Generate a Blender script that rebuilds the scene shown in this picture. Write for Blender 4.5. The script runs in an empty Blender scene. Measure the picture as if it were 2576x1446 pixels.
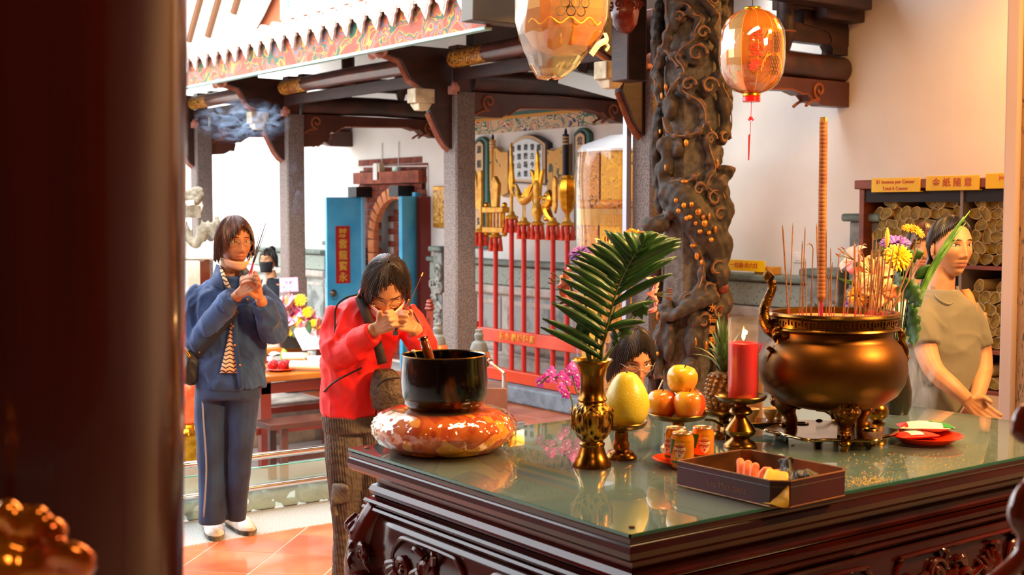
import bpy, math, random
import numpy as np
from mathutils import Vector, Matrix, Euler
random.seed(7)
SC = bpy.context.scene
COL = SC.collection
TMP = bpy.data.scenes.new('workbench')     # shapes are merged here, away from the scene
PI = math.pi
# ------------------------------------------------------------------ camera, world, light, exposure
TH = math.radians(36.2); PT = math.radians(3.52); FPX = 3220.0; CAMZ = 1.6
cam_d = bpy.data.cameras.new('camera'); cam = bpy.data.objects.new('camera', cam_d); COL.objects.link(cam)
cam.location = (0, 0, CAMZ); cam.rotation_euler = (PI/2 - PT, 0, -TH)
cam_d.sensor_width = 36.0; cam_d.lens = 45.0; cam_d.clip_start = 0.05
cam_d.dof.use_dof = True; cam_d.dof.focus_distance = 4.6; cam_d.dof.aperture_fstop = 5.0
SC.camera = cam
SC.view_settings.view_transform = 'Standard'; SC.view_settings.look = 'None'
SC.view_settings.exposure = 0.55; SC.view_settings.gamma = 1.0; SC.view_settings.use_curve_mapping = False
cy = SC.cycles; cy.max_bounces = 8; cy.diffuse_bounces = 3; cy.glossy_bounces = 4; cy.transmission_bounces = 4; cy.transparent_max_bounces = 14; cy.volume_bounces = 0; cy.sample_clamp_indirect = 6.0
wd = bpy.data.worlds.new('sky'); SC.world = wd; wd.use_nodes = True
_b = wd.node_tree.nodes['Background']; _b.inputs[0].default_value = (0.90, 0.95, 1.0, 1); _b.inputs[1].default_value = 4.7
def light(name, kind, loc, power, col, rot=(0, 0, 0), size=1.0, size_y=None, angle=None):
    d = bpy.data.lights.new(name, kind); d.energy = power; d.color = col
    if kind == 'AREA':
        d.size = size
        if size_y: d.shape = 'RECTANGLE'; d.size_y = size_y
    elif kind == 'SUN': d.angle = angle
    else: d.shadow_soft_size = size
    o = bpy.data.objects.new(name, d); COL.objects.link(o); o.location = loc; o.rotation_euler = rot
    return o
light('sun', 'SUN', (0, 10, 8), 3.0, (1.0, 0.96, 0.90), (math.radians(24), math.radians(-38), 0), angle=math.radians(20))
light('hall_lamp', 'AREA', (2.9, 2.75, 3.3), 75, (1.0, 0.58, 0.24), (0, 0, 0), 1.8, 0.4)
light('hall_lamp', 'AREA', (6.3, 3.7, 3.3), 70, (1.0, 0.45, 0.10), (0, math.radians(30), 0), 0.4, 0.4)
light('hall_lamp', 'AREA', (4.7, 2.1, 3.2), 42, (1.0, 0.48, 0.12), (math.radians(15), 0, 0), 0.4, 0.4)
light('hall_lamp', 'AREA', (4.2, 0.6, 2.95), 44, (1.0, 0.58, 0.24), (math.radians(64), 0, math.radians(19)), 0.7, 0.4).data.spread = math.radians(75)
light('hall_lamp', 'AREA', (0.6, 0.0, 3.35), 14, (1.0, 0.60, 0.28), (math.radians(12), 0, 0), 0.8, 0.4)

# ------------------------------------------------------------------ geometry helpers
_R = Vector((math.cos(TH), -math.sin(TH), 0)); _F = Vector((math.sin(TH)*math.cos(PT), math.cos(TH)*math.cos(PT), -math.sin(PT)))
_U = Vector((math.sin(TH)*math.sin(PT), math.cos(TH)*math.sin(PT), math.cos(PT)))
def ray(px, py): return _F + _R*((px-1288)/FPX) + _U*((723-py)/FPX)
def atz(px, py, z): d = ray(px, py); return Vector((0, 0, CAMZ)) + d*((z-CAMZ)/d.z)
def atx(px, py, x): d = ray(px, py); return Vector((0, 0, CAMZ)) + d*(x/d.x)
def aty(px, py, y): d = ray(px, py); return Vector((0, 0, CAMZ)) + d*(y/d.y)
def atd(px, py, dep): return Vector((0, 0, CAMZ)) + ray(px, py)*dep
VIEW = -TH     # rotation about z that turns local +x to the viewer's right and local +y away from the viewer
def depth(p): return (Vector(p)-Vector((0, 0, CAMZ))).dot(_F)

def T(loc=(0, 0, 0), rot=(0, 0, 0), sc=(1, 1, 1)):
    return Matrix.LocRotScale(Vector(loc), Euler(rot), Vector(sc))
def frame(p, q):
    d = (Vector(q)-Vector(p)); l = d.length
    return Matrix.Translation(Vector(p)) @ d.to_track_quat('Z', 'Y').to_matrix().to_4x4(), l

class MB:
    def __init__(s): s.v = []; s.f = []
    def add(s, vs, fs, M=None):
        o = len(s.v)
        s.v += [tuple(M @ Vector(v)) for v in vs] if M is not None else [tuple(v) for v in vs]
        s.f += [tuple(i+o for i in f) for f in fs]; return s
    def box(s, c, d, M=None):
        x, y, z = d[0]/2, d[1]/2, d[2]/2
        vs = [(c[0]+a*x, c[1]+b*y, c[2]+e*z) for a in (-1, 1) for b in (-1, 1) for e in (-1, 1)]
        return s.add(vs, [(0, 1, 3, 2), (4, 6, 7, 5), (0, 4, 5, 1), (2, 3, 7, 6), (0, 2, 6, 4), (1, 5, 7, 3)], M)
    def bb(s, x0, x1, y0, y1, z0, z1, M=None): return s.box(((x0+x1)/2, (y0+y1)/2, (z0+z1)/2), (x1-x0, y1-y0, z1-z0), M)
    def tube(s, pts, r, n=8, M=None, flat=1.0, up=None, closed=False):
        pts = [Vector(p) for p in pts]; m = len(pts)
        rr = list(r) if hasattr(r, '__len__') else [r]*m
        vs = []; ref = Vector(up) if up else None
        prev = None
        for i, p in enumerate(pts):
            t = (pts[min(i+1, m-1)]-pts[max(i-1, 0)])
            if closed: t = pts[(i+1) % m]-pts[(i-1) % m]
            if t.length < 1e-9: t = Vector((0, 0, 1))
            t.normalize()
            if ref: a = t.cross(ref)
            elif prev is None:
                a = t.cross(Vector((0, 0, 1)) if abs(t.z) < .9 else Vector((1, 0, 0)))
            else: a = prev - t*prev.dot(t)
            if a.length < 1e-6: a = t.orthogonal()
            a.normalize(); prev = a; b = t.cross(a)
            for k in range(n):
                g = 2*PI*k/n
                vs.append(p + a*(math.cos(g)*rr[i]) + b*(math.sin(g)*rr[i]*flat))
        fs = []
        rng = m if closed else m-1
        for i in range(rng):
            j = (i+1) % m
            for k in range(n):
                l = (k+1) % n
                fs.append((i*n+k, i*n+l, j*n+l, j*n+k))
        if not closed:
            fs.append(tuple(range(n-1, -1, -1))); fs.append(tuple((m-1)*n+k for k in range(n)))
        return s.add(vs, fs, M)
    def lathe(s, prof, n=24, M=None, cap=True, fx=None):
        vs = []; fs = []
        for i, (r, z) in enumerate(prof):
            for k in range(n):
                g = 2*PI*k/n; q = r if fx is None else fx(r, z, g)
                vs.append((q*math.cos(g), q*math.sin(g), z))
        m = len(prof)
        for i in range(m-1):
            for k in range(n):
                l = (k+1) % n
                fs.append((i*n+k, i*n+l, (i+1)*n+l, (i+1)*n+k))
        if cap: fs.append(tuple(range(n-1, -1, -1))); fs.append(tuple((m-1)*n+k for k in range(n)))
        return s.add(vs, fs, M)
    def ell(s, c, r, n=16, m=10, M=None, rot=None):
        if not hasattr(r, '__len__'): r = (r, r, r)
        L = T(c, rot or (0, 0, 0), r); vs = [(0, 0, -1)]; fs = []
        for i in range(1, m):
            a = -PI/2 + PI*i/m
            for k in range(n):
                g = 2*PI*k/n; vs.append((math.cos(a)*math.cos(g), math.cos(a)*math.sin(g), math.sin(a)))
        vs.append((0, 0, 1)); e = len(vs)-1
        for k in range(n):
            l = (k+1) % n
            fs.append((0, 1+l, 1+k)); fs.append((e, 1+(m-2)*n+k, 1+(m-2)*n+l))
            for i in range(m-2): fs.append((1+i*n+k, 1+i*n+l, 1+(i+1)*n+l, 1+(i+1)*n+k))
        return s.add(vs, fs, (M @ L) if M is not None else L)
    def prism(s, poly, w0, w1, M=None):     # poly in local (x, z), extruded along local y
        n = len(poly)
        vs = [(p[0], w0, p[1]) for p in poly] + [(p[0], w1, p[1]) for p in poly]
        fs = [tuple(range(n)), tuple(range(2*n-1, n-1, -1))] + [((k+1) % n, k, k+n, (k+1) % n+n) for k in range(n)]
        return s.add(vs, fs, M)
    def sheet(s, grid, M=None, thick=0.0):     # grid[i][j] of points
        a, b = len(grid), len(grid[0]); vs = [p for row in grid for p in row]
        fs = [(i*b+j, i*b+j+1, (i+1)*b+j+1, (i+1)*b+j) for i in range(a-1) for j in range(b-1)]
        return s.add(vs, fs, M)
    def mesh(s, name, smooth=True, ang=40):
        me = bpy.data.meshes.new(name); me.from_pydata(s.v, [], s.f); me.update()
        fix_normals(me)
        if smooth:
            me.polygons.foreach_set('use_smooth', [True]*len(me.polygons)); me.set_sharp_from_angle(angle=math.radians(ang))
        return me
    def build(s, name, mat, parent=None, smooth=True, bev=0, ang=40, M=None, solid=0, sub=0):
        o = obj(name, s.mesh(name, smooth, ang), mat, parent, M)
        if solid:
            m = o.modifiers.new('thickness', 'SOLIDIFY'); m.thickness = solid; m.offset = 0
        if bev:
            m = o.modifiers.new('bevel', 'BEVEL'); m.width = bev; m.segments = 2; m.limit_method = 'ANGLE'; m.angle_limit = math.radians(40)
        if sub:
            m = o.modifiers.new('sub', 'SUBSURF'); m.levels = sub; m.render_levels = sub
        return o
def fix_normals(me):
    import bmesh
    b = bmesh.new(); b.from_mesh(me); bmesh.ops.recalc_face_normals(b, faces=b.faces); b.to_mesh(me); b.free()
def obj(name, me, mat, parent=None, M=None):
    o = bpy.data.objects.new(name, me); COL.objects.link(o)
    if mat is not None and not me.materials: me.materials.append(mat)
    if parent is not None: o.parent = parent
    if M is not None: o.matrix_local = M
    return o
def tag(o, label, cat=None, group=None, kind=None):
    o['label'] = label
    if cat: o['category'] = cat
    if group: o['group'] = group
    if kind: o['kind'] = kind
    return o
def thing(name, label, cat, loc=(0, 0, 0), rz=0.0, group=None, parent=None):
    o = bpy.data.objects.new(name, None); COL.objects.link(o); o.empty_display_size = .05
    o.location = loc; o.rotation_euler = (0, 0, rz)
    return tag(o, label, cat, group)
def struct(o): o['kind'] = 'structure'; return o
def stuff(o): o['kind'] = 'stuff'; return o
def dup(o, parent=None, label=None):
    c = o.copy(); COL.objects.link(c)
    if parent is not None: c.parent = parent
    if label: c['label'] = label
    for ch in list(o.children): dup(ch, c)
    return c
def tmp_graph():
    with bpy.context.temp_override(scene=TMP, view_layer=TMP.view_layers[0]): return bpy.context.evaluated_depsgraph_get()
def remesh(mb, name, voxel, smooth_it=4, disp=None):
    """join overlapping shapes into one continuous skin"""
    me = bpy.data.meshes.new(name+'_raw'); me.from_pydata(mb.v, [], mb.f); me.update(); fix_normals(me)
    o = bpy.data.objects.new(name+'_raw', me); TMP.collection.objects.link(o)
    m = o.modifiers.new('r', 'REMESH'); m.mode = 'VOXEL'; m.voxel_size = voxel; m.use_smooth_shade = True
    if smooth_it:
        s = o.modifiers.new('s', 'SMOOTH'); s.factor = .5; s.iterations = smooth_it
    dg = tmp_graph()
    out = bpy.data.meshes.new_from_object(o.evaluated_get(dg)); out.name = name
    bpy.data.objects.remove(o); bpy.data.meshes.remove(me)
    out.polygons.foreach_set('use_smooth', [True]*len(out.polygons))
    if disp is not None:
        n = len(out.vertices); co = np.empty(n*3, 'f'); out.vertices.foreach_get('co', co); co = co.reshape(-1, 3)
        no = np.empty(n*3, 'f'); out.vertices.foreach_get('normal', no); no = no.reshape(-1, 3)
        co = disp(co, no); out.vertices.foreach_set('co', co.astype('f').ravel()); out.update()
    out.materials.clear()
    return out
def spiral(c, r0, r1, a0, turns, n=28, plane='xz'):
    out = []
    for i in range(n):
        t = i/(n-1); a = a0 + turns*2*PI*t; r = r0 + (r1-r0)*t
        u, v = r*math.cos(a), r*math.sin(a)
        out.append((c[0]+u, c[1], c[2]+v) if plane == 'xz' else ((c[0], c[1]+u, c[2]+v) if plane == 'yz' else (c[0]+u, c[1]+v, c[2])))
    return out
def smooth_path(pts, k=6):
    pts = [Vector(p) for p in pts]; out = []
    for i in range(len(pts)-1):
        p0, p1, p2, p3 = pts[max(i-1, 0)], pts[i], pts[i+1], pts[min(i+2, len(pts)-1)]
        for j in range(k):
            t = j/k
            out.append(.5*((2*p1)+(p2-p0)*t+(2*p0-5*p1+4*p2-p3)*t*t+(3*p1-p0-3*p2+p3)*t**3))
    out.append(pts[-1]); return out
def lerp(a, b, t): return a+(b-a)*t
def interp(vals, n):
    return [float(np.interp(i/(n-1)*(len(vals)-1), range(len(vals)), vals)) for i in range(n)]

# ------------------------------------------------------------------ materials
def lin(h):
    h = h.lstrip('#'); out = []
    for i in (0, 2, 4):
        c = int(h[i:i+2], 16)/255; out.append(c/12.92 if c <= .04045 else ((c+.055)/1.055)**2.4)
    return (*out, 1.0)
MATS = {}
def mat(name, col, rough=.5, metal=0.0, col2=None, scale=8.0, bump=0.0, bscale=None, coat=0.0, spec=.5, sub=0.0, trans=0.0, emit=None, estr=0.0, stretch=(1, 1, 1), kind='noise', lo=.4, hi=.62, detail=5.0, alpha=1.0, sheen=0, rough2=None, ior=1.45, aniso=0):
    if name in MATS: return MATS[name]
    m = bpy.data.materials.new(name); MATS[name] = m; m.use_nodes = True
    nt = m.node_tree; N = nt.nodes; L = nt.links; b = N['Principled BSDF']
    c1 = lin(col) if isinstance(col, str) else (*col[:3], 1)
    b.inputs['Base Color'].default_value = c1; b.inputs['Roughness'].default_value = rough; b.inputs['Metallic'].default_value = metal
    b.inputs['Coat Weight'].default_value = coat; b.inputs['Coat Roughness'].default_value = .08
    b.inputs['Specular IOR Level'].default_value = spec; b.inputs['IOR'].default_value = ior
    if sub: b.inputs['Subsurface Weight'].default_value = sub; b.inputs['Subsurface Radius'].default_value = (.02, .008, .004); b.inputs['Subsurface Scale'].default_value = .4
    if trans: b.inputs['Transmission Weight'].default_value = trans
    if sheen: b.inputs['Sheen Weight'].default_value = sheen
    if alpha < 1: b.inputs['Alpha'].default_value = alpha
    if emit: b.inputs['Emission Color'].default_value = lin(emit); b.inputs['Emission Strength'].default_value = estr
    if col2 or bump or rough2:
        tc = N.new('ShaderNodeTexCoord'); mp = N.new('ShaderNodeMapping'); mp.inputs['Scale'].default_value = stretch; L.new(tc.outputs['Object'], mp.inputs['Vector'])
    def tex(sc, kd):
        if kd == 'voronoi': t = N.new('ShaderNodeTexVoronoi'); t.inputs['Scale'].default_value = sc; L.new(mp.outputs[0], t.inputs['Vector']); return t.outputs['Distance']
        if kd == 'wave': t = N.new('ShaderNodeTexWave'); t.inputs['Scale'].default_value = sc; t.inputs['Distortion'].default_value = 1.5; t.inputs['Detail'].default_value = 3; L.new(mp.outputs[0], t.inputs['Vector']); return t.outputs['Fac']
        t = N.new('ShaderNodeTexNoise'); t.inputs['Scale'].default_value = sc; t.inputs['Detail'].default_value = detail; L.new(mp.outputs[0], t.inputs['Vector']); return t.outputs['Fac']
    if col2:
        r = N.new('ShaderNodeValToRGB'); r.color_ramp.elements[0].position = lo; r.color_ramp.elements[1].position = hi
        r.color_ramp.elements[0].color = c1; r.color_ramp.elements[1].color = lin(col2) if isinstance(col2, str) else (*col2[:3], 1)
        L.new(tex(scale, kind), r.inputs[0]); L.new(r.outputs[0], b.inputs['Base Color'])
    if rough2 is not None:
        r = N.new('ShaderNodeMapRange'); r.inputs['To Min'].default_value = rough; r.inputs['To Max'].default_value = rough2; r.inputs['From Min'].default_value = .3; r.inputs['From Max'].default_value = .7
        L.new(tex(scale*.7, 'noise'), r.inputs[0]); L.new(r.outputs[0], b.inputs['Roughness'])
    if bump:
        bp = N.new('ShaderNodeBump'); bp.inputs['Strength'].default_value = min(1, abs(bump)); bp.inputs['Distance'].default_value = .01
        L.new(tex(bscale or scale*3, kind), bp.inputs['Height']); L.new(bp.outputs[0], b.inputs['Normal'])
    return m
def thin_glass(name, tint, gloss=.06, opac=.15, rough=.03):
    """thin clear sheet: fresnel reflection over tinted see-through"""
    if name in MATS: return MATS[name]
    m = bpy.data.materials.new(name); MATS[name] = m; m.use_nodes = True
    nt = m.node_tree; N = nt.nodes; L = nt.links; N.clear()
    out = N.new('ShaderNodeOutputMaterial'); tr = N.new('ShaderNodeBsdfTransparent'); tr.inputs[0].default_value = (*tint, 1)
    gl = N.new('ShaderNodeBsdfGlossy'); gl.inputs['Roughness'].default_value = rough
    df = N.new('ShaderNodeBsdfDiffuse'); df.inputs[0].default_value = (*tint, 1)
    lw = N.new('ShaderNodeLayerWeight'); lw.inputs[0].default_value = .5
    pw = N.new('ShaderNodeMath'); pw.operation = 'POWER'; pw.inputs[1].default_value = 4.5; L.new(lw.outputs['Facing'], pw.inputs[0])
    fr = N.new('ShaderNodeMath'); fr.operation = 'MULTIPLY_ADD'; fr.inputs[1].default_value = .9; fr.inputs[2].default_value = gloss; L.new(pw.outputs[0], fr.inputs[0])
    m1 = N.new('ShaderNodeMixShader'); m1.inputs[0].default_value = opac; L.new(tr.outputs[0], m1.inputs[1]); L.new(df.outputs[0], m1.inputs[2])
    m2 = N.new('ShaderNodeMixShader'); L.new(fr.outputs[0], m2.inputs[0]); L.new(m1.outputs[0], m2.inputs[1]); L.new(gl.outputs[0], m2.inputs[2])
    L.new(m2.outputs[0], out.inputs[0]); return m
def ramp_mat(name, stops, kind='noise', scale=6.0, rough=.6, dist=0.0, stretch=(1, 1, 1), metal=0, bump=0, detail=2.0, const=True, coat=0):
    """many-coloured painted pattern"""
    if name in MATS: return MATS[name]
    m = mat(name, '#888888', rough, metal, coat=coat); nt = m.node_tree; N = nt.nodes; L = nt.links; b = N['Principled BSDF']
    tc = N.new('ShaderNodeTexCoord'); mp = N.new('ShaderNodeMapping'); mp.inputs['Scale'].default_value = stretch; L.new(tc.outputs['Object'], mp.inputs[0])
    if kind == 'wave':
        t = N.new('ShaderNodeTexWave'); t.inputs['Scale'].default_value = scale; t.inputs['Distortion'].default_value = dist; t.inputs['Detail'].default_value = detail; t.wave_type = 'RINGS'; o = t.outputs['Fac']
    elif kind == 'bands':
        t = N.new('ShaderNodeTexWave'); t.inputs['Scale'].default_value = scale; t.inputs['Distortion'].default_value = dist; t.inputs['Detail'].default_value = detail; t.bands_direction = 'Z'; o = t.outputs['Fac']
    elif kind == 'voronoi':
        t = N.new('ShaderNodeTexVoronoi'); t.inputs['Scale'].default_value = scale; o = t.outputs['Distance']
    else:
        t = N.new('ShaderNodeTexNoise'); t.inputs['Scale'].default_value = scale; t.inputs['Detail'].default_value = detail; t.inputs['Distortion'].default_value = dist; o = t.outputs['Fac']
    L.new(mp.outputs[0], t.inputs['Vector'])
    r = N.new('ShaderNodeValToRGB'); r.color_ramp.interpolation = 'CONSTANT' if const else 'LINEAR'
    el = r.color_ramp.elements
    while len(el) < len(stops): el.new(.5)
    for e, (p, c) in zip(el, stops): e.position = p; e.color = lin(c)
    L.new(o, r.inputs[0]); L.new(r.outputs[0], b.inputs['Base Color'])
    if bump:
        bp = N.new('ShaderNodeBump'); bp.inputs['Strength'].default_value = bump; bp.inputs['Distance'].default_value = .006; L.new(o, bp.inputs['Height']); L.new(bp.outputs[0], b.inputs['Normal'])
    return m
_txt = {}
def text_mesh(s, size, ext=.0008, bold=0.0):
    k = (s, size, bold)
    if k in _txt: return _txt[k].copy()
    c = bpy.data.curves.new('t', 'FONT'); c.body = s; c.size = size; c.align_x = 'CENTER'; c.align_y = 'CENTER'; c.extrude = ext; c.offset = bold; c.resolution_u = 3
    o = bpy.data.objects.new('t', c); TMP.collection.objects.link(o); dg = tmp_graph()
    me = bpy.data.meshes.new_from_object(o.evaluated_get(dg))
    bpy.data.objects.remove(o); me.materials.clear(); me.name = 'lettering'; _txt[k] = me
    return me.copy()
# text lies in local XY facing +Z; these stand it up facing a direction
def stand(p, rz, tilt=0.0):     # text upright, facing local -y turned by rz
    return Matrix.Translation(Vector(p)) @ Matrix.Rotation(rz, 4, 'Z') @ Matrix.Rotation(PI/2 - tilt, 4, 'X')
# ================================================================== materials of the place
m_terra = mat('terracotta', '#c75f30', .3, col2='#d97c48', scale=3.5, bump=.08, coat=.25)
m_terra2 = mat('terracotta_b', '#b9582f', .32, col2='#cf7a4a', scale=3.0, bump=.08, coat=.25)
m_grout = mat('grout', '#c4bab0', .8)
m_granite = mat('granite', '#b9b6b0', .6, col2='#8f8c88', scale=160, bump=.1, lo=.45, hi=.6)
m_granite_p = mat('granite_pink', '#7d6d66', .65, col2='#4d433f', scale=120, bump=.15, lo=.42, hi=.62)
m_granite_w = mat('granite_warm', '#8c6845', .7, col2='#3b2a1c', scale=55, bump=.2, lo=.55, hi=.68, stretch=(2.2, 2.2, .5))
m_white = mat('white_plaster', '#f0ece6', .8, col2='#e6e0d8', scale=1.2)
m_salmon = mat('salmon_plaster', '#b5623c', .8, col2='#a4522f', scale=2)
m_stone = mat('grey_stone', '#6f716c', .7, col2='#8d8f89', scale=14, bump=.5, bscale=40)
m_stone_g = mat('green_stone', '#59655c', .5, col2='#6e7b70', scale=12, bump=.3)
m_stone_l = mat('pale_stone', '#b5ada2', .7, col2='#a0988e', scale=10, bump=.2)
m_carve = mat('carved_stone', '#5f625c', .75, col2='#a3a49b', scale=16, bump=1.0, bscale=26, kind='voronoi', lo=.1, hi=.55)
m_dark = mat('dark_wood', '#2a1712', .5, col2='#3b2018', scale=5, bump=.1, stretch=(1, 1, 4))
m_brown = mat('brown_wood', '#4a241a', .4, col2='#5b2f20', scale=4, bump=.08, coat=.1)
m_log = mat('old_beam', '#4b2a20', .42, col2='#30201a', scale=6, bump=.1, lo=.4, hi=.6, coat=.15)
m_curl = mat('carved_edge', '#8a4a2a', .5)
m_pinkw = mat('pink_paint', '#c68a78', .6, col2='#a86a58', scale=12)
m_cream = mat('cream_paint', '#cfc0a0', .6, col2='#a89678', scale=12)
m_gold = mat('gold_leaf', '#d9a030', .28, 1.0, col2='#b87a1c', scale=20)
m_goldp = mat('gold_paint', '#e0a838', .4, .35, col2='#c08020', scale=14)
m_steel = mat('steel', '#d8d8da', .14, 1.0)
m_roofw = mat('pale_roof_tile', '#d8cec4', .6, col2='#bdb0a6', scale=9, bump=.15)
m_tileend = mat('tile_end_clay', '#c8a698', .65, col2='#ddd2ca', scale=30, bump=.6, bscale=60)
m_brick = mat('red_brick', '#8a3f28', .8, col2='#6a2c1e', scale=9, bump=.3)
m_brick2 = mat('red_brick_pale', '#a45438', .8, col2='#7c3826', scale=9, bump=.3)
m_black = mat('black', '#0d0b0b', .5)
m_eave = ramp_mat('eave_painting', [(0, '#8a3a24'), (.40, '#964630'), (.46, '#b07a2c'), (.49, '#2f5240'), (.53, '#9a4a32'), (.58, '#56687a'), (.61, '#98462e'), (.66, '#b8843a'), (.69, '#8a3c28')], 'noise', 4.5, .6, 1.4, (1, 1, 1.3), detail=1.0)
m_frieze = ramp_mat('frieze_painting', [(0, '#d8b892'), (.42, '#e6c9a2'), (.46, '#3f7a68'), (.51, '#e2c49a'), (.56, '#3c4678'), (.60, '#e8cfa8'), (.66, '#b8553a'), (.70, '#e2bf90')], 'noise', 4.5, .6, 1.6, (1, 1, 1.5), detail=1.0)

# ================================================================== ground
fl = struct(MB().bb(-4, 5.05, -4, 5.75, -.6, -.0015).bb(5.05, 6.9, -4, 19, -.6, -.0015).build('floor', m_grout))
def clip(poly, f):
    out = []
    for i in range(len(poly)):
        a, b = poly[i], poly[(i+1) % len(poly)]; fa, fb = f(a), f(b)
        if fa >= 0: out.append(a)
        if fa*fb < 0: t = fa/(fa-fb); out.append((a[0]+(b[0]-a[0])*t, a[1]+(b[1]-a[1])*t))
    return out
ts = .335; g = .004; q = .7071; k = 0
for i in range(-16, 32):
    for j in range(-4, 34):
        u0, v0 = i*ts, j*ts
        sq = [(u0+g, v0+g), (u0+ts-g, v0+g), (u0+ts-g, v0+ts-g), (u0+g, v0+ts-g)]
        pl = [(a*q - b*q + 2.34, a*q + b*q + .42) for a, b in sq]
        cx = sum(p[0] for p in pl)/4; cy = sum(p[1] for p in pl)/4
        if not (1.0 < cx < 5.2 and 3.9 < cy < 6.1): continue
        pl = clip(pl, lambda p: 5.745-p[1])
        if len(pl) < 3: continue
        pl = clip(pl, lambda p: 5.045-p[0])
        if len(pl) < 3: continue
        M = T(rot=(-PI/2, 0, 0)); k += 1
        MB().prism([(p[0], p[1]) for p in pl], -.0, .02, M).build('floor_tile', m_terra if k % 3 else m_terra2, fl)
# corridor tiles, running bond
tile_me = None
for r in range(14):
    for c in range(4):
        x0 = 5.06 + c*.42 + (.21 if r % 2 else 0); y0 = 6.3 + r*.34
        if x0 > 6.4: continue
        if tile_me is None: tile_me = MB().bb(0, .41, 0, .33, -.02, 0).mesh('tile', False)
        o = obj('floor_tile', tile_me, m_terra2, fl); o.location = (x0, y0, 0)
kerb = struct(MB().bb(-4, 5.04, 5.752, 6.22, -.62, 0).build('trim_1', m_granite, bev=.01))
court = struct(MB().bb(-8, 5.05, 6.2, 19, -.7, -.35).build('floor_courtyard', m_granite))
for i, x in enumerate((4.1, 4.45)): struct(MB().bb(x, 4.45 if i == 0 else 5.045, 9.6, 11.6, -.36, -.35+.174*(i+1)).build('step', m_stone_l, bev=.008))
# ================================================================== walls, ceiling
wr = struct(MB().bb(6.8, 7.0, -4, 10.72, -.02, 3.6).bb(6.8, 7.0, 10.72, 12.05, 2.0, 3.5).bb(6.8, 7.0, 12.05, 19, -.02, 3.6).build('wall_right', m_white, smooth=False))
struct(MB().bb(6.86, 7.06, 5.4, 19, 3.5, 11).build('wall_upper', m_salmon, smooth=False))
struct(MB().bb(-8, 7, 18, 18.2, -.5, 3.2).build('wall_far', m_white, smooth=False))
struct(MB().bb(-3.2, -3.0, -4, 6.3, 0, 3.6).build('wall_left', mat('hall_wall', '#7a3a22', .7), smooth=False))
struct(MB().bb(-5.2, -5.0, 6.3, 18, -.4, 3.3).build('wall_court_left', mat('brick_wood_wall', '#6a2c1c', .7, col2='#4a2016', scale=3), smooth=False))
struct(MB().bb(-3.2, 7.0, -4.2, -4.0, 0, 3.6).build('wall_back', MATS['hall_wall'], smooth=False))
struct(MB().bb(-3.2, 7.0, -4.2, 5.45, 3.5, 3.7).build('ceiling', m_dark, smooth=False))

# ---- stone wainscot on the right wall
wd_ = struct(thing('wall_wainscot', 'carved grey stone wainscot running along the white wall', None)); del wd_['label']
PX = lambda px, x, py=600: atx(px, py, x).y
def wains(y0, y1):
    a = MB().bb(6.66, 6.8, y0, y1, 0, 1.14).build('wainscot_core', m_stone_l, wd_)
    MB().bb(6.58, 6.8, y0, y1, 1.10, 1.145).build('cap_ledge', m_stone_g, wd_, bev=.012)
    MB().bb(6.63, 6.8, y0, y1, .93, 1.085).build('fret_band', mat('fret_stone', '#59655c', .6, col2='#8d978c', scale=30, kind='voronoi', lo=.1, hi=.3, bump=.6, bscale=30), wd_)
    MB().bb(6.61, 6.8, y0, y1, .84, .92).build('moulding', m_stone_l, wd_, bev=.02)
    MB().bb(6.60, 6.8, y0, y1, .16, .30).build('moulding', m_stone_l, wd_, bev=.03)
    MB().bb(6.50, 6.8, y0, y1, -.0, .16).build('plinth', m_carve, wd_, bev=.01)
    n = max(1, round((y1-y0)/1.3)); s = (y1-y0)/n
    for i in range(n):
        MB().bb(6.645, 6.8, y0+i*s+.05, y0+(i+1)*s-.05, .33, .82).build('relief_panel', mat('relief_stone', '#9a9c97', .8, col2='#6d716d', scale=5, bump=.9, bscale=9, lo=.5, hi=.62), wd_, bev=.01)
        MB().bb(6.638, 6.8, y0+i*s+.08, y0+(i+1)*s-.08, .36, .40).bb(6.638, 6.8, y0+i*s+.08, y0+(i+1)*s-.08, .75, .79).build('panel_frame', m_stone_l, wd_)
wains(12.55, 18); wains(5.62, 10.4)
def pier(y, w, h, x=6.5):
    t = thing('x', 'x', None, (x, y, 0)); t.name = 'wall_pier'; t.parent = wd_; del t['label']
    MB().bb(0, .3, -w/2, w/2, 0, h).build('pier_shaft', m_stone, t, bev=.008)
    MB().bb(-.04, .3, -w/2-.04, w/2+.04, h-.0, h+.05).build('pier_cap', m_stone_g, t, bev=.015)
    MB().bb(-.03, .3, -w/2-.02, w/2+.02, 0, .15).build('pier_base', m_stone_g, t, bev=.02)
    mb = MB(); random.seed(int(y*100))
    for i in range(26):
        a = random.uniform(-w*.36, w*.36); b = random.uniform(.25, h-.15); r = random.uniform(.03, .06)
        mb.tube(spiral((-.012, a, b), r, .008, random.uniform(0, 6), random.choice((-1, 1))*1.2, 12, 'yz'), [.02]*6+[.014]*6, 5)
    mb.build('carved_scrolls', m_carve, t)
pier(PX(833, 6.5), .22, 1.21); pier(PX(2070, 6.5), .26, 1.16); pier(PX(1100, 6.5), .14, 1.2); pier(PX(2172, 6.5), .22, 1.52)

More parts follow.
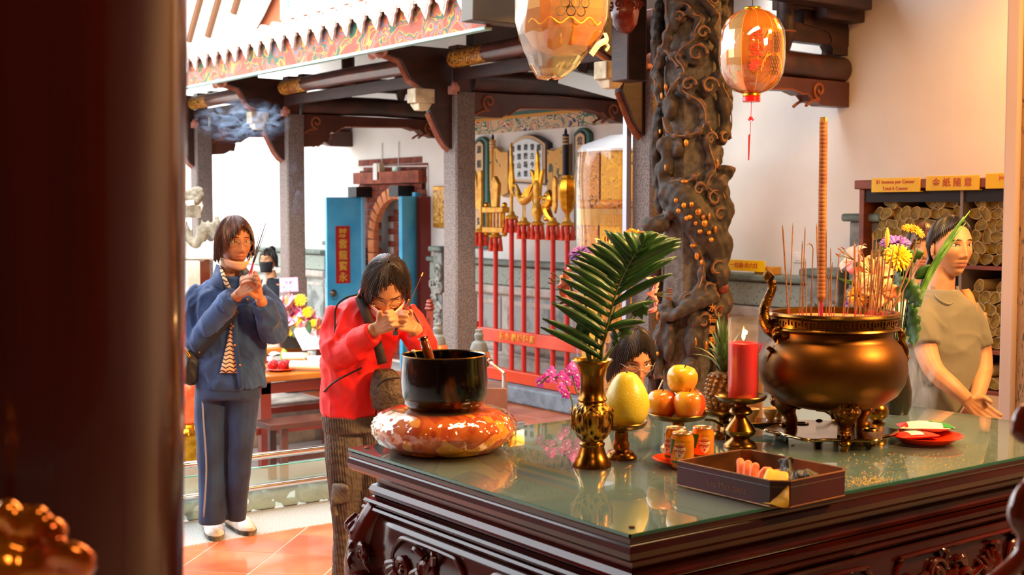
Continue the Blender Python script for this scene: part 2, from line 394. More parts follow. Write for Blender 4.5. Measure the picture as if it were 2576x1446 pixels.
# ---- painted cornice over the plaques
fr = struct(thing('trim_cornice', 'x', None)); del fr['label']
ya, yb = 6.9, 10.0
MB().bb(6.765, 6.8, ya, yb, 2.285, 2.40).build('frieze_board', m_frieze, fr)
for z0, z1, x, c in ((2.40, 2.425, 6.75, '#d99a3a'), (2.425, 2.455, 6.73, '#3d6a60'), (2.455, 2.475, 6.71, '#b9846a'), (2.475, 2.505, 6.68, '#35346a'), (2.505, 2.53, 6.66, '#a8542f')):
    MB().bb(x, 6.8, ya, yb, z0, z1).build('cornice_strip', mat('strip'+c, c, .6), fr)
MB().bb(6.7, 6.8, ya, yb, 2.53, 2.7).build('cornice_carving', mat('cornice_carve', '#4a3a26', .7, col2='#8a8060', scale=26, kind='voronoi', lo=.1, hi=.5, bump=1), fr)

# ================================================================== corridor pillars with brackets and beams
XP = 5.1; W = .17
PY = [PX(1640, XP, 400), PX(1156, XP, 500), PX(735, XP, 500), PX(508, XP, 500)]
def scroll_relief(mb, x, z, y, s, flip=1):
    pts = [(x+flip*.0*s, y, z)]
    mb.tube([(p[0], p[1], p[2]) for p in spiral((x, y, z), .075*s, .012*s, PI*1.5, -flip*1.25, 26)], [.014*s]*26, 6)
    mb.tube(smooth_path([(x, y, z-.075*s), (x-flip*.09*s, y, z-.09*s), (x-flip*.16*s, y, z-.13*s)], 5), .013*s, 6)
plabels = ['granite corridor pillar half hidden behind the dragon column', 'granite pillar beside the weapon rack and the plaques', 'granite pillar behind the pink lily bouquet', 'granite pillar behind the woman in denim']
for i, y in enumerate(PY):
    t = tag(thing('stone_pillar', plabels[i], 'pillar', (XP, y, 0)), plabels[i], 'pillar', 'corridor pillars')
    h = W/2; c = .012
    octo = lambda a, b: [(-a, -b+c), (-a+c, -b), (a-c, -b), (a, -b+c), (a, b-c), (a-c, b), (-a+c, b), (-a, b-c)]
    MB().prism(octo(h, h), 1.0, 2.42, T(rot=(PI/2, 0, 0), sc=(1, 1, -1))).build('shaft', m_granite_p, t, smooth=False)
    MB().prism(octo(h*1.1, h*1.1), .2, 1.0, T(rot=(PI/2, 0, 0), sc=(1, 1, -1))).build('lower_shaft', m_granite_p, t, smooth=False)
    MB().bb(-.17, .17, -.17, .17, 0, .2).build('base', m_granite, t, bev=.03)
    MB().bb(-.055, .055, -.06, .06, 2.42, 2.75).build('timber_post', m_brown, t, bev=.006)
    # crossbeam to the wall
    b = tag(thing('carved_crossbeam', ['dark crossbeam with carved curls ending in the wall at upper right', 'crossbeam with carved curls above the wall plaques', 'crossbeam with carved curls above the blue door', 'crossbeam with carved curls seen through the blue incense smoke'][i], 'beam', (XP, y, 0)), ['dark crossbeam with carved curls ending in the wall at upper right', 'crossbeam with carved curls above the wall plaques', 'crossbeam with carved curls above the blue door', 'crossbeam with carved curls seen through the blue incense smoke'][i], 'beam', 'corridor crossbeams')
    L = 6.8-XP
    bot = [(h, 2.20), (.34, 2.20), (.37, 2.225), (.40, 2.215), (.46, 2.255), (.5, 2.275), (L-.55, 2.295), (L-.45, 2.27), (L-.41, 2.275), (L-.36, 2.235), (L-.3, 2.225), (L-.26, 2.21), (L, 2.21)]; bot = [(a_, z_+.055) for a_, z_ in bot]
    MB().prism(bot+[(L, 2.43), (h, 2.43)], -.05, .05).build('carved_board', m_brown, b, smooth=False, bev=.004)
    MB().tube([(h, 0, 2.51), (L*.5, 0, 2.525), (L-.02, 0, 2.51)], .085, 14).build('round_beam', m_log, b)
    mb = MB()
    for s in (-1, 1):
        scroll_relief(mb, .22, 2.365, s*.052, .8); scroll_relief(mb, L-.3, 2.36, s*.052, .8, 1)
        mb.tube([(p[0], s*.05, p[1]+.004) for p in bot[2:11]], .006, 5)
    mb.build('carved_curl', m_curl, b)
    if i > 1: MB().prism([(h, 2.26), (h, 2.14), (.22, 2.15), (.26, 2.165), (.3, 2.19), (.34, 2.18), (.36, 2.26)], -.04, .04).build('lower_bracket', m_brown, b, bev=.004)
    for xx in (.55, 1.1):
        MB().lathe([(.005, 2.55), (.03, 2.6), (.055, 2.68), (.06, 2.70), (.06, 2.98)], 12, T((xx, -.03, 0))).build('gourd_strut', m_dark, b)
        MB().tube([(xx+.062*math.cos(a*PI/6), -.03+.062*math.sin(a*PI/6), 2.71) for a in range(12)], .006, 5, closed=True).build('strut_ring', m_curl, b)
    MB().bb(h, L, -.04, .04, 2.66, 3.1 if i == 1 else 2.78).build('upper_tie', m_dark, b, bev=.004)
    # outward bracket carrying the eave
    e = tag(thing('eave_bracket', 'x', 'bracket', (XP, y, 0)), ['pink edged eave bracket beside the dragon column', 'pink edged eave bracket above the tall middle pillar', 'pink edged eave bracket over the pillar behind the lilies', 'dark eave bracket over the leftmost pillar'][i], 'bracket', 'eave brackets')
    arm = [(-h, 2.02), (-.13, 2.05), (-.17, 2.10), (-.26, 2.27), (-.25, 2.33), (-.3, 2.33), (-.33, 2.45), (-.42, 2.49), (-.5, 2.62), (-.66, 2.66), (-.66, 2.72), (-h, 2.72)]
    MB().prism(arm, -.035, .035).build('bracket_arm', m_dark, e, smooth=False, bev=.003)
    mb = MB()
    for s in (1,):
        pts = [Vector((p[0], 0, p[1])) for p in arm[:4]]
        mb.tube(pts, .034, 4, flat=.2, up=(0, 1, 0)); mb.tube([Vector((p[0], 0, p[1])) for p in arm[6:10]], .034, 4, flat=.2, up=(0, 1, 0))
    mb.build('painted_edge', m_pinkw, e)
    MB().bb(-.40, -.24, -.055, .055, 2.33, 2.43).lathe([(.05, 0), (.078, .04), (.078, .05)], 4, T((-.32, 0, 2.28), (0, 0, PI/4))).build('bearing_block', m_cream, e, bev=.006)
    MB().ell((-.66, 0, 2.66), (.06, .08, .035), 10, 6).ell((-.68, -.05, 2.64), .03, 8, 6).ell((-.68, .05, 2.64), .03, 8, 6).build('carved_flower', m_pinkw, e)
    MB().bb(-.12, -.05, -.085, .085, 2.40, 2.46).ell((-.1, -.09, 2.46), (.03, .02, .03), 8, 6).ell((-.1, .09, 2.46), (.03, .02, .03), 8, 6).build('carved_petal', m_pinkw, e, bev=.008)
# ---- round purlins between the pillars
ends = [(PY[1]+.12, PY[0]-.2), (PY[2]-.08, PY[1]+.22), (PY[3]-.05, PY[2]+.3)]
pl = ['round red-brown purlin behind the large plastic-wrapped lantern', 'round red-brown purlin with gilt end above the doorway', 'round red-brown purlin in the blue incense smoke']
for i in range(3):
    a, b = (PY[i]+.1, PY[i+1]-.1)
    t = tag(thing('purlin', pl[i], 'beam', (4.98, 0, 2.64)), pl[i], 'beam', 'corridor purlins')
    MB().tube([(0, a, 0), (0, (a+b)/2, .01), (0, b, 0)], .062, 14).build('log', mat('red_log', '#6a3526', .3, col2='#4a2620', scale=5, coat=.3, stretch=(3, 1, 3)), t)
    MB().tube([(0, b-.02, 0), (0, b-.42, .004)], .0635, 14).build('painted_end', ramp_mat('gilt_end', [(0, '#8a4a22'), (.42, '#c98a2c'), (.5, '#5a3420'), (.56, '#d09a3c')], 'noise', 14, .4, 1), t)
    MB().bb(.0, .05, a, b, -.15, -.07).build('purlin_board', m_dark, t)
# ================================================================== corridor roof with tile ends and painted eave board
rf = struct(thing('roof_corridor', 'x', None)); del rf['label']
XE, ZE = 4.25, 2.90; XW, ZW = 6.86, 3.56; Y0, Y1 = 6.1, 13.3
sl = math.atan2(ZW-ZE, XW-XE)
MB().prism([(XE, ZE-.03), (XW, ZW-.03), (XW, ZW), (XE, ZE)], Y0, Y1).build('roof_deck', m_roofw, rf, smooth=False)
MB().prism([(XE+.05, ZE-.06), (6.8, ZW-.08), (6.8, ZW-.03), (XE+.05, ZE-.03)], 6.1, Y1).build('roof_lining', m_dark, rf, smooth=False)
MB().bb(XE+.03, XE+.065, Y0, Y1, 2.645, 2.90).build('eave_board', m_eave, rf)
MB().bb(XE+.02, XE+.07, Y0, Y1, 2.63, 2.648).build('eave_lip', mat('teal_paint', '#8fb0a8', .6), rf)
rib = MB().tube([(0, 0, 0), ((XW-XE), 0, (ZW-ZE))], .05, 10).mesh('rib')
cap = MB().lathe([(.002, .0), (.028, .002), (.03, .012), (.048, .012), (.052, .004), (.062, .006), (.062, -.03)], 18, T(rot=(0, -PI/2, 0))).lathe([(.001, .014), (.014, .01), (.016, 0)], 10, T(rot=(0, -PI/2, 0))).mesh('cap')
hp = [(-.075, .05), (-.08, .0), (-.07, -.035), (-.045, -.05), (-.03, -.085), (0, -.125), (.03, -.085), (.045, -.05), (.07, -.035), (.08, 0), (.075, .05)]
drip = MB().prism(hp, -.008, .008, T(rot=(0, 0, PI/2))).prism([(p[0]*.72, p[1]*.72-.006) for p in hp], -.001, .012, T(rot=(0, 0, PI/2))).tube(spiral((-.01, 0, -.03), .035, .006, 0, 1.6, 16, 'yz'), .006, 5).mesh('drip')
n = 34
for i in range(n):
    y = Y0+.1+i*.2
    if y > Y1-.05: break
    o = obj('tile_row', rib, m_roofw, rf); o.location = (XE, y, ZE+.02)
    o = obj('tile_end_cap', cap, m_tileend, rf); o.location = (XE-.005, y, ZE+.025)
    if y+.1 < Y1:
        o = obj('drip_tile', drip, m_tileend, rf); o.location = (XE-.01, y+.1, ZE-.02); o.rotation_euler = (0, -.15, 0)
# gutter end
gt = MB().bb(4.12, 4.5, 6.0, 6.12, 2.66, 2.86).tube([(4.1, 6.06, 2.88), (4.6, 6.06, 2.88)], .03, 8).build('rain_gutter', mat('grey_metal', '#5a544c', .45, .6), bev=.006); tag(gt, 'grey metal gutter end at the right tip of the tiled eave', 'gutter')
# ---- round window and painted panel on the upper wall
rw = struct(thing('window_1', 'x', None)); del rw['label']
c = atx(492, -470, 6.8); R0 = 3.5
MB().lathe([(R0, 0), (R0, .06), (R0-.12, .09), (R0-.16, .05), (R0-.3, .05), (R0-.34, .02), (R0-.4, .02), (R0-.4, 0)], 72, Matrix.Translation(c) @ T(rot=(0, -PI/2, 0)), cap=False).build('window_ring', mat('white_trim', '#efe9e2', .6), rw)
MB().lathe([(.01, .0), (R0-.38, 0)], 48, Matrix.Translation(c+Vector((.03, 0, 0))) @ T(rot=(0, -PI/2, 0)), cap=False).build('window_panel', mat('cream_panel', '#e8dccb', .7), rw)
for i in range(9):
    a = -2.6+i*.5; l = math.sqrt(max(.05, 2.95**2-a*a))
    dz = Vector((0, .64, -.77)); dn = Vector((0, .77, .64))
    p = c+dn*a; MB().tube([p-dz*l, p+dz*l], .05, 6).build('window_bar', mat('ochre_bar', '#6e4628', .6), rw)
pp = atx(790, 5, 6.84)
pn = tag(thing('wall_painting', 'blue and white painted panel in a white frame high on the salmon wall', 'painting', pp), 'blue and white painted panel in a white frame high on the salmon wall', 'painting')
MB().bb(-.05, .0, -1.1, .76, -.12, .9).build('frame', MATS['white_trim'], pn, bev=.01)
MB().bb(-.06, -.04, -1.0, .68, -.04, .8).build('picture', ramp_mat('blue_picture', [(0, '#3f7fd0'), (.42, '#e8ecf2'), (.5, '#5a98dc'), (.58, '#f2efe6'), (.64, '#b9a06a')], 'noise', 6, .5, 1.5), pn)

# ================================================================== brick doorway with blue door leaves
d1 = struct(thing('door_1', 'x', None)); del d1['label']
yA, yB = 12.02, 10.74; yc = (yA+yB)/2
MB().bb(6.98, 7.5, yB-.1, yA+.1, -.02, 2.1).build('door_recess', m_grout, d1)
bme = MB().bb(-.02, .02, -.1, .1, -.03, .03).mesh('brick', False); bme2 = bme.copy()
random.seed(3)
AR = .40; az = 1.28; ay = yc-.12
for r in range(32):
    z = .04+r*.066
    for cidx in range(8):
        y = yB+.05+cidx*.212+(.106 if r % 2 else 0)
        if y > yA-.02: continue
        inside = (abs(y-ay) < AR+.02 and z < az) or ((y-ay)**2+(z-az)**2 < (AR+.05)**2)
        o = obj('brick', bme if not inside else bme2, (m_brick if random.random() < .5 else m_brick2) if not inside else m_brick, d1)
        o.location = (6.81 if not inside else 6.985, y, z); o.scale = (1, 1, 1)
# arch ring of pale bricks
for i in range(15):
    a = PI*(i+.5)/15
    o = MB().bb(-.04, .03, -.042, .042, -.06, .06).build('arch_brick', mat('arch_brick', '#d98a58', .7, col2='#c4703f', scale=6), d1, bev=.004)
    o.location = (6.79, ay+(AR+.08)*math.cos(a), az+(AR+.08)*math.sin(a)); o.rotation_euler = (a-PI/2, 0, 0)
for s in (-1, 1):
    for i in range(9):
        o = MB().bb(-.04, .03, -.06, .06, -.066, .066).build('arch_brick', MATS['arch_brick'], d1, bev=.004); o.location = (6.79, ay+s*(AR+.08), az-.07-i*.14)
MB().bb(6.72, 6.9, yB, yA+.03, 1.86, 1.98).build('lintel_course', m_brick2, d1)
for yy in (yA-.16, yB+.28): MB().bb(6.6, 6.8, yy-.09, yy+.09, 1.72, 1.83).build('pivot_block', m_black, d1)
m_blue = mat('blue_door_paint', '#3aa8d8', .35, col2='#55bde6', scale=3, coat=.2)
def leaf(hy, ang, ln, lab, red):
    t = thing('x', 'x', None, (6.74, hy, 0), ang); t.name = 'door_leaf'; t.parent = d1; t['label'] = lab
    MB().bb(-ln, 0, -.02, .02, .05, 1.72).build('leaf_board', m_blue, t, bev=.004)
    MB().bb(-.1, 0, -.018, .018, 1.72, 1.76).build('leaf_pin', m_blue, t)
    MB().bb(-.03, .01, -.03, .03, .05, 1.72).build('leaf_edge', mat('pale_blue', '#8fd0ea', .4), t)
    for s in (-1, 1):
        MB().lathe([(.04, 0), (.035, .01), (.02, .02), (.012, .03)], 14, T((-ln+.07, s*.02, .72), (s*-PI/2, 0, 0))).tube([(-ln+.07+.035*math.cos(a*PI/6), s*.045, .69+.035*math.sin(a*PI/6)) for a in range(12)], .004, 5, closed=True).build('door_ring', mat('old_bronze', '#6a5a44', .4, .8), t)
    if red:
        MB().bb(-ln*.58-.085, -ln*.58+.085, -.024, -.018, .82, 1.42).build('red_couplet', mat('red_paper', '#b3221c', .6), t)
        for i, ch in enumerate('慈雲龍寶永'):
            obj('lettering', text_mesh(ch, .105, bold=.002), mat('gold_ink', '#e0a83c', .5), t, stand((-ln*.58, -.026, 1.34-i*.115), 0))
leaf(yA-.14, 0, .44, 'open blue door leaf with red couplet strip', True)
leaf(yB+.02, .45, .34, 'open blue door leaf catching glare', False)
MB().bb(6.68, 6.8, yB-.1, yB, 0, 1.72).build('door_jamb', mat('red_jamb', '#7a2a22', .5), d1)
MB().tube([(6.79, yB-.06, 1.6), (6.79, yB-.06, 2.02), (6.79, yA+.2, 2.05)], .008, 6).build('door_cable', m_white, d1)
# ================================================================== the altar table
TZ = .88
m_lac = mat('dark_lacquer', '#2e0b07', .16, col2='#3c1009', scale=5, coat=.0, stretch=(1, 1, 6))
m_lacr = mat('red_lacquer', '#5c140b', .18, col2='#400e08', scale=4)
m_brass = mat('brass', '#96641f', .25, 1.0, col2='#5a3812', scale=9, lo=.35, hi=.75, bump=.03)
m_brassd = mat('aged_brass', '#8a6026', .28, 1.0, col2='#4a3015', scale=14, lo=.4, hi=.7, bump=.05)
m_bronze = mat('bronze', '#6e4418', .36, 1.0, col2='#432a12', scale=5, lo=.35, hi=.8, rough2=.46)
m_glasstop = thin_glass('table_glass', (.76, .90, .89), gloss=.10, opac=.07, rough=.02)
m_glassedge = mat('glass_edge', '#0f5a4a', .15, coat=.5)
TX, TY, TW, TD = 1.86, 2.10, 2.07, 1.29
tb = thing('altar_table', 'long dark lacquered altar table with carved legs under a glass sheet', 'table', (TX, TY, 0))
def ring(prof, w=TW, d=TD):
    mb = MB(); vs = []; fs = []
    for ins, z in prof: vs += [(ins, ins, z), (w-ins, ins, z), (w-ins, d-ins, z), (ins, d-ins, z)]
    for i in range(len(prof)-1):
        for k in range(4): l = (k+1) % 4; fs.append((i*4+k, i*4+l, (i+1)*4+l, (i+1)*4+k))
    n = len(prof)-1; fs.append((3, 2, 1, 0)); fs.append((n*4, n*4+1, n*4+2, n*4+3))
    return mb.add(vs, fs)
ring([(.075, .40), (.075, .812), (.012, .812), (.004, .82), (.0, .835), (.004, .848), (.008, .852), (.004, .860), (.004, .868), (.014, .871)]).build('top_slab', m_lac, tb, ang=25)
ring([(.07, .735), (.055, .742), (.048, .755), (.055, .77), (.068, .776), (.066, .79), (.04, .805), (.03, .814)]).build('waist_moulding', m_lacr, tb, ang=25)
ring([(.05, .69), (.036, .695), (.032, .702), (.036, .709), (.046, .711), (.04, .714), (.036, .722), (.04, .73), (.05, .732), (.06, .737)]).build('bead_moulding', m_lac, tb, ang=25)
MB().bb(.006, TW-.006, .006, TD-.006, .8725, .8795).build('glass_sheet', m_glasstop, tb)
gm = MB()
for a, b in (((.004, .004), (TW-.004, .004)), ((TW-.004, .004), (TW-.004, TD-.004)), ((TW-.004, TD-.004), (.004, TD-.004)), ((.004, TD-.004), (.004, .004))):
    gm.bb(min(a[0], b[0])-.002, max(a[0], b[0])+.002, min(a[1], b[1])-.002, max(a[1], b[1])+.002, .8723, .8797)
gm.build('glass_edge', m_glassedge, tb)
MB().bb(.02, TW-.02, .02, TD-.02, .8712, .8718).build('table_board', mat('table_board', '#6c7f80', .5, col2='#565650', scale=1.6), tb)
for x, y in ((.045, TD-.045), (.045, .045), (TW-.045, TD-.045)): MB().lathe([(.008, 0), (.008, .003), (.003, .004)], 12, T((x, y, .8797))).build('glass_screw', m_brassd, tb)
# aprons: outward bulging boards
def apron(w, M, z0=.42):
    mb = MB(); g = []
    for z, o in ((.69, .012), (.66, .0), (.60, -.012), (.53, -.012), (.47, .0), (z0, .02)):
        g.append([(x, o+.045, z - (.05 if i in (0, 4) else 0)*(z < .5)) for i, x in enumerate([0, .18, w/2, w-.18, w])])
    mb.sheet(g, M); return mb
Mf = T((.03, 0, 0)); Ms = T((0, TD-.03, 0), (0, 0, -PI/2))
apron(TW-.06, Mf).build('front_apron', m_lac, tb, solid=.02); apron(TD-.06, Ms).build('side_apron', m_lac, tb, solid=.02)
def carving(x0, x1, seed, M, name='carved_panel'):
    """raised frame with leaf scrolls, local x along the apron, -y outwards"""
    random.seed(seed); mb = MB(); y = .024
    fr_ = [(x0, .50), (x0+.01, .60), (x0+.05, .65), (x0+.1, .66), (x1-.1, .66), (x1-.05, .65), (x1-.01, .60), (x1, .50)]
    mb.tube(smooth_path([(a, y, b) for a, b in fr_], 4), .007, 6)
    mb.build('panel_frame', m_lacr, tb, M=M)
    mb = MB(); cx = (x0+x1)/2
    n = max(2, int((x1-x0)/.12))
    for i in range(n):
        x = x0+.07+(x1-x0-.14)*i/(n-1); s = 1 if x < cx else -1
        z = .575+.02*math.sin(i*2.1)
        mb.tube([Vector(p) for p in spiral((x, y-.006, z), .045, .01, random.uniform(0, 6), s*1.4, 26)], interp([.006, .011, .012, .009], 26), 7)
        mb.ell((x, y-.004, z), (.012, .01, .012), 8, 6)
        for q in range(5):
            a = random.uniform(0, 2*PI); p0 = Vector((x+.04*math.cos(a), y-.004, z+.04*math.sin(a)))
            p1 = p0+Vector((.045*math.cos(a+.7), -.006, .03*math.sin(a+.7)))
            p2 = p1+Vector((.02*math.cos(a+1.9), .004, .02*math.sin(a+1.9)))
            mb.tube(smooth_path([p0, p1, p2], 5), interp([.008, .01, .004], 11), 6)
    # shell in the middle
    for q in range(7):
        a = PI*(q+.5)/7; mb.tube([(cx, y-.006, .56), (cx+.035*math.cos(a), y-.012, .565+.04*math.sin(a)), (cx+.05*math.cos(a), y-.006, .57+.058*math.sin(a))], [.004, .008, .007], 6)
    mb.build(name, m_lacr, tb, M=M)
carving(.95, 1.85, 5, T((0, 0, .0))); carving(.2, .9, 8, T((0, 0, 0)))
carving(.22, .62, 11, T((0, TD, 0), (0, 0, -PI/2))); carving(.68, 1.1, 13, T((0, TD, 0), (0, 0, -PI/2)))
# cabriole legs carved as guardian lions
def lion_leg():
    mb = MB(); random.seed(4)
    mb.tube(smooth_path([(.02, .02, .70), (-.015, -.015, .60), (-.025, -.025, .48), (.015, .015, .33), (.04, .04, .18), (.02, .02, .06), (-.01, -.01, .0)], 5), interp([.05, .058, .055, .042, .036, .04, .05], 31), 12)
    for i in range(9):
        a = i*1.1; z = .67-.02*i
        d = Vector((math.cos(a), math.sin(a), 0)); 
    for (dx, dy) in ((-1, 0), (0, -1), (-.8, -.8)):
        o = Vector((dx, dy, 0)).normalized()*.055; s = Vector((-o.y, o.x, 0)).normalized()
        for q in range(9):
            zz = .68-q*.012; k = (q-4)*.010
            mb.tube(smooth_path([o*.7+s*k+Vector((0, 0, zz)), o*1.15+s*k*1.4+Vector((0, 0, zz-.03)), o*1.0+s*k*1.8+Vector((0, 0, zz-.06))], 4), interp([.006, .008, .004], 9), 5)
        for q in range(4): mb.ell(tuple(o*.95+s*random.uniform(-.04, .04)+Vector((0, 0, random.uniform(.46, .58)))), .026, 10, 8)
        for q in (-1, 1):
            mb.tube([Vector(p)+o*1.1 for p in [tuple(s*(q*.03)+s*(.02*math.cos(a))+Vector((0, 0, .58+.02*math.sin(a)))) for a in [i*.5 for i in range(10)]]], interp([.009, .006], 10), 6)
            mb.tube(smooth_path([o*.8+s*(q*.02)+Vector((0, 0, .48)), o*1.0+s*(q*.04)+Vector((0, 0, .40)), o*.6+s*(q*.03)+Vector((0, 0, .33))], 4), interp([.016, .014, .01], 9), 6)
        mb.ell(tuple(o*1.05+Vector((0, 0, .415))), (.03, .03, .018), 10, 6)
    return remesh(mb, 'leg', .0045, 1)
leg_me = lion_leg()
for x, y, rz in ((.06, TD-.06, -PI/2), (.06, .06, 0), (TW-.06, .06, PI/2), (TW-.06, TD-.06, PI)):
    o = obj('leg', leg_me, m_lacr, tb); o.location = (x, y, 0); o.rotation_euler = (0, 0, rz)

def on(px, py, z=TZ): p = atz(px, py, z); return Vector((p.x, p.y, z))
def scale_at(p): return depth(p)/FPX      # metres per photograph pixel at that distance

# ---------------------------------------------------------------- cushion in plastic, singing bowl, mallets
p = on(1118, 1128); cu = thing('cushion', 'round orange cushion in crinkled clear plastic under the black bowl', 'cushion', p, VIEW)
cprof = [(.10, .0), (.16, .004), (.195, .03), (.205, .06), (.192, .092), (.165, .112), (.12, .118), (.06, .112), (.01, .108)]
m_cush = ramp_mat('orange_cloth', [(0, '#b03c04'), (.42, '#cc6206'), (.5, '#b84004'), (.56, '#e09a10'), (.7, '#d88a08')], 'noise', 4.5, .5, 1.0)
MB().lathe(cprof, 48, fx=lambda r, z, g: r*(1+.02*math.sin(g*9)+.015*math.sin(g*5+z*40))).build('cushion_body', m_cush, cu)
random.seed(21)
def crinkle(r, z, g): return r*(1.03+.022*abs(math.sin(g*11+z*45))+.018*abs(math.sin(g*27-z*120))+.01*math.sin(g*53+z*300)+random.uniform(-.004, .004))
m_plastic = thin_glass('clear_plastic', (1.0, .90, .66), gloss=.16, opac=.02, rough=.04)
wp_ = [(.08, 0), (.15, .0), (.185, .018), (.203, .045), (.206, .07), (.197, .09), (.18, .106), (.15, .117), (.11, .121), (.06, .116)]
MB().lathe([(float(np.interp(i/3, range(10), [q[0] for q in wp_])), float(np.interp(i/3, range(10), [q[1] for q in wp_]))+.005) for i in range(28)], 150, fx=crinkle, cap=False).build('plastic_wrap', m_plastic, cu, ang=28)
mb = MB(); q0 = Vector((.19, -.02, .03))
for i in range(6):
    a = i*.5-1.2; mb.sheet([[q0+Vector((t*.05, .03*math.sin(a)*t+w*.02, .012*math.cos(a*3)*t+w*.02*math.cos(a))) for w in (-1, 0, 1)] for t in (0, .5, 1)])
mb.build('plastic_twist', m_plastic, cu)
bz = TZ+.118
bw = thing('singing_bowl', 'large black metal singing bowl with coppery wear on the orange cushion', 'bowl', (p.x, p.y, bz), VIEW)
m_bowl = mat('blackened_bronze', '#0c0a09', .16, .55, col2='#8a4c1c', scale=22, lo=.58, hi=.78, bump=.18, bscale=55, stretch=(1, 1, .45), coat=.5)
MB().lathe([(.02, .0), (.07, .0), (.105, .006), (.120, .022), (.128, .05), (.131, .09), (.129, .13), (.127, .158), (.1275, .166), (.1245, .167), (.121, .164), (.122, .13), (.124, .09), (.118, .04), (.1, .02), (.01, .014)], 56).build('bowl_wall', m_bowl, bw)
MB().tube([(.126*math.cos(a*PI/24), .126*math.sin(a*PI/24), .1665) for a in range(48)], .0022, 6, closed=True).build('rim', m_brassd, bw)
s = scale_at(p)
def stick(name, lab, pa, pb, rad, mm, capm, dz=.0):
    a, b = atd(*pa, depth(p)+dz), atd(*pb, depth(p)+dz)
    M, l = frame(b, a); t = thing(name, lab, 'mallet', b); t.matrix_world = M
    MB().lathe([(r_, z_*l) for r_, z_ in rad], 16).build('handle', mm, t); return t, l
t, l = stick('wooden_mallet', 'glossy brown wooden mallet leaning in the black bowl', (1063, 846), (1096, 945), [(.006, 0), (.012, .02), (.013, .3), (.015, .6), (.014, .85), (.011, .92), (.013, .955), (.013, .99), (.004, 1)], mat('mallet_wood', '#8a3f12', .15, coat=.8, col2='#6a2c0c', scale=10), None, .0)
MB().lathe([(.0145, l*.93), (.016, l*.95), (.0145, l*.97)], 16).build('end_band', m_lac, t)
t, l = stick('slim_mallet', 'slim black striker with pale ball tip in the bowl', (1040, 884), (1062, 945), [(.004, 0), (.0045, .5), (.005, .95), (.003, 1)], m_black, None, .05)
MB().ell((0, 0, l), (.0075, .0075, .006), 12, 8).build('ball_tip', mat('bone', '#c8b8a0', .4), t)

# ---------------------------------------------------------------- vase
p = on(1489, 1172); VZ = p.copy(); vs_ = thing('flower_vase', 'engraved brass flower vase at the left of the fruit stands', 'vase', p, VIEW)
s = scale_at(p)
vp = [(49, 0), (49, 6), (44, 14), (43, 20), (38, 26), (33, 40), (30, 50), (32, 54), (33, 58), (28, 62), (27, 64)]
MB().lathe([(r*s, z*s) for r, z in [(5, 0)]+vp], 40).build('foot', m_brass, vs_)
belly = [(27, 64), (38, 74), (48, 92), (53, 112), (53, 128), (48, 146), (40, 156), (35, 159)]
MB().lathe([(r*s, z*s) for r, z in belly], 48).build('belly', mat('engraved_brass', '#2e1c0c', .35, .9, col2='#c08a34', scale=85, lo=.30, hi=.55, bump=.6, bscale=85, kind='voronoi', stretch=(1, 1, .4)), vs_)
MB().lathe([(r*s, z*s) for r, z in [(36, 157), (35, 160), (33, 163), (38, 168), (37, 172), (32, 178), (30, 200), (30, 222), (35, 244), (45, 262), (52, 268), (51, 270), (48, 268), (40, 255), (28, 220), (26, 190)]], 40, cap=False).build('neck', m_brass, vs_)
for k in range(8):
    a = k*PI/4
    MB().tube(smooth_path([(53.5*s*math.cos(a+d_)*1.0, 53.5*s*math.sin(a+d_), z*s) for d_, z in ((-.3, 96), (-.33, 120), (-.25, 140), (0, 148), (.25, 140), (.33, 120), (.3, 96))], 3), .0016, 5).build('panel_outline', m_brass, vs_)
VTOP = Vector((p.x, p.y, TZ+268*s))

# ---------------------------------------------------------------- fruit stands
def fruit_stand(px, py, lab, r, h, stem=.017, foot=.05):
    p = on(px, py); t = thing('fruit_stand', lab, 'fruit stand', p, VIEW, 'brass fruit stands')
    MB().lathe([(.004, 0), (foot, 0), (foot, .006), (foot*.82, .014), (foot*.78, .02), (foot*.5, .026), (stem*1.25, .04), (stem*1.1, .05)], 32).build('foot', m_brass, t)
    MB().lathe([(stem*1.1, .048), (stem, h*.6), (stem*1.05, h-.02), (stem*1.6, h-.012)], 20).build('stem', m_brass, t)
    MB().lathe([(.005, h-.014), (r*.55, h-.012), (r*.88, h-.004), (r, h+.010), (r*.985, h+.012), (r*.86, h+.002), (r*.5, h-.003), (.005, h-.004)], 40).build('dish', m_brassd, t)
    return p, h-.003+TZ
m_pom = mat('pomelo_skin', '#c9b428', .35, col2='#dcc83e', scale=5, bump=.15, bscale=160, coat=.15, sub=.1)
p, z = fruit_stand(1562, 1152, 'brass fruit stand holding the big yellow pomelo', .076, .096, .02, .048)
POM = p
pm = thing('pomelo', 'large pear-shaped yellow pomelo on a brass stand', 'pomelo', (p.x, p.y, z), VIEW); pm.location += Vector((.807, -.59, 0))*.016
s = scale_at(p)
MB().lathe([(.002, .001), (.03, .0), (.05, .014), (.063, .04), (.066, .062), (.063, .085), (.053, .112), (.04, .135), (.028, .150), (.016, .156), (.002, .155)], 40, fx=lambda r, z, g: r*(1+.012*math.sin(3*g+1))).build('fruit', m_pom, pm)
MB().lathe([(.004, .153), (.003, .160), (.0005, .161)], 8).build('stalk', mat('stalk', '#5a5a22', .8), pm)
m_apple = mat('apple_skin', '#d8a02e', .22, col2='#c2431c', scale=7, lo=.35, hi=.62, coat=.4, stretch=(2.2, 2.2, .5))
m_apple_y = mat('apple_skin_yellow', '#d8a828', .22, col2='#c8741f', scale=5, lo=.5, hi=.8, coat=.4, stretch=(2.2, 2.2, .5))
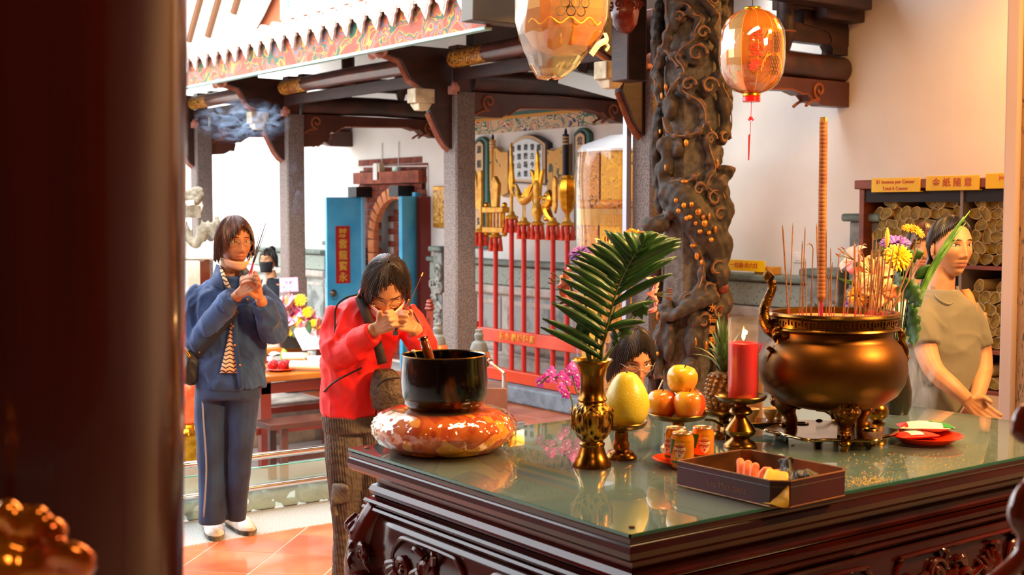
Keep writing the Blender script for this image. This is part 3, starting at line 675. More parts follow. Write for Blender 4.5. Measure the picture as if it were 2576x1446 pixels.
def apple(loc, r, mm, lab, tilt=0):
    t = thing('apple', lab, 'apple', loc, 0, 'apples on the brass stand'); t.rotation_euler = (tilt, tilt*.6, 1.3*r*100)
    MB().lathe([(r*a, r*b) for a, b in [(.02, .12), (.15, .05), (.35, .0), (.6, .08), (.85, .42), (.98, .85), (1.0, 1.1), (.93, 1.42), (.72, 1.68), (.45, 1.76), (.22, 1.68), (.08, 1.55), (.02, 1.5)]], 28, fx=lambda q, z, g: q*(1+.02*math.sin(5*g))).build('fruit', mm, t)
    MB().tube([(0, 0, r*1.5), (.002, 0, r*1.75), (.006, 0, r*1.88)], .0018, 6).build('stalk', mat('stalk_brown', '#3a2412', .8), t)
p, z = fruit_stand(1704, 1128, 'brass fruit stand holding the pyramid of apples', .091, .098, .019, .052)
c = Vector((p.x, p.y, z))
rv = _R.copy(); fv = Vector((math.sin(TH), math.cos(TH), 0))
apple(c - rv*.048 - fv*.012, .047, m_apple, 'lower left apple of the pyramid on the brass stand')
apple(c + rv*.028 - fv*.045, .0485, m_apple, 'lower front apple of the pyramid nearest the cans')
apple(c + rv*.036 + fv*.05, .045, m_apple, 'rear lower apple of the pyramid peeking behind')
apple(c + rv*.006 - fv*.002 + Vector((0, 0, .074)), .0465, m_apple_y, 'yellow apple crowning the pyramid', .15)
for q in (-1, 1):
    a = c + rv*.09*q*.95 + fv*.02; b = c+rv*q*.042+fv*.02+Vector((0, 0, .11))
    o = MB().tube([a+Vector((0, 0, .012)), b], .003, 6).build('fruit_prop_stick', mat('pale_metal', '#b09a78', .3, .7)); tag(o, 'thin metal rod propping the apples, %s side' % ('left' if q < 0 else 'right'), 'rod', 'rods around the apple pyramid')
# pineapple
p, z = fruit_stand(1818, 1100, 'brass fruit stand under the pineapple', .075, .08, .018, .045)
pa = thing('pineapple', 'ripe pineapple with green crown behind the red candle', 'pineapple', (p.x, p.y, z), VIEW)
mb = MB(); H = .135; Rr = .052
mb.lathe([(.02, .002), (.04, .012), (Rr*.95, .04), (Rr, .07), (Rr*.92, .1), (.035, .128), (.015, H)], 24)
prf = lambda t: float(np.interp(t, [0, .1, .3, .52, .75, .94, 1], [.02, .04, Rr*.96, Rr, Rr*.92, .036, .02]))
for row in range(9):
    t = .07+row*.1; r = prf(t); n = max(8, int(2*PI*r/.021))
    for k in range(n):
        a = 2*PI*(k+.5*(row % 2))/n
        M = T((r*math.cos(a), r*math.sin(a), t*H), (0, 0, a)) @ T(rot=(0, PI/2, 0))
        mb.lathe([(.0105, -.003), (.009, .003), (.004, .006), (.0015, .0105)], 6, M)
mb.build('rind', mat('pineapple_rind', '#a8762a', .5, col2='#5c3a14', scale=60, bump=.3, lo=.4, hi=.6), pa, ang=30)
m_pleaf = mat('pineapple_leaf', '#3f5a30', .4, col2='#7c9468', scale=10, stretch=(3, 3, .6))
random.seed(9)
for k in range(36):
    a = k*2.4; lv = k/36; ln = lerp(.10, .19, min(1, lv*1.3)); out = lerp(.10, .014, lv)+random.uniform(-.006, .006)
    g = []
    for i in range(6):
        t = i/5; w = .0115*(1-t**1.6)+.0004
        rr_ = .012*(1-lv)+out*t**(1.5)*(1 if lv > .3 else 1.1); zz = H-.004+ln*t*(1-.55*(1-lv)*t)
        ca, sa = math.cos(a), math.sin(a)
        g.append([(rr_*ca - w*sa, rr_*sa + w*ca, zz+w*.35), (rr_*ca, rr_*sa, zz-.0), (rr_*ca + w*sa, rr_*sa - w*ca, zz+w*.35)])
    MB().sheet(g).build('leaf', m_pleaf, pa)

# ---------------------------------------------------------------- candle on its brass stick
p = on(1862, 1124); s = scale_at(p)
cs = thing('candlestick', 'brass candlestick with wide dish under the red candle', 'candlestick', p, VIEW)
MB().lathe([(r*s, z*s) for r, z in [(4, 0), (42, 0), (42, 4), (37, 12), (24, 22), (22, 26)]], 32).build('foot', m_brassd, cs)
MB().lathe([(r*s, z*s) for r, z in [(22, 24), (36, 34), (39, 44), (30, 58), (17, 74), (14, 80), (26, 84), (30, 90), (24, 100), (15, 104), (14, 108), (20, 112)]], 32).build('stem', m_brass, cs)
MB().lathe([(r*s, z*s) for r, z in [(10, 110), (40, 113), (60, 121), (66, 130), (65, 132), (58, 124), (38, 117), (5, 116)]], 40).build('dish', m_brassd, cs)
cz = TZ+117*s
cd = thing('candle', 'red candle burning inside a clear glass cylinder', 'candle', (p.x+.006, p.y-.003, cz), VIEW)
MB().lathe([(.01, .0), (35*s, .0), (36*s, 2*s), (36*s, 146*s), (33*s, 146*s), (28*s, 143*s), (.003, 142*s)], 32).build('wax', mat('red_wax', '#cc0618', .35, sub=.08), cd)
MB().lathe([(38*s, 0), (38.5*s, 3*s), (38.5*s, 210*s), (37.3*s, 210*s), (37*s, 2*s)], 40, cap=False).build('glass_cylinder', thin_glass('candle_glass', (.99, .97, .95), gloss=.03, opac=.012), cd)
MB().tube([(0, 0, 142*s), (.001, 0, 156*s)], .0012, 6).build('wick', m_black, cd)
MB().lathe([(.0005, 152*s), (.0035, 155*s), (.0055, 161*s), (.004, 171*s), (.001, 182*s)], 14).build('flame', mat('flame', '#ffb040', .5, emit='#ffb050', estr=30), cd)
light('candle_glow', 'POINT', (p.x, p.y, cz+166*s), .9, (1, .55, .2), size=.008)
# ---------------------------------------------------------------- drinks on an orange saucer
p = on(1716, 1168)
def saucer(p, r, lab, col, sx=1.0, h=.016, name='plastic_plate'):
    t = thing(name, lab, 'plate', p, VIEW)
    prof = [(.004, 0), (r*.62, 0), (r*.68, .002), (r*.95, h), (r, h+.001), (r*.995, h+.003), (r*.93, h), (r*.66, .0045), (.004, .003)]
    MB().lathe(prof, 44, T(sc=(sx, 1, 1))).build('dish', mat('plastic'+col, col, .25, coat=.3), t); return t
saucer(p, .084, 'small orange plastic plate under the drink cans', '#e04412')
def wrap(me, R, z0, a0=0.0, off=.0003):
    for v in me.vertices:
        x, y, z = v.co; a = a0 + x/R; rr_ = R+off+z
        v.co = (rr_*math.sin(a), -rr_*math.cos(a), y+z0)
    return me
def patch(R, a0, a1, z0, z1, off=.0004, n=10, f=None):
    mb = MB(); g = []
    for j in range(7):
        row = []
        for i in range(n+1):
            u, v = i/n, j/6; a = lerp(a0, a1, u); z = lerp(z0, z1, v)
            if f: a, z = f(u, v)
            row.append(((R+off)*math.sin(a), -(R+off)*math.cos(a), z))
        g.append(row)
    return mb.sheet(g)
def can(px, py, lab, turn):
    p = on(px, py); p.z += .004; t = thing('drink_can', lab, 'can', p, VIEW, 'cans on the orange plate'); t.rotation_euler[2] += turn
    R, H = .0325, .098
    MB().lathe([(.004, .003), (.024, .002), (.027, .0), (R-.002, .008), (R, .014), (R, .072), (R-.0006, .074), (R, .076), (R-.0006, .079), (R-.001, .082), (R-.0045, .091), (.0275, .0935), (.0282, .0965), (.027, .097), (.0255, .0935), (.004, .093)], 40).build('can_body', mat('can_orange', '#e8951c', .28, .45, col2='#d86a14', scale=14, stretch=(1, 1, 1.4)), t)
    MB().lathe([(.0283, .0945), (.029, .096), (.028, .0975), (.026, .096), (.0255, .0936), (.003, .0935)], 36).build('can_lid', mat('aluminium', '#c8b090', .3, 1.0), t)
    MB().tube([(-.008+.007*math.cos(a*PI/6), .006*math.sin(a*PI/6), .0945) for a in range(12)], .0012, 5, closed=True).ell((.004, 0, .0945), (.006, .004, .0012), 10, 5).build('pull_tab', MATS['aluminium'], t)
    gm_ = mat('can_green', '#1d6a34', .35, .2)
    patch(R, -1.5, -.52, .055, .0805, f=lambda u, v: (lerp(-1.5, -.42-.35*(1-v), u), lerp(.040, .0805, v))).build('green_label', gm_, t)
    patch(R, -1.0, 1.5, .004, .02, f=lambda u, v: (lerp(-1.6, 1.6, u), lerp(.0145, .022, v))).build('green_band', gm_, t)
    patch(R, -1.5, -.95, .02, .04).build('blue_label', mat('can_blue', '#2a4a6a', .35), t)
    wsh = lambda v: float(np.interp(v, [0, .15, .4, .75, .9, 1], [.02, .55, .8, 1, .92, 1]))
    patch(R, 0, 0, 0, 0, .0007, f=lambda u, v: (lerp(-.53, .53, u)*wsh(v)+.05, lerp(.026, .062, v)-(.003*math.sin(u*PI) if v > .95 else 0))).build('badge', mat('can_badge', '#eec79a', .4), t)
    patch(R, 0, 0, 0, 0, .0005, f=lambda u, v: (lerp(-.58, .58, u)*wsh(v)+.05, lerp(.0245, .0632, v))).build('badge_outline', mat('can_red', '#a81c30', .4), t)
    for i in range(6): MB().bb(-.0011, .0011, -.0004, .0004, 0, .005, Matrix.Rotation(.05+(i-2.5)*.12, 4, 'Z') @ T((0, -R-.0003, .066+.002*math.sin((i+.5)/6*PI)))).build('crown_mark', MATS['can_badge'], t)
    obj('lettering', wrap(text_mesh('露他維', .0105, .0001, .0003), R, .047, .05, .0011), MATS['can_red'], t)
    obj('lettering', wrap(text_mesh('P', .0115, .0001, .0004), R, .036, .05, .0011), MATS['can_red'], t)
    obj('lettering', wrap(text_mesh('VITALON', .0035, .0001), R, .056, .05, .0011), MATS['can_red'], t)
can(1716, 1178, 'nearest orange drink can on the plate', -.42); can(1700, 1164, 'rear left drink can half hidden behind the nearest can', -1.0); can(1767, 1162, 'right drink can with the clear front badge', -.02)
# ---------------------------------------------------------------- tin box and rubber gloves
A, B, Cc = on(1703, 1222), on(1952, 1281), on(2143, 1247)
ux = (B-A); lu = ux.length; ux.normalize(); uy = Vector((-ux.y, ux.x, 0)); ld = abs((Cc-B).dot(uy))
ang = math.atan2(ux.y, ux.x)
tn = thing('tin_box', 'open shallow maroon tin box at the front table edge', 'box', A, ang)
ch = .035; lu += .015
poly = [(0, 0), (lu-ch, 0), (lu, ch), (lu, ld-.02), (lu-.02, ld), (.02, ld), (0, ld-.02)]
def inset(pl_, d):
    cx = sum(a for a, b in pl_)/len(pl_); cy = sum(b for a, b in pl_)/len(pl_)
    return [(a+d*(1 if a < cx else -1), b+d*(1 if b < cy else -1)) for a, b in pl_]
def polywall(pl_, pi_, z0, z1):
    mb = MB(); n = len(pl_); vs = [(a, b, z0) for a, b in pl_]+[(a, b, z1) for a, b in pl_]+[(a, b, z1) for a, b in pi_]+[(a, b, z0+.002) for a, b in pi_]
    fs = []
    for k in range(n):
        l = (k+1) % n; fs += [(k, l, n+l, n+k), (n+k, n+l, 2*n+l, 2*n+k), (2*n+k, 2*n+l, 3*n+l, 3*n+k)]
    fs.append(tuple(range(3*n, 4*n))); fs.append(tuple(range(n-1, -1, -1)))
    return mb.add(vs, fs)
m_tin = mat('maroon_tin', '#4c0f18', .42, .1, col2='#34160f', scale=5, coat=.1, lo=.45, hi=.7)
m_tinin = mat('tin_inside', '#8a5a34', .4, .6, col2='#5a3a22', scale=8)
hT = .066
polywall(poly, inset(poly, .0015), .002, hT).build('box_wall', m_tin, tn, smooth=False)
polywall(inset(poly, .0016), inset(poly, .003), .004, hT-.001).build('lining', m_tinin, tn, smooth=False)
MB().tube([(a, b, hT) for a, b in poly], .0022, 6, closed=True).build('rolled_rim', m_tinin, tn)
MB().tube([(a, b, hT-.015) for a, b in poly], .0016, 6, closed=True).build('bead', m_tin, tn)
MB().tube([(a, b, .003) for a, b in poly], .0022, 6, closed=True).build('base_seam', m_tinin, tn)
obj('lettering', text_mesh('Les Musiciens', .024, .0002), mat('faded_gilt', '#7a4a3a', .4), tn, stand((lu*.5, -.0008, .028), 0))
Mi = T((A.x, A.y, A.z), (0, 0, ang)); vdir = lambda v: v
def inbox(x, y, z): return Mi @ Vector((x, y, z))
gl = thing('rubber_glove', 'yellow rubber glove with orange fingers, cuff hanging over the tin edge', 'glove', inbox(lu*.5, .06, .006), ang)
mo, my = mat('orange_rubber', '#f07840', .45, sub=.15), mat('yellow_rubber', '#f0b428', .4, sub=.1)
for (x, y, dx) in ((-.055, .055, -.2), (-.03, .05, 0), (.0, .04, .1), (.045, .02, .3)):
    MB().tube(smooth_path([(x+.03, y-.015, .006), (x+.01, y-.01, .02), (x, y, .045), (x+dx*.03-.005, y+.008, .058)], 5), interp([.012, .013, .0125, .011], 16), 12).ell((x+dx*.03-.005, y+.008, .058), .0112, 12, 8).build('finger', mo, gl)
mb = MB(); g = []
for i in range(7):
    t = i/6; row = []
    for k in range(17):
        a = 2*PI*k/16; r_ = lerp(.028, .05, t); cx_ = lerp(.075, .148, t); cy_ = lerp(.05, -.055, t); cz_ = float(np.interp(t, [0, .45, .62, 1], [.03, .066, .064, .012]))
        row.append((cx_+r_*math.cos(a)*.9+(-.0), cy_+r_*math.cos(a)*.35*0+.004*math.sin(a)*r_/.03, cz_+r_*math.sin(a)*.22+.003*math.sin(3*a)))
    g.append(row)
mb.sheet(g).build('cuff', my, gl, solid=.0012)
MB().ell((.05, .035, .022), (.045, .03, .014), 14, 8).build('palm', mo, gl)
bg = thing('black_glove', 'crumpled black rubber glove lying in the tin box', 'glove', inbox(lu*.80, .14, .004), ang)
mb = MB().ell((0, 0, .03), (.055, .035, .028), 16, 10).ell((.025, .005, .05), (.035, .03, .02), 14, 8).ell((-.03, -.005, .045), (.03, .025, .02), 12, 8)
mb.tube(smooth_path([(-.03, 0, .05), (-.05, .01, .07), (-.062, .008, .08)], 4), [.014, .013, .012, .012, .011, .011, .010, .009, .008], 10)
mb.tube(smooth_path([(-.02, .0, .05), (-.035, .01, .078), (-.03, .02, .088)], 4), [.013]*5+[.011]*4, 10)
random.seed(5)
def crum(co, no):
    w = np.sin(co[:, 0]*190+co[:, 2]*130)*np.sin(co[:, 1]*170-co[:, 2]*90)
    return co+no*(w*.0035)[:, None]
obj('glove_body', remesh(mb, 'glove', .004, 3, crum), mat('black_rubber', '#15120f', .45), bg)
gl2 = thing('orange_glove', 'orange glove fingertips beside the black glove in the tin', 'glove', inbox(lu*.70, .07, .006), ang)
for x, y in ((-.02, .03), (.012, .022)):
    MB().tube([(x+.02, y-.02, .006), (x+.005, y-.005, .035), (x, y, .055)], [.012, .0125, .012], 12).ell((x, y, .055), .012, 12, 8).build('finger', mo, gl2)
MB().ell((.02, .0, .012), (.05, .03, .011), 14, 8).build('palm', mo, gl2)
# ================================================================== incense burner
p = on(2090, 1108); bp_ = p.copy(); s = scale_at(p); D0 = depth(p)
m_plate = mat('pale_brass_plate', '#b89a68', .16, 1.0, col2='#8a6a3a', scale=5)
st = thing('burner_tray', 'cloud-shaped polished metal tray on small feet under the incense burner', 'tray', p, VIEW)
pts = []
for i in range(72):
    a = 2*PI*i/72; r = .192*(1+.07*math.cos(6*a+.6)+.03*math.cos(12*a)); pts.append((r*math.cos(a), r*math.sin(a)*.94))
MB().prism(pts, -.036, -.026, T(rot=(-PI/2, 0, 0))).build('tray_plate', m_plate, st, bev=.004)
for a in (-PI/2, PI/6, PI*5/6, PI*.5):
    MB().tube(smooth_path([(.15*math.cos(a), .15*math.sin(a), .03), (.175*math.cos(a), .175*math.sin(a), .018), (.165*math.cos(a), .165*math.sin(a), .0)], 4), interp([.014, .011, .014], 9), 10).ell((.17*math.cos(a), .17*math.sin(a), .022), (.02, .02, .012), 10, 6).build('tray_foot', m_brass, st)
mb = MB()
for a in (-.1, 2.2): mb.tube([(.12*math.cos(a)+.022*math.cos(b*PI/8), .12*math.sin(a)+.018*math.sin(b*PI/8), .0375) for b in range(16)], .003, 6, closed=True)
mb.build('tray_hole_rim', m_brassd, st)
bz = TZ+.0365
bu = thing('incense_burner', 'large bronze tripod incense burner with dragon handle and fret rim', 'incense burner', (p.x, p.y, bz), VIEW)
# pixel heights above the leg feet, at this distance
S = s
prof = [(10, 58), (90, 58), (130, 70), (160, 92), (178, 122), (184, 155), (180, 185), (168, 212), (154, 226), (147, 236), (148, 250), (150, 252)]
MB().lathe([(r*S, z*S) for r, z in prof], 72, cap=True).build('belly', m_bronze, bu)
MB().lathe([(r*S, z*S) for r, z in [(147, 248), (160, 252), (164, 256), (162, 260), (160, 262), (160, 284), (162, 286), (165, 290), (163, 296), (156, 297), (150, 294), (149, 286), (148, 262)]], 72, cap=False).build('rim_band', m_brassd, bu)
mb = MB(); nU = 26
for k in range(nU):
    for seg in ((0, 0, 1, .12), (0, 0, .12, 1), (.0, .88, .62, 1), (.5, .32, .62, 1), (.25, .32, .62, .44), (.25, .32, .37, .7), (.75, .3, 1, .42), (.75, .3, .87, 1), (.75, .88, 1, 1)):
        a0, z0, a1, z1 = seg
        vs = []
        for rr_ in (159.5*S, 163*S):
            for aa in (a0, a1):
                for zz in (z0, z1):
                    g = 2*PI*(k+aa*.94)/nU; vs.append((rr_*math.cos(g), rr_*math.sin(g), (263.5+zz*19)*S))
        mb.add(vs, [(0, 1, 3, 2), (4, 6, 7, 5), (0, 4, 5, 1), (2, 3, 7, 6), (0, 2, 6, 4), (1, 5, 7, 3)])
mb.build('fret_relief', m_brass, bu, smooth=False)
MB().lathe([(.003, 282*S), (80*S, 283*S), (149*S, 280*S)], 48, fx=lambda r, z, g: r).build('ash_bed', mat('incense_ash', '#b58a4a', .95, col2='#8a6430', scale=40, bump=.8), bu)
# three beast-faced legs
def beast_leg():
    mb = MB()
    mb.tube(smooth_path([(0, .01, 78*S), (0, -.012, 60*S), (0, -.004, 30*S), (0, .006, 10*S), (0, -.004, 0)], 5), interp([40*S, 36*S, 17*S, 14*S, 19*S], 21), 14)
    mb.ell((0, -.035, 66*S), (.036, .02, .026), 14, 10)
    for q in (-1, 1):
        mb.ell((q*.018, -.05, 76*S), (.012, .009, .008), 10, 8); mb.ell((q*.02, -.05, 60*S), (.012, .01, .012), 10, 8)
        mb.tube(smooth_path([(q*.008, -.052, 84*S), (q*.024, -.048, 86*S), (q*.036, -.036, 80*S)], 4), [.006]*9, 6)
        mb.tube(smooth_path([(q*.03, -.03, 70*S), (q*.04, -.012, 60*S), (q*.03, -.0, 45*S)], 4), [.009]*9, 6)
    mb.ell((0, -.057, 65*S), (.011, .011, .009), 10, 8); mb.tube([(-.02, -.048, 53*S), (0, -.054, 50*S), (.02, -.048, 53*S)], .006, 6)
    for q in (-1, 0, 1): mb.ell((q*.01, -.016, 5*S), (.008, .014, .008), 8, 6)
    return remesh(mb, 'leg', .003, 2)
bl = beast_leg()
for a in (0.05, 2*PI/3, -2*PI/3):
    M = Matrix.Rotation(a, 4, 'Z') @ T((0, -105*S, 0)); o = obj('leg', bl, m_bronze, bu, M)
# dragon handle climbing the left side
def dragon_handle():
    mb = MB()
    P_ = lambda px, py, y=0: Vector(((px-2090)*S, y, (1118-py)*S))
    body = [P_(1972, 1000, -.035), P_(1938, 965, -.055), P_(1928, 930, -.06), P_(1950, 905, -.06), P_(1950, 880, -.055), P_(1925, 862, -.05), P_(1912, 838, -.045), P_(1912, 812, -.04), P_(1922, 785, -.035), P_(1930, 762, -.03), P_(1926, 742, -.03)]
    mb.tube(smooth_path(body, 6), interp([7, 11, 14, 16, 17, 17, 15, 13, 11, 9, 8], 61) and [x*S for x in interp([7, 11, 14, 16, 17, 17, 15, 13, 11, 9, 8], 61)], 12)
    sp = smooth_path(body[5:], 5)
    for i, q in enumerate(sp[:-2]): mb.ell(tuple(q+Vector((-.0, -.0, 0))+Vector((11*S, 0, 2*S))), (4*S, 3*S, 5*S), 6, 5)
    for k in range(6):     # tail fan
        a = PI*.5+(k-2.5)*.28; q = P_(1924, 748, -.03)
        mb.tube(smooth_path([q, q+Vector((math.cos(a)*14*S, (k-2.5)*3*S, math.sin(a)*18*S)), q+Vector((math.cos(a)*10*S-3*S, (k-2.5)*4*S, math.sin(a)*30*S))], 4), [x*S for x in interp([4, 4.5, 2.5], 9)], 6)
    # head, mane, claws
    h = P_(1965, 872, -.075)
    mb.ell(tuple(h), (26*S, 20*S, 18*S), 14, 10); mb.ell(tuple(h+Vector((20*S, -.012, -6*S))), (16*S, 13*S, 10*S), 12, 8); mb.ell(tuple(h+Vector((34*S, -.014, -10*S))), (8*S, 8*S, 6*S), 10, 8)
    for q in (-1, 1): mb.ell(tuple(h+Vector((10*S, q*11*S-.008, 12*S))), 5.5*S, 8, 6); mb.tube(smooth_path([h+Vector((-2*S, q*8*S, 14*S)), h+Vector((-14*S, q*12*S, 24*S)), h+Vector((-10*S, q*12*S, 34*S))], 4), [x*S for x in interp([4, 4, 2], 9)], 6)
    for k in range(9):
        a = PI*.6+k*.2; mb.tube(smooth_path([h+Vector((-8*S, -.01, 0)), h+Vector((math.cos(a)*30*S, -.01+(k % 3-1)*.006, math.sin(a)*24*S)), h+Vector((math.cos(a+.35)*40*S, -.005, math.sin(a+.35)*34*S))], 4), [x*S for x in interp([5, 5, 2.5], 9)], 6)
    for (a, b) in (((1935, 925), (1915, 905)), ((1950, 930), (1985, 928)), ((1945, 985), (1975, 975)), ((1930, 975), (1925, 990))):
        A_, B_ = P_(*a, -.06), P_(*b, -.075); mb.tube([A_, (A_+B_)/2+Vector((0, -.01, 4*S)), B_], [7*S, 6*S, 6*S], 8)
        for k in (-1, 0, 1): mb.tube([B_, B_+Vector((6*S, -.008, k*6*S-3*S))], [3.5*S, 2*S], 6)
    return remesh(mb, 'dragon', .0024, 1)
obj('dragon_handle', dragon_handle(), mat('dark_gilt_bronze', '#7a4e18', .26, 1.0, col2='#2a1a0c', scale=30, lo=.4, hi=.65, bump=.3, bscale=120), bu)
MB().ell((174*S, .0, 236*S), (10*S, 8*S, 16*S), 10, 8).ell((166*S, -.02, 246*S), (8*S, 8*S, 10*S), 8, 6).tube(smooth_path([(170*S, 0, 226*S), (184*S, 0, 200*S), (180*S, 0, 170*S)], 4), 8*S, 8).build('rear_handle', m_brassd, bu)
# ---------------------------------------------------------------- incense
m_stick = mat('incense_stick', '#8a5a30', .8, col2='#6e4422', scale=60); m_red = mat('red_stick', '#b0202c', .6); m_ash = mat('ash_grey', '#7a6a58', .9)
sticks = [(515, 445, 75, 0), (525, 570, 50, 0), (650, 690, 275, 0), (680, 725, 90, 0), (740, 730, 495, 0), (790, 825, 330, -1), (800, 815, 680, 0), (895, 872, 50, 0), (985, 990, 140, 0), (1015, 1065, 540, 0), (1050, 1045, 365, 0), (1080, 1150, 430, 1), (1195, 1245, 460, 0), (1220, 1240, 600, 0), (1250, 1330, 690, 0), (1345, 1340, 280, 0), (1360, 1350, 330, 0), (1352, 1420, 340, 1), (1375, 1395, 345, 0), (1400, 1425, 640, 0), (1470, 1555, 385, 0), (1480, 1460, 440, -1), (1520, 1560, 460, 0), (1500, 1620, 480, 0), (1545, 1575, 185, 0), (1560, 1615, 270, 0), (1600, 1660, 325, 0), (1610, 1700, 490, 0), (1620, 1660, 520, 0), (1670, 1700, 420, 1), (1690, 1830, 340, 0), (1700, 1800, 450, 0), (1730, 1925, 190, 0), (1660, 1690, 480, 0), (1640, 1540, 600, 0), (1780, 2115, 340, 0), (1770, 2170, 470, 0), (1570, 1640, 390, 0), (1425, 1390, 345, 0), (1655, 1735, 392, 0), (1030, 1020, 700, 0), (700, 700, 560, 0)]
random.seed(31)
for i, (bx, tx, ty, cv) in enumerate(sticks):
    dd = random.uniform(-.11, .11)
    bpx, tpx, tpy = 1880+bx/4.986, 1880+tx/4.986, 560+ty/4.986
    b = atz(bpx, 818, bz+281*S); dep = D0+dd*.6
    b = atd(bpx, 820-dd*90, dep); b.z = bz+281*S; a = atd(tpx, tpy, dep+random.uniform(-.05, .05))
    zone = 'at the left rim of the burner' if bx < 600 else ('in the left clump of the burner' if bx < 830 else ('beside the giant incense' if bx < 1100 else ('left of the thick cluster' if bx < 1300 else ('in the thick cluster' if bx < 1650 else 'leaning at the right rim of the burner')))); kind_ = 'bent-tipped' if cv else ('tall' if ty < 250 else ('half-burnt' if ty < 480 else 'short'))
    t = thing('incense_stick', kind_+' thin brown incense stick '+zone, 'incense stick', b, 0, 'incense sticks in the bronze burner')
    v = a-b; rr_ = .0018 if i % 7 else .0026
    tip = [v] if not cv else [v, v+Vector((cv*.006, 0, .012)), v+Vector((cv*.02, 0, .018))]
    MB().tube([v*.09, v*.5, *tip], rr_, 6).build('stick', m_stick, t)
    MB().tube([v*0, v*.1], rr_*.8, 6).build('red_shank', m_red, t)
    MB().tube([tip[-1], tip[-1]+(v.normalized()*.012 if not cv else Vector((cv*.008, 0, -.004)))], [rr_*.9, rr_*.5], 6).build('burnt_tip', m_ash, t)
b = atd(2066, 812, D0); b.z = bz+280*S
t = thing('giant_incense', 'very tall thick coil-wrapped incense stick in the burner centre', 'incense stick', b, 0)
top = atd(2072, 296, D0); v = top-b; M, l = frame((0, 0, 0), v)
prof = [(.004, .045), (.010, .06)]
z = .062
while z < l-.02: prof += [(.0118, z), (.0126, z+.003), (.0126, z+.009), (.0116, z+.0118)]; z += .0122
prof += [(.011, l-.016), (.006, l-.014)]
MB().lathe(prof, 20, M, fx=lambda r, z, g: r*(1.12-.12*z/l)).build('wrapped_body', mat('coil_incense', '#9a6034', .8, col2='#80481f', scale=20), t)
MB().tube([M @ Vector((0, 0, 0)), M @ Vector((0, 0, .06))], .005, 8).build('red_shank', mat('magenta_stick', '#b01848', .6), t)
MB().lathe([(.011, l-.018), (.0125, l-.012), (.011, l-.003), (.012, l+.001), (.004, l+.002)], 10, M, fx=lambda r, z, g: r*(1+.15*math.sin(g*4))).build('tied_top', mat('straw', '#b08848', .9), t)
# ---------------------------------------------------------------- snack plate
p = on(2328, 1112)
t = saucer(p, .112, 'orange-red oval plastic plate holding snack packets', '#e2330f', 1.0, .022)
def packet(name, lab, px, py, l, w, h, rot, mm, z0, patches):
    q = on(px, py); q.z = TZ+z0; t = thing(name, lab, 'snack packet', q, VIEW+rot, 'snack packets on the orange plate')
    g = []
    for i in range(9):
        u = i/8*2-1; row = []
        for j in range(7):
            v_ = j/6*2-1; k = (1-abs(u)**3)*(1-abs(v_)**3)
            row.append((u*l/2, v_*w/2*(1-.05*math.cos(u*2)), h*.5*k))
        g.append(row)
    g2 = [[(x, y, -z_) for x, y, z_ in r_] for r_ in g]
    MB().sheet(g).sheet(g2).build('wrapper', mm, t)
    for (u0, u1, v0, v1, pm_, nm) in patches:
        gg = [[(lerp(u0, u1, i/8)*l/2, lerp(v0, v1, j/6)*w/2, h*.5*(1-abs(lerp(u0, u1, i/8))**3)*(1-abs(lerp(v0, v1, j/6))**3)+.0008) for j in range(7)] for i in range(9)]
        MB().sheet(gg).build(nm, pm_, t)
    return t
mw, mg, mr = mat('foil_white', '#e8e0d0', .3, coat=.4), mat('foil_green', '#1c8a3c', .3, coat=.4), mat('foil_red', '#d02418', .3, coat=.4)
t = packet('snack_packet', 'white speckled snack packet with green and yellow print on the plate', 2328, 1100, .17, .085, .034, -.12, mw, .035, [(.1, .55, -.3, .8, mg, 'green_print'), (.55, .95, -.9, .9, mg, 'green_end'), (.25, .5, .0, .7, mat('foil_yellow', '#e8b020', .3), 'yellow_print'), (-1, -.7, -.9, .9, mr, 'red_end')])
t = packet('snack_packet', 'red foil snack packet under the white one', 2300, 1108, .15, .08, .022, .25, mr, .018, [(-.4, .2, -.8, .8, MATS['foil_white'], 'white_print')])
# ---------------------------------------------------------------- tea cups on a tray behind the candlestick
p = on(1935, 1082); s2 = scale_at(p)
ty = thing('tea_tray', 'gilt offering tray with carved black apron behind the candlestick', 'tray', p, VIEW)
MB().bb(-.145, .06, -.045, .055, .026, .032).build('tray_top', m_brassd, ty, bev=.003)
MB().prism([(-.14, .026), (-.12, .012), (-.1, .018), (-.08, .008), (-.05, .016), (-.02, .006), (.01, .016), (.04, .01), (.055, .026)], -.043, -.038).build('carved_apron', m_black, ty)
for x in (-.13, .05):
    for y in (-.03, .045): MB().tube([(x, y, .028), (x*1.04, y, .012), (x*1.06, y, 0)], [.007, .005, .007], 8).build('tray_leg', m_black, ty)
m_cup = mat('cream_ceramic', '#d9b878', .35, coat=.2)
for x, y, lab in ((-.118, .0, 'cream tea cup nearest the candlestick'), (-.06, -.012, 'middle cream tea cup on the tray'), (.002, -.004, 'cream tea cup closest to the burner leg'), (.035, .03, 'rear cream tea cup tucked behind the burner leg')):
    t = thing('tea_cup', lab, 'tea cup', p+_R*x+fv*y+Vector((0, 0, .0325)), VIEW, 'tea cups on the tray')
    MB().lathe([(.002, .006), (.012, .006), (.017, .014), (.0235, .026), (.0255, .04), (.024, .041), (.022, .028), (.014, .016), (.002, .012)], 24).build('cup_bowl', m_cup, t)
    MB().lathe([(.002, 0), (.014, 0), (.012, .004), (.0085, .0085), (.002, .009)], 20).build('cup_foot', m_cup, t)
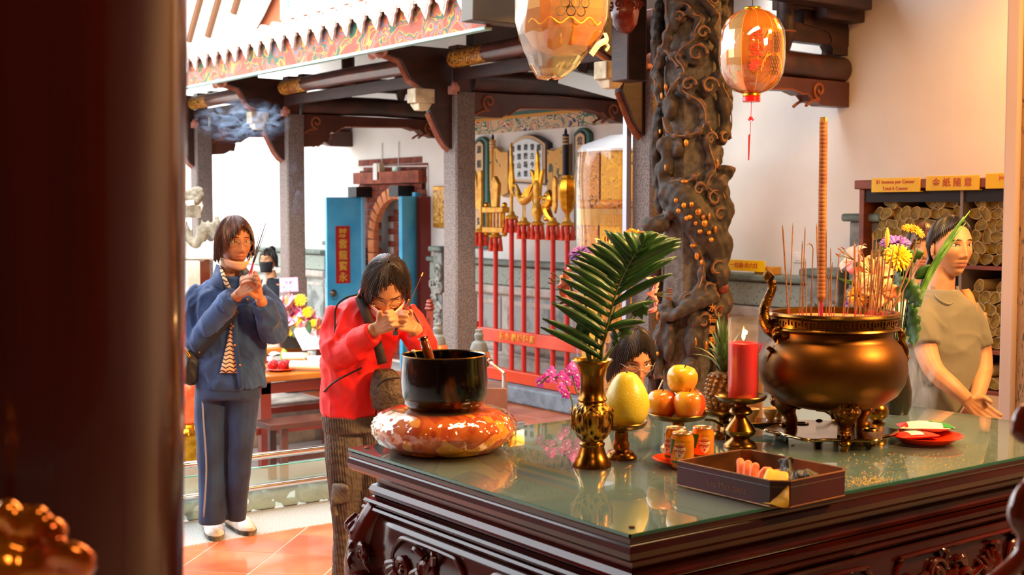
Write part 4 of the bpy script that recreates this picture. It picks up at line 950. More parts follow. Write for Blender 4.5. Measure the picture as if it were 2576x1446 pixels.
# ---- brass pots behind the burner
for px, py, r, lab in ((2152, 1082, .042, 'round gleaming brass pot seen between the burner legs'), (2205, 1068, .04, 'brass pot half hidden behind the right burner leg')):
    p = on(px, py); t = thing('brass_pot', lab, 'pot', p, VIEW, 'brass pots behind the burner')
    MB().lathe([(.004, 0), (r*.7, 0), (r*.72, .006), (r*.45, .012), (r*.5, .016), (r*.9, .028), (r, .045), (r*.88, .062), (r*.6, .075), (r*.45, .08), (r*.5, .09), (r*.62, .094)], 32).build('pot_body', m_brass, t)
    MB().lathe([(r*.62, .092), (r*.64, .095), (r*.6, .098)], 28).build('pot_lip', m_brassd, t)
for px, py, lab in ((1842, 1118, 'small dark tripod censer left of the candlestick'), (2120, 1092, 'small brass foot of an ornament under the burner')):
    p = on(px-10, py-10); t = thing('small_censer', lab, 'censer', p, VIEW, 'small censers')
    MB().lathe([(.003, .014), (.016, .016), (.026, .028), (.024, .042), (.018, .048), (.022, .054), (.018, .056), (.012, .05)], 24).build('censer_body', m_brassd, t)
    for a in (0, 2.1, 4.2): MB().tube([(.014*math.cos(a), .014*math.sin(a), .022), (.02*math.cos(a), .02*math.sin(a), .0)], [.005, .004], 8).build('censer_leg', m_brassd, t)
    MB().tube(smooth_path([(-.02, 0, .046), (-.045, 0, .062), (-.075, .0, .066)], 4), .004, 8).build('censer_handle', m_brassd, t)
# magenta tassel cup behind the candle
p = on(1888, 1066); t = thing('tassel_cup', 'cup topped with magenta fringe behind the red candle', 'cup', p, VIEW)
MB().lathe([(.003, 0), (.04, 0), (.042, .24), (.038, .24)], 24).build('cup_wall', mat('clear_pinkish', '#c88a5a', .3, coat=.3), t)
mb = MB(); random.seed(2)
for i in range(160):
    a = random.uniform(0, 2*PI); r = .05*math.sqrt(random.random()); mb.tube([(r*.7*math.cos(a), r*.7*math.sin(a), .235), (r*math.cos(a)*1.1, r*math.sin(a)*1.1, .262+random.uniform(0, .014))], [.0015, .0006], 4)
stuff(mb.build('fringe', mat('magenta_fibre', '#c02058', .7), t))
# ---- spilled ash on the glass
mb = MB(); random.seed(12)
for i in range(700):
    if i < 420: q = on(random.gauss(2195, 34), random.gauss(1212, 8))
    elif i < 560: q = on(random.gauss(2330, 60), random.gauss(1165, 14))
    else: q = on(random.uniform(2100, 2480), random.uniform(1140, 1230))
    if q.y < TY+.02: continue
    r = random.uniform(.0006, .0022); mb.box((q.x, q.y, TZ+.0004), (r*2.2, r, .0008), None)
o = stuff(mb.build('spilled_ash', mat('ash_pale', '#c9a050', .9), smooth=False)); tag(o, 'pale crumbs of spilled ash scattered on the glass', 'ash')

# ================================================================== flowers
m_petal_p = mat('lily_pink', '#f2a89a', .5, col2='#e8787a', scale=9, sub=.15, stretch=(1, 1, 1)); m_petal_o = mat('lily_apricot', '#f6c08a', .5, col2='#ee8a5a', scale=10, sub=.15)
m_hot = mat('lily_hot_pink', '#f2b4c8', .5, col2='#e0407a', scale=12, sub=.1); m_stemg = mat('stem_green', '#4a5a22', .6); m_leafg = mat('leaf_green', '#24451a', .4, col2='#36602a', scale=12)
m_anther = mat('anther', '#7a3a1c', .7); m_yel = mat('mum_yellow', '#f0c418', .5, sub=.1); m_pur = mat('mum_purple', '#7a48b0', .5, col2='#a878cc', scale=60); m_org = mat('mum_orange', '#ee9418', .5, sub=.1); m_mag = mat('mum_magenta', '#d83a78', .5)
def aim(d): return Vector(d).normalized().to_track_quat('Z', 'Y').to_matrix().to_4x4()
def petal(l, w, curl, lift, n=8):
    g = []
    for i in range(n+1):
        t = i/n; ww = w*math.sin(PI*min(1, t*.93+.07))**.8; r = l*math.sin(t*1.25)*(.8); z = l*lift*t - curl*l*t**3
        g.append([(r, -ww, z+ww*.35), (r, -ww*.5, z+ww*.08), (r, 0, z), (r, ww*.5, z+ww*.08), (r, ww, z+ww*.35)])
    return g
def stem_to(t, p, root, r=.003, sag=.0):
    if root is None: return
    v = Vector(root)-Vector(p); mid = v*.5+Vector((0, 0, sag))
    MB().tube(smooth_path([Vector((0, 0, 0)), mid, v], 5), r, 6).build('stem', m_stemg, t)
def lily(p, d, l, mm, lab, root, group, open_=.55, seed=0):
    t = thing('lily', lab, 'lily', p, 0, group); M = aim(d); random.seed(seed)
    for k in range(6):
        MB().sheet(petal(l, l*(.2 if k % 2 else .26), .45+random.uniform(0, .3), open_+random.uniform(-.05, .1)), M @ Matrix.Rotation(k*PI/3+random.uniform(-.12, .12), 4, 'Z')).build('petal', mm, t, solid=.0012)
    for k in range(5):
        a = k*1.25; q = Vector((.2*l*math.cos(a), .2*l*math.sin(a), l*.75))
        MB().tube(smooth_path([(0, 0, .02*l), q*.5+Vector((0, 0, .1*l)), q], 4), .0011, 5, M).build('filament', m_stemg, t)
        MB().ell(tuple(q), (.003, .0025, .009), 6, 5, M).build('anther', m_anther, t)
    stem_to(t, p, root); return t
def mum(p, d, r, mm, lab, root, group, layers=5, dome=.7, cen=None):
    t = thing('chrysanthemum', lab, 'flower', p, 0, group); M = aim(d); mb = MB(); random.seed(int(r*1e5))
    for L_ in range(layers):
        f = L_/max(1, layers-1); n = int(lerp(22, 6, f)); el = lerp(.0, 1.3, f)*dome
        for k in range(n):
            a = 2*PI*(k+.5*(L_ % 2))/n+random.uniform(-.08, .08); ee = el+random.uniform(-.1, .1); ln = r*lerp(1, .75, f)
            d_ = Vector((math.cos(a)*math.cos(ee), math.sin(a)*math.cos(ee), math.sin(ee)*.75))
            mb.tube([d_*ln*.15, d_*ln*.6+Vector((0, 0, r*.06)), d_*ln], [r*.05, r*.11, r*.05], 5, M, flat=.45)
    mb.build('petals', mm, t)
    if cen: MB().ell((0, 0, r*.12), (r*.32, r*.32, r*.14), 12, 6, M).build('flower_eye', cen, t)
    MB().lathe([(r*.1, -r*.35), (r*.35, -r*.12), (r*.45, .0)], 10, M).build('calyx', m_leafg, t)
    stem_to(t, p, root); return t
def leafy(p, d, l, w, mm, lab, root, group, lobes=0, name='leaf_sprig'):
    t = thing(name, lab, 'leaf', p, 0, group); M = aim(d)
    g = []
    for i in range(13):
        u = i/12; ww = w*math.sin(PI*u)**.7*(1+.35*math.sin(u*lobes*2*PI) if lobes else 1); z = l*u; x = -.25*l*u*u
        g.append([(x, -ww, z), (x-.12*ww, -ww*.4, z), (x-.2*ww, 0, z), (x-.12*ww, ww*.4, z), (x, ww, z)])
    MB().sheet(g, M).build('blade', mm, t, solid=.0008); MB().tube([(-.25*l*(i/8)**2-.002, 0, l*i/8) for i in range(9)], .0012, 5, M).build('midrib', m_stemg, t)
    stem_to(t, p, root, .002); return t
# ---- vase bouquet (left)
dv = depth(VTOP); gB = 'flowers in the brass vase'
at = lambda px, py, dd=.0: atd(px, py, dv+dd)
root = VTOP-Vector((0, 0, .05))
rp = [at(1512, 925), at(1516, 870), at(1532, 803), at(1551, 731, -.01), at(1572, 684, -.02), at(1594, 644, -.03), at(1616, 619, -.035), at(1640, 594, -.04)]
pf = thing('palm_frond', 'dark green palm frond fanning out of the brass vase', 'palm frond', root)
rs = smooth_path([root]+rp, 8)
MB().tube([q-root for q in rs], interp([.004, .0035, .003, .002, .0012], len(rs)), 8).build('rachis', m_stemg, pf)
m_frond = mat('palm_green', '#173c0e', .4, col2='#265414', scale=14, coat=.15)
Lt = [(705, 1295), (720, 1225), (795, 1090), (800, 1105), (825, 1040), (850, 985), (870, 900), (885, 840), (910, 790), (950, 750), (975, 715), (1000, 680), (1080, 645), (1120, 620), (1165, 590), (1225, 510), (1270, 525), (1325, 530), (1380, 520), (1440, 520), (1490, 530), (1530, 525), (1580, 520)]
Rt = [(1560, 1250), (1640, 1080), (1775, 860), (1790, 735), (1810, 725), (1838, 640), (1845, 605), (1842, 580), (1800, 572), (1740, 560), (1700, 545), (1660, 535), (1630, 528)]
def leaflet(u, tip, w, bow):
    k = min(len(rs)-1, int(u*(len(rs)-1))); a = rs[k]; b = tip; mid = (a+b)/2+Vector((0, 0, bow)); g = []
    side = (b-a).normalized().cross(_F).normalized()
    for i in range(8):
        t = i/7; c_ = a*(1-t)**2+mid*2*t*(1-t)+b*t*t; ww = w*(math.sin(PI*min(1, .12+t*.86))**.7)
        g.append([c_-side*ww-root, c_-_F*ww*.35-root, c_+side*ww-root])
    MB().sheet(g).build('leaflet', m_frond, pf, solid=.0008)
random.seed(17)
for i, (x, y) in enumerate(Lt): leaflet(.2+.76*(i/len(Lt))**.9, at(1140+x/3.214, 420+y/3.214, random.uniform(-.05, .02)), .0115, .012)
for i, (x, y) in enumerate(Rt): leaflet(.34+.64*(i/len(Rt)), at(1140+x/3.214, 420+y/3.214, random.uniform(-.05, .02)), .0115, .014)
for px, py, d, r, lab, k in ((1410, 715, (-.8, .3, .25), .075, 'pink lily on the left of the vase bouquet', 1), (1655, 740, (1, -.2, .0), .075, 'pink lily drooping on the right of the vase bouquet', 2), (1430, 760, (-.9, -.2, -.2), .06, 'small pink lily low on the left of the bouquet', 3)):
    q = at(px-(20 if d[0] > 0 else -25), py, .06); lily(q, _R*d[0]+fv*d[1]+Vector((0, 0, d[2])), r, m_petal_p, lab, root, gB, .5, k)
mum(at(1462, 640, .07), (-.4, -.3, .8), .038, m_pur, 'purple chrysanthemum in the vase bouquet', root, gB)
mum(at(1518, 665, .06), (-.2, -.6, .6), .05, m_yel, 'yellow chrysanthemum in the vase bouquet', root, gB)
mum(at(1606, 592, .08), (.1, -.2, .9), .042, m_org, 'orange daisy topping the vase bouquet', root, gB, 4, .5)
lily(at(1530, 640, .1), (0, -.1, 1), .06, m_petal_o, 'yellow lily bud behind the palm frond', root, gB, 1.1, 5)
for i, (px, py, d, l) in enumerate(((1560, 850, (.4, 0, .8), .06), (1480, 860, (-.5, 0, .8), .06), (1540, 870, (.2, -.3, .7), .06), (1590, 790, (.7, 0, .3), .05), (1500, 830, (-.3, -.4, .6), .06))):
    leafy(at(px, py, .02), _R*d[0]+fv*d[1]+Vector((0, 0, d[2])), l, .02, m_leafg, ('right', 'left', 'front', 'upper right', 'front left')[i]+' dark leafy sprig at the neck of the vase bouquet', root, 'leafy sprigs in the vase', 3)
# ---- bouquet behind the burner (right)
q0 = on(2255, 1040); tv = thing('flower_jar', 'dark jar behind the burner holding the mixed bouquet', 'vase', q0, VIEW)
MB().lathe([(.004, 0), (.04, 0), (.05, .03), (.052, .08), (.04, .14), (.032, .17), (.042, .2), (.038, .2), (.028, .17)], 28).build('jar_body', mat('dark_jar', '#2a2418', .3, .4), tv)
MB().lathe([(.042, .198), (.044, .203), (.04, .205)], 28).build('jar_lip', m_brassd, tv)
dq = depth(q0); root2 = q0+Vector((0, 0, .16)); gR = 'flowers in the jar behind the burner'
a2 = lambda px, py, dd=.0: atd(px, py, dq+dd)
lily(a2(2195, 690, -.03), (-_R*.5-fv*.7+Vector((0, 0, .5))), .10, m_petal_o, 'large apricot lily facing the burner', root2, gR, .45, 11)
lily(a2(2150, 655, .02), (-_R*.9-fv*.2+Vector((0, 0, .5))), .085, m_petal_p, 'pink lily reaching left over the incense', root2, gR, .5, 12)
lily(a2(2215, 735, -.06), (-_R*.1-fv*.9+Vector((0, 0, .15))), .09, m_petal_o, 'lower apricot lily with a wide mouth', root2, gR, .4, 13)
mum(a2(2258, 648, -.05), (-_R*.1-fv*.8+Vector((0, 0, .35))), .052, m_yel, 'big yellow chrysanthemum of the jar bouquet', root2, gR, 7, .95)
mum(a2(2252, 612, .03), (-_R*.1-fv*.3+Vector((0, 0, .9))), .055, m_pur, 'purple chrysanthemum above the yellow one', root2, gR, 5, .55)
mum(a2(2290, 575, .04), (-fv*.4+Vector((0, 0, .9))), .032, m_org, 'left orange daisy high in the jar bouquet', root2, gR, 3, .4)
mum(a2(2308, 582, .03), (_R*.5-fv*.5+Vector((0, 0, .7))), .032, m_org, 'right orange daisy high in the jar bouquet', root2, gR, 3, .4)
mum(a2(2160, 745, -.04), (-_R*.5-fv*.7+Vector((0, 0, .1))), .042, m_org, 'orange daisy low in the jar bouquet', root2, gR, 4, .5)
mum(a2(2175, 790, -.03), (-_R*.3-fv*.9), .03, m_mag, 'magenta daisy low in the jar bouquet', root2, gR, 4, .5)
mum(a2(2132, 765, .0), (-_R*.9-fv*.4), .016, m_pur, 'tiny violet flower at the left of the jar bouquet', root2, gR, 3, .5)
t = thing('lily_bud', 'closed yellow lily bud standing above the jar bouquet', 'lily', a2(2232, 600, .0), 0, gR)
MB().lathe([(.003, -.035), (.008, -.01), (.008, .015), (.002, .04)], 12).build('bud', mat('bud_yellow', '#d8a830', .5), t); stem_to(t, t.location, root2)
for i, (px, py, d, l, w, lb) in enumerate(((2285, 760, (.2, -.3, -.9), .16, .035, 5), (2270, 700, (.4, -.4, -.6), .13, .035, 5), (2265, 830, (.0, -.2, -1), .10, .02, 4), (2250, 680, (.1, -.5, -.5), .12, .035, 4), (2190, 730, (-.9, -.2, .35), .12, .008, 0), (2240, 760, (-.2, -.6, -.4), .1, .04, 4), (2275, 650, (.6, -.2, .2), .07, .02, 3), (2300, 700, (.7, -.1, .5), .08, .022, 0))):
    leafy(a2(px, py, -.02), _R*d[0]+fv*d[1]+Vector((0, 0, d[2])), l, w, m_leafg, ('long dark leaf drooping right of the burner', 'dark leaf beneath the yellow chrysanthemum', 'lowest dark leaf beside the burner rim', 'dark leaf left of the drooping leaf', 'thin curved leaf reaching left over the incense', 'broad leaf in the middle of the jar bouquet', 'small leaf beside the purple chrysanthemum', 'pointed leaf at the foot of the grass blades')[i], root2, 'leaves in the jar bouquet', lb)
gp = thing('grass_spray', 'long green grass blades leaning across the woman in the beige shirt', 'grass', root2, 0)
tips = [(2430, 560), (2425, 545), (2418, 575), (2400, 590), (2440, 530), (2408, 600), (2385, 610), (2360, 640)]
for i, (x, y) in enumerate(tips):
    b = a2(x, y, -.02-.01*i); a = root2; m_ = a2(2300+i*4, 700-i*3, -.03); g = []
    side = (b-a).cross(_F).normalized()
    for k in range(12):
        u = k/11; c_ = a*(1-u)**2+m_*2*u*(1-u)+b*u*u; ww = .0065*(math.sin(PI*min(1, u*.95+.03))**.6 if u > .3 else .4); g.append([c_-side*ww-root2, c_-_F*ww*.4-root2, c_+side*ww-root2])
    MB().sheet(g).build('blade', mat('grass_green', '#46742a', .4, col2='#6a9a40', scale=20), gp, solid=.0006)
# ================================================================== dragon column
def edge_gilt(name, base, base2, edge, lo=.52, hi=.60):
    m = mat(name, base, .7, col2=base2, scale=16, bump=.35, bscale=90); nt = m.node_tree; N = nt.nodes; L = nt.links; b = N['Principled BSDF']
    src = b.inputs['Base Color'].links[0].from_socket; g = N.new('ShaderNodeNewGeometry'); r = N.new('ShaderNodeMapRange')
    r.inputs['From Min'].default_value = lo; r.inputs['From Max'].default_value = hi; L.new(g.outputs['Pointiness'], r.inputs[0])
    mx = N.new('ShaderNodeMix'); mx.data_type = 'RGBA'; L.new(r.outputs[0], mx.inputs[0]); L.new(src, mx.inputs[6]); mx.inputs[7].default_value = lin(edge); L.new(mx.outputs[2], b.inputs['Base Color']); return m
m_drag = edge_gilt('dragon_stone', '#3b332d', '#27201c', '#8a5636')
dc = atd(1738, 525, 6.9); dc.z = 0; ds = 6.9/FPX
dcol = thing('dragon_column', 'tall grey stone column carved with a gilded dragon and clouds', 'column', dc, VIEW)
MB().lathe([(.155, .0), (.155, 3.5)], 8, T(rot=(0, 0, PI/8))).build('shaft', mat('column_stone', '#5f5650', .75, col2='#463e39', scale=30, bump=.5, bscale=110), dcol, smooth=False)
MB().lathe([(.30, 0), (.30, .12), (.26, .14), (.28, .2), (.24, .28), (.17, .3)], 8, T(rot=(0, 0, PI/8))).build('base', m_stone, dcol, smooth=False)
def CP(px, py, R=.2):
    a = math.asin(max(-1, min(1, (px-1738)/104))); return Vector((R*math.sin(a), -R*math.cos(a), 1.6+(525-py)*ds))
def dragon_relief():
    mb = MB(); random.seed(44)
    rid = [([(1665, 0), (1662, 40), (1668, 75), (1660, 100), (1655, 125), (1645, 145), (1640, 165), (1632, 185), (1640, 210), (1640, 240), (1648, 270)], .028),
           ([(1672, 25), (1710, 32), (1725, 55), (1745, 65), (1730, 95), (1728, 115), (1705, 130), (1690, 145), (1685, 160), (1700, 180), (1703, 198), (1685, 215), (1670, 235), (1660, 260)], .022),
           ([(1645, 140), (1660, 140), (1675, 160), (1690, 180)], .02), ([(1690, 225), (1705, 242), (1728, 255), (1748, 270), (1757, 290), (1758, 312), (1745, 335), (1722, 345), (1700, 348), (1678, 345), (1662, 330), (1655, 300)], .02),
           ([(1758, 312), (1775, 340), (1768, 370), (1780, 405), (1785, 430), (1770, 450), (1765, 470), (1790, 490)], .026), ([(1670, 460), (1690, 455), (1710, 458), (1730, 450), (1745, 440)], .018),
           ([(1690, 500), (1700, 535), (1712, 570), (1740, 620), (1757, 660), (1752, 700), (1738, 728), (1710, 738), (1697, 770), (1680, 782), (1662, 788)], .02),
           ([(1655, 350), (1660, 400), (1652, 440), (1660, 480), (1670, 520), (1685, 545)], .045), ([(1655, 760), (1658, 800), (1648, 850), (1640, 900), (1645, 950)], .032), ([(1800, 130), (1812, 180), (1800, 220), (1820, 260), (1828, 320), (1815, 350)], .035),
           ([(1740, 0), (1765, 30), (1790, 55), (1780, 90), (1800, 130)], .032), ([(1826, 420), (1822, 450), (1800, 470), (1826, 520), (1818, 580), (1824, 640), (1812, 690), (1826, 740), (1815, 800), (1820, 870), (1810, 950)], .05)]
    for pts, r in rid:
        q = smooth_path([CP(*p_, .2-.2*r) for p_ in pts], 5); mb.tube(q, [r*(1+.25*math.sin(i*.9)) for i in range(len(q))], 8)
    curls = ((1735, 150, 26), (1715, 225, 20), (1768, 228, 24), (1772, 355, 18), (1786, 500, 26), (1745, 478, 18), (1812, 352, 18), (1798, 618, 16), (1795, 672, 24), (1772, 722, 18), (1780, 20, 22), (1750, 100, 18), (1690, 60, 14), (1800, 540, 20), (1760, 800, 22), (1800, 780, 20))
    for cx, cy, r in curls:
        pts = [CP(cx+math.cos(a)*r*(1-.075*i), cy-math.sin(a)*r*(1-.075*i), .212) for i, a in enumerate([k*.62 for k in range(12)])]
        mb.tube(pts, .0125, 7); c_ = CP(cx, cy, .185); mb.ell(tuple(c_), (r*ds*1.1, r*ds*.45, r*ds*1.1), 10, 8)
    body = smooth_path([CP(1648, 480, .17), CP(1690, 490, .17), CP(1730, 535, .175), CP(1770, 585, .17), CP(1815, 640, .16)], 6); mb.tube(body, interp([.06, .085, .095, .09, .07], len(body)), 12)
    for px, py, a, b in ((1660, 275, 20, 36), (1682, 378, 18, 26), (1655, 500, 22, 32), (1655, 770, 18, 22), (1735, 850, 26, 48), (1725, 930, 28, 40), (1660, 850, 18, 60), (1640, 560, 26, 20), (1668, 60, 14, 40), (1740, 800, 22, 26)):
        c_ = CP(px, py, .17); mb.ell(tuple(c_), (a*ds, .07, b*ds), 12, 8)
    mb.ell(tuple(CP(1650, 565, .24)), (.08, .06, .05), 12, 8)
    # trunk-like curl over the rocks
    mb.tube(smooth_path([CP(1790, 735, .19), CP(1755, 748, .2), CP(1715, 765, .22), CP(1690, 785, .23), CP(1662, 790, .24)], 5), interp([.06, .05, .04, .03, .03], 21), 10)
    for i in range(70):     # the far side, seen only from elsewhere
        a = random.uniform(.15*PI, .85*PI); z = random.uniform(.3, 3.4); c_ = Vector((.19*math.cos(a), .19*math.sin(a), z)); mb.ell(tuple(c_), (random.uniform(.03, .07),)*2+(random.uniform(.04, .1),), 8, 6)
    for k in range(3): mb.tube([(.19*math.cos(i*.35+k*2), abs(.19*math.sin(i*.35+k*2)), .4+i*.1) for i in range(30)], .035, 8)
    lines = MB()
    for pts, r in rid:
        if r < .04: lines.tube(smooth_path([CP(*p_, .2+.75*r) for p_ in pts], 5), .0034, 5)
    for cx, cy, r in curls:
        lines.tube([CP(cx+math.cos(a)*r*(1-.075*i), cy-math.sin(a)*r*(1-.075*i), .2225) for i, a in enumerate([k*.62 for k in range(12)])], .004, 5)
    lines.build('gilded_line', mat('copper_line', '#6a4430', .65, .1, col2='#94663f', scale=14), dcol)
    return remesh(mb, 'relief', .0068, 1, lambda co, no: co+no*(.004*np.sin(co[:, 0]*90)*np.sin(co[:, 2]*70+co[:, 1]*60))[:, None])
obj('dragon_relief', dragon_relief(), m_drag, dcol)
for px, py, a, b, R in [(1663, 228, 5, 9, .23), (1655, 248, 3.5, 9, .235), (1652, 335, 3, 6, .235), (1664, 425, 3, 9, .235), (1711, 365, 6, 9, .23), (1708, 459, 9, 5, .235), (1710, 517, 6, 7, .255), (1738, 533, 8, 9, .262), (1722, 545, 7, 6, .262), (1751, 560, 8, 9, .262), (1760, 543, 4, 9, .25), (1773, 575, 5, 9, .25), (1760, 583, 6, 5, .25), (1787, 580, 4, 7, .24), (1695, 505, 5, 6, .26), (1700, 530, 6, 6, .26), (1725, 515, 6, 7, .26), (1742, 580, 6, 6, .26), (1765, 600, 6, 6, .26), (1748, 545, 5, 6, .26), (1733, 560, 5, 6, .26), (1715, 548, 5, 6, .26), (1792, 415, 5, 12, .22), (1740, 640, 6, 10, .225), (1752, 655, 4, 8, .225), (1730, 615, 8, 5, .225), (1737, 850, 4, 14, .24), (1765, 860, 5, 12, .23), (1654, 790, 5, 12, .245), (1652, 885, 4, 6, .24)]:
    MB().ell(tuple(CP(px, py, R-.012 if R < .25 else .272)), (a*ds, .012, b*ds), 10, 6).build('gilded_scale', mat('worn_gilding', '#c8872c', .4, .5, col2='#9a5a22', scale=30), dcol)
for i, (cx, cy, r) in enumerate(((1815, 720, 16), (1820, 750, 16), (1808, 770, 14), (1822, 790, 14))):
    MB().ell(tuple(CP(cx, cy, .205)), (r*ds, .02, r*ds), 12, 6).build('red_scale', mat('red_paint_worn', '#7a2c1c', .6, col2='#4a2418', scale=30), dcol)
for i, ch in enumerate('水德星君'): obj('lettering', text_mesh(ch, .045, bold=.001), MATS['worn_gilding'], dcol, stand(CP(1783, 768+i*27, .2)+Vector((0, -.045, 0)), .38))

# ================================================================== lanterns
m_amber = mat('amber_paper', '#d87818', .4, col2='#b8480e', scale=5, sub=.0, coat=.6)
m_amberb = mat('amber_plastic', '#e8a040', .25, coat=.8, col2='#d07818', scale=6)
c2 = atd(1892, 130, 5.6); s2 = 5.6/FPX
ln = thing('paper_lantern', 'amber oval lantern with fish and red characters hanging beside the dragon column', 'lantern', c2, VIEW)
pr = [(22, -104), (40, -96), (60, -78), (74, -50), (78, -20), (78, 20), (74, 50), (62, 76), (42, 96), (20, 104)]
pr = [(22, 104), (42, 96), (62, 78), (75, 50), (78, 20), (77, -20), (72, -55), (58, -82), (38, -98), (20, -104)]
m_l1 = ramp_mat('lantern_panels', [(0, '#a04e06'), (.45, '#b06c0a'), (.6, '#8e3e06')], 'noise', 5, .35, .5, const=False, coat=.5)
for k in range(12):
    mb = MB(); g = [[(r*s2*math.cos(a), r*s2*math.sin(a), z*s2) for a in (2*PI*k/12, 2*PI*(k+.5)/12, 2*PI*(k+1)/12)] for r, z in pr]
    mb.sheet(g).build('lantern_panel', m_l1 if k not in (7,) else mat('plastic_sheen', '#e0d8d0', .2, .6), ln, smooth=False, solid=.001)  # one silvery panel: sheen of the lit plastic put into the colour
mb = MB()
for k in range(12):
    a = 2*PI*k/12; mb.tube([(r*s2*1.01*math.cos(a), r*s2*1.01*math.sin(a), z*s2) for r, z in pr], .0018, 5)
mb.build('ribs', mat('rib_orange', '#e89838', .4), ln)
MB().lathe([(r*s2*1.05+.004, z*s2) for r, z in pr], 36, cap=False, fx=lambda r, z, g: r*(1+.012*math.sin(g*7+z*30))).build('plastic_cover', m_plastic, ln)
for z0, z1, nm, mm in ((104, 111, 'top_ring', m_gold), (-112, -103, 'bottom_ring', m_gold), (-126, -112, 'red_collar', mat('red_glaze', '#c8141c', .2, coat=.5))):
    MB().lathe([(20*s2, z0*s2), (22*s2, (z0+2)*s2), (22*s2, (z1-2)*s2), (20*s2, z1*s2)], 24).build(nm, mm, ln)
MB().tube([(0, 0, 111*s2), (0, 0, 260*s2)], .002, 6).build('hanging_wire', m_black, ln)
MB().tube([(0, 0, -126*s2), (-.002, 0, -160*s2)], .0014, 6).ell((-.002, 0, -166*s2), (.009, .005, .009), 8, 6).tube([(-.006, 0, -166*s2), (-.014, 0, -170*s2), (-.006, 0, -172*s2)], .003, 6).tube([(0, 0, -166*s2), (.010, 0, -170*s2), (.004, 0, -173*s2)], .003, 6).build('knotted_cord', MATS['red_glaze'], ln)
MB().tube([(-.002, 0, -172*s2), (-.005, 0, -205*s2), (-.008, 0, -210*s2), (-.010, 0, -272*s2)], [.0012, .0015, .005, .003], 8).build('tassel', mat('tassel_red', '#8a1a20', .8), ln)
def bend(me, R, z0, a0, off):
    for v in me.vertices: x, y, z = v.co; a = a0+x/R; v.co = ((R+off+z)*math.sin(a), -(R+off+z)*math.cos(a), y+z0)
    return me
mr_ = mat('lantern_red', '#c0240f', .5)
for i, ch in enumerate('民安泰'): obj('lettering', bend(text_mesh(ch, .062, .0003, .002), 77*s2, .055-i*.068, -.05, .004), mr_, ln)
def fish(a, z, w, par, R, k_=1.0, nm='printed_fish'):
    mb = MB()
    for i in range(5):
        for j in range(3):
            zz = z+(.03-i*.016)*k_; aa = a+((j-1)*.11+(i % 2)*.05)*k_
            mb.tube([((R)*math.sin(aa+.05*k_*math.cos(t*PI/5)), -(R)*math.cos(aa+.05*k_*math.cos(t*PI/5)), zz+.009*k_*math.sin(t*PI/5)) for t in range(10)], .0011*k_, 4, closed=True)
    mb.build(nm, mat('print_black', '#2a1a0c', .6), par)
    mb = MB()
    for q in (-1, 1):
        for k in range(4): mb.tube(smooth_path([(R*math.sin(a+q*.1), -R*math.cos(a+q*.1), z+.045), (R*math.sin(a+q*(.22+k*.05)), -R*math.cos(a+q*(.22+k*.05)), z+.055-k*.012), (R*math.sin(a+q*(.26+k*.06)), -R*math.cos(a+q*(.26+k*.06)), z+.03-k*.02)], 4), .0016, 4)
    mb.build('fish_fin', mat('print_gold', '#eeb840', .4, .3), par)
fish(.62, .03, 1, ln, 78*s2+.006); fish(.55, -.07, 1, ln, 76*s2+.006)
# large lantern in a plastic bag, top centre
c1 = atd(1418, -60, 4.9); s1 = 4.9/FPX
lb = thing('bagged_lantern', 'large orange fish lantern wrapped in a clear plastic bag at the top', 'lantern', c1, VIEW)
MB().lathe([(r*s1, z*s1) for r, z in [(30, 230), (90, 190), (112, 110), (112, -90), (104, -140), (80, -180), (40, -196), (5, -198)]], 8, T(rot=(0, 0, .2))).build('lantern_body', m_l1, lb, smooth=False)
fish(.12, -.09, 1, lb, .174, 2.0); fish(.5, -.02, 1, lb, .174, 2.0)
MB().tube([(.1715*math.sin(a), -.1715*math.cos(a), -.19+.012*math.sin(a*14)) for a in [i*.06-.9 for i in range(31)]], .003, 5).build('printed_border', MATS['print_gold'], lb)
random.seed(8)
def bag(r, z, g):
    return r*(1+.03*math.sin(g*5+z*8)+.022*math.sin(g*13-z*30)+random.uniform(-.012, .012))
mb = MB(); pts = [(119, 200), (121, 80), (120, -40), (117, -110), (104, -150), (80, -190), (58, -225), (34, -252), (10, -256)]
for i in range(len(pts)): pass
vs = []; n = 30
for i, (r, z) in enumerate(pts):
    off = float(np.interp(-z, [110, 256], [0, -32]))
    for k in range(n):
        g = 2*PI*k/n; q = bag(r*s1, z*s1, g); vs.append((q*math.cos(g)+off*s1, q*math.sin(g), z*s1+(random.uniform(-5, 5)*s1 if z < -120 else 0)))
mb.add(vs, [(i*n+k, i*n+(k+1) % n, (i+1)*n+(k+1) % n, (i+1)*n+k) for i in range(len(pts)-1) for k in range(n)])
mb.build('plastic_bag', thin_glass('bag_plastic', (1.0, .82, .46), gloss=.14, opac=.12, rough=.06), lb, ang=12)
MB().tube(smooth_path([(.155, -.06, -.225), (.16, -.07, -.25), (.13, -.09, -.27), (.1, -.1, -.31)], 4), .012, 6, flat=.4).tube(smooth_path([(.155, -.06, -.26), (.168, -.06, -.275), (.158, -.06, -.29)], 3), .006, 5).build('bag_fold', mat('crumpled_plastic', '#e8d8a8', .3, coat=.4), lb)
MB().tube([(0, 0, 230*s1), (0, 0, 420*s1)], .003, 6).build('hanging_wire', m_black, lb)
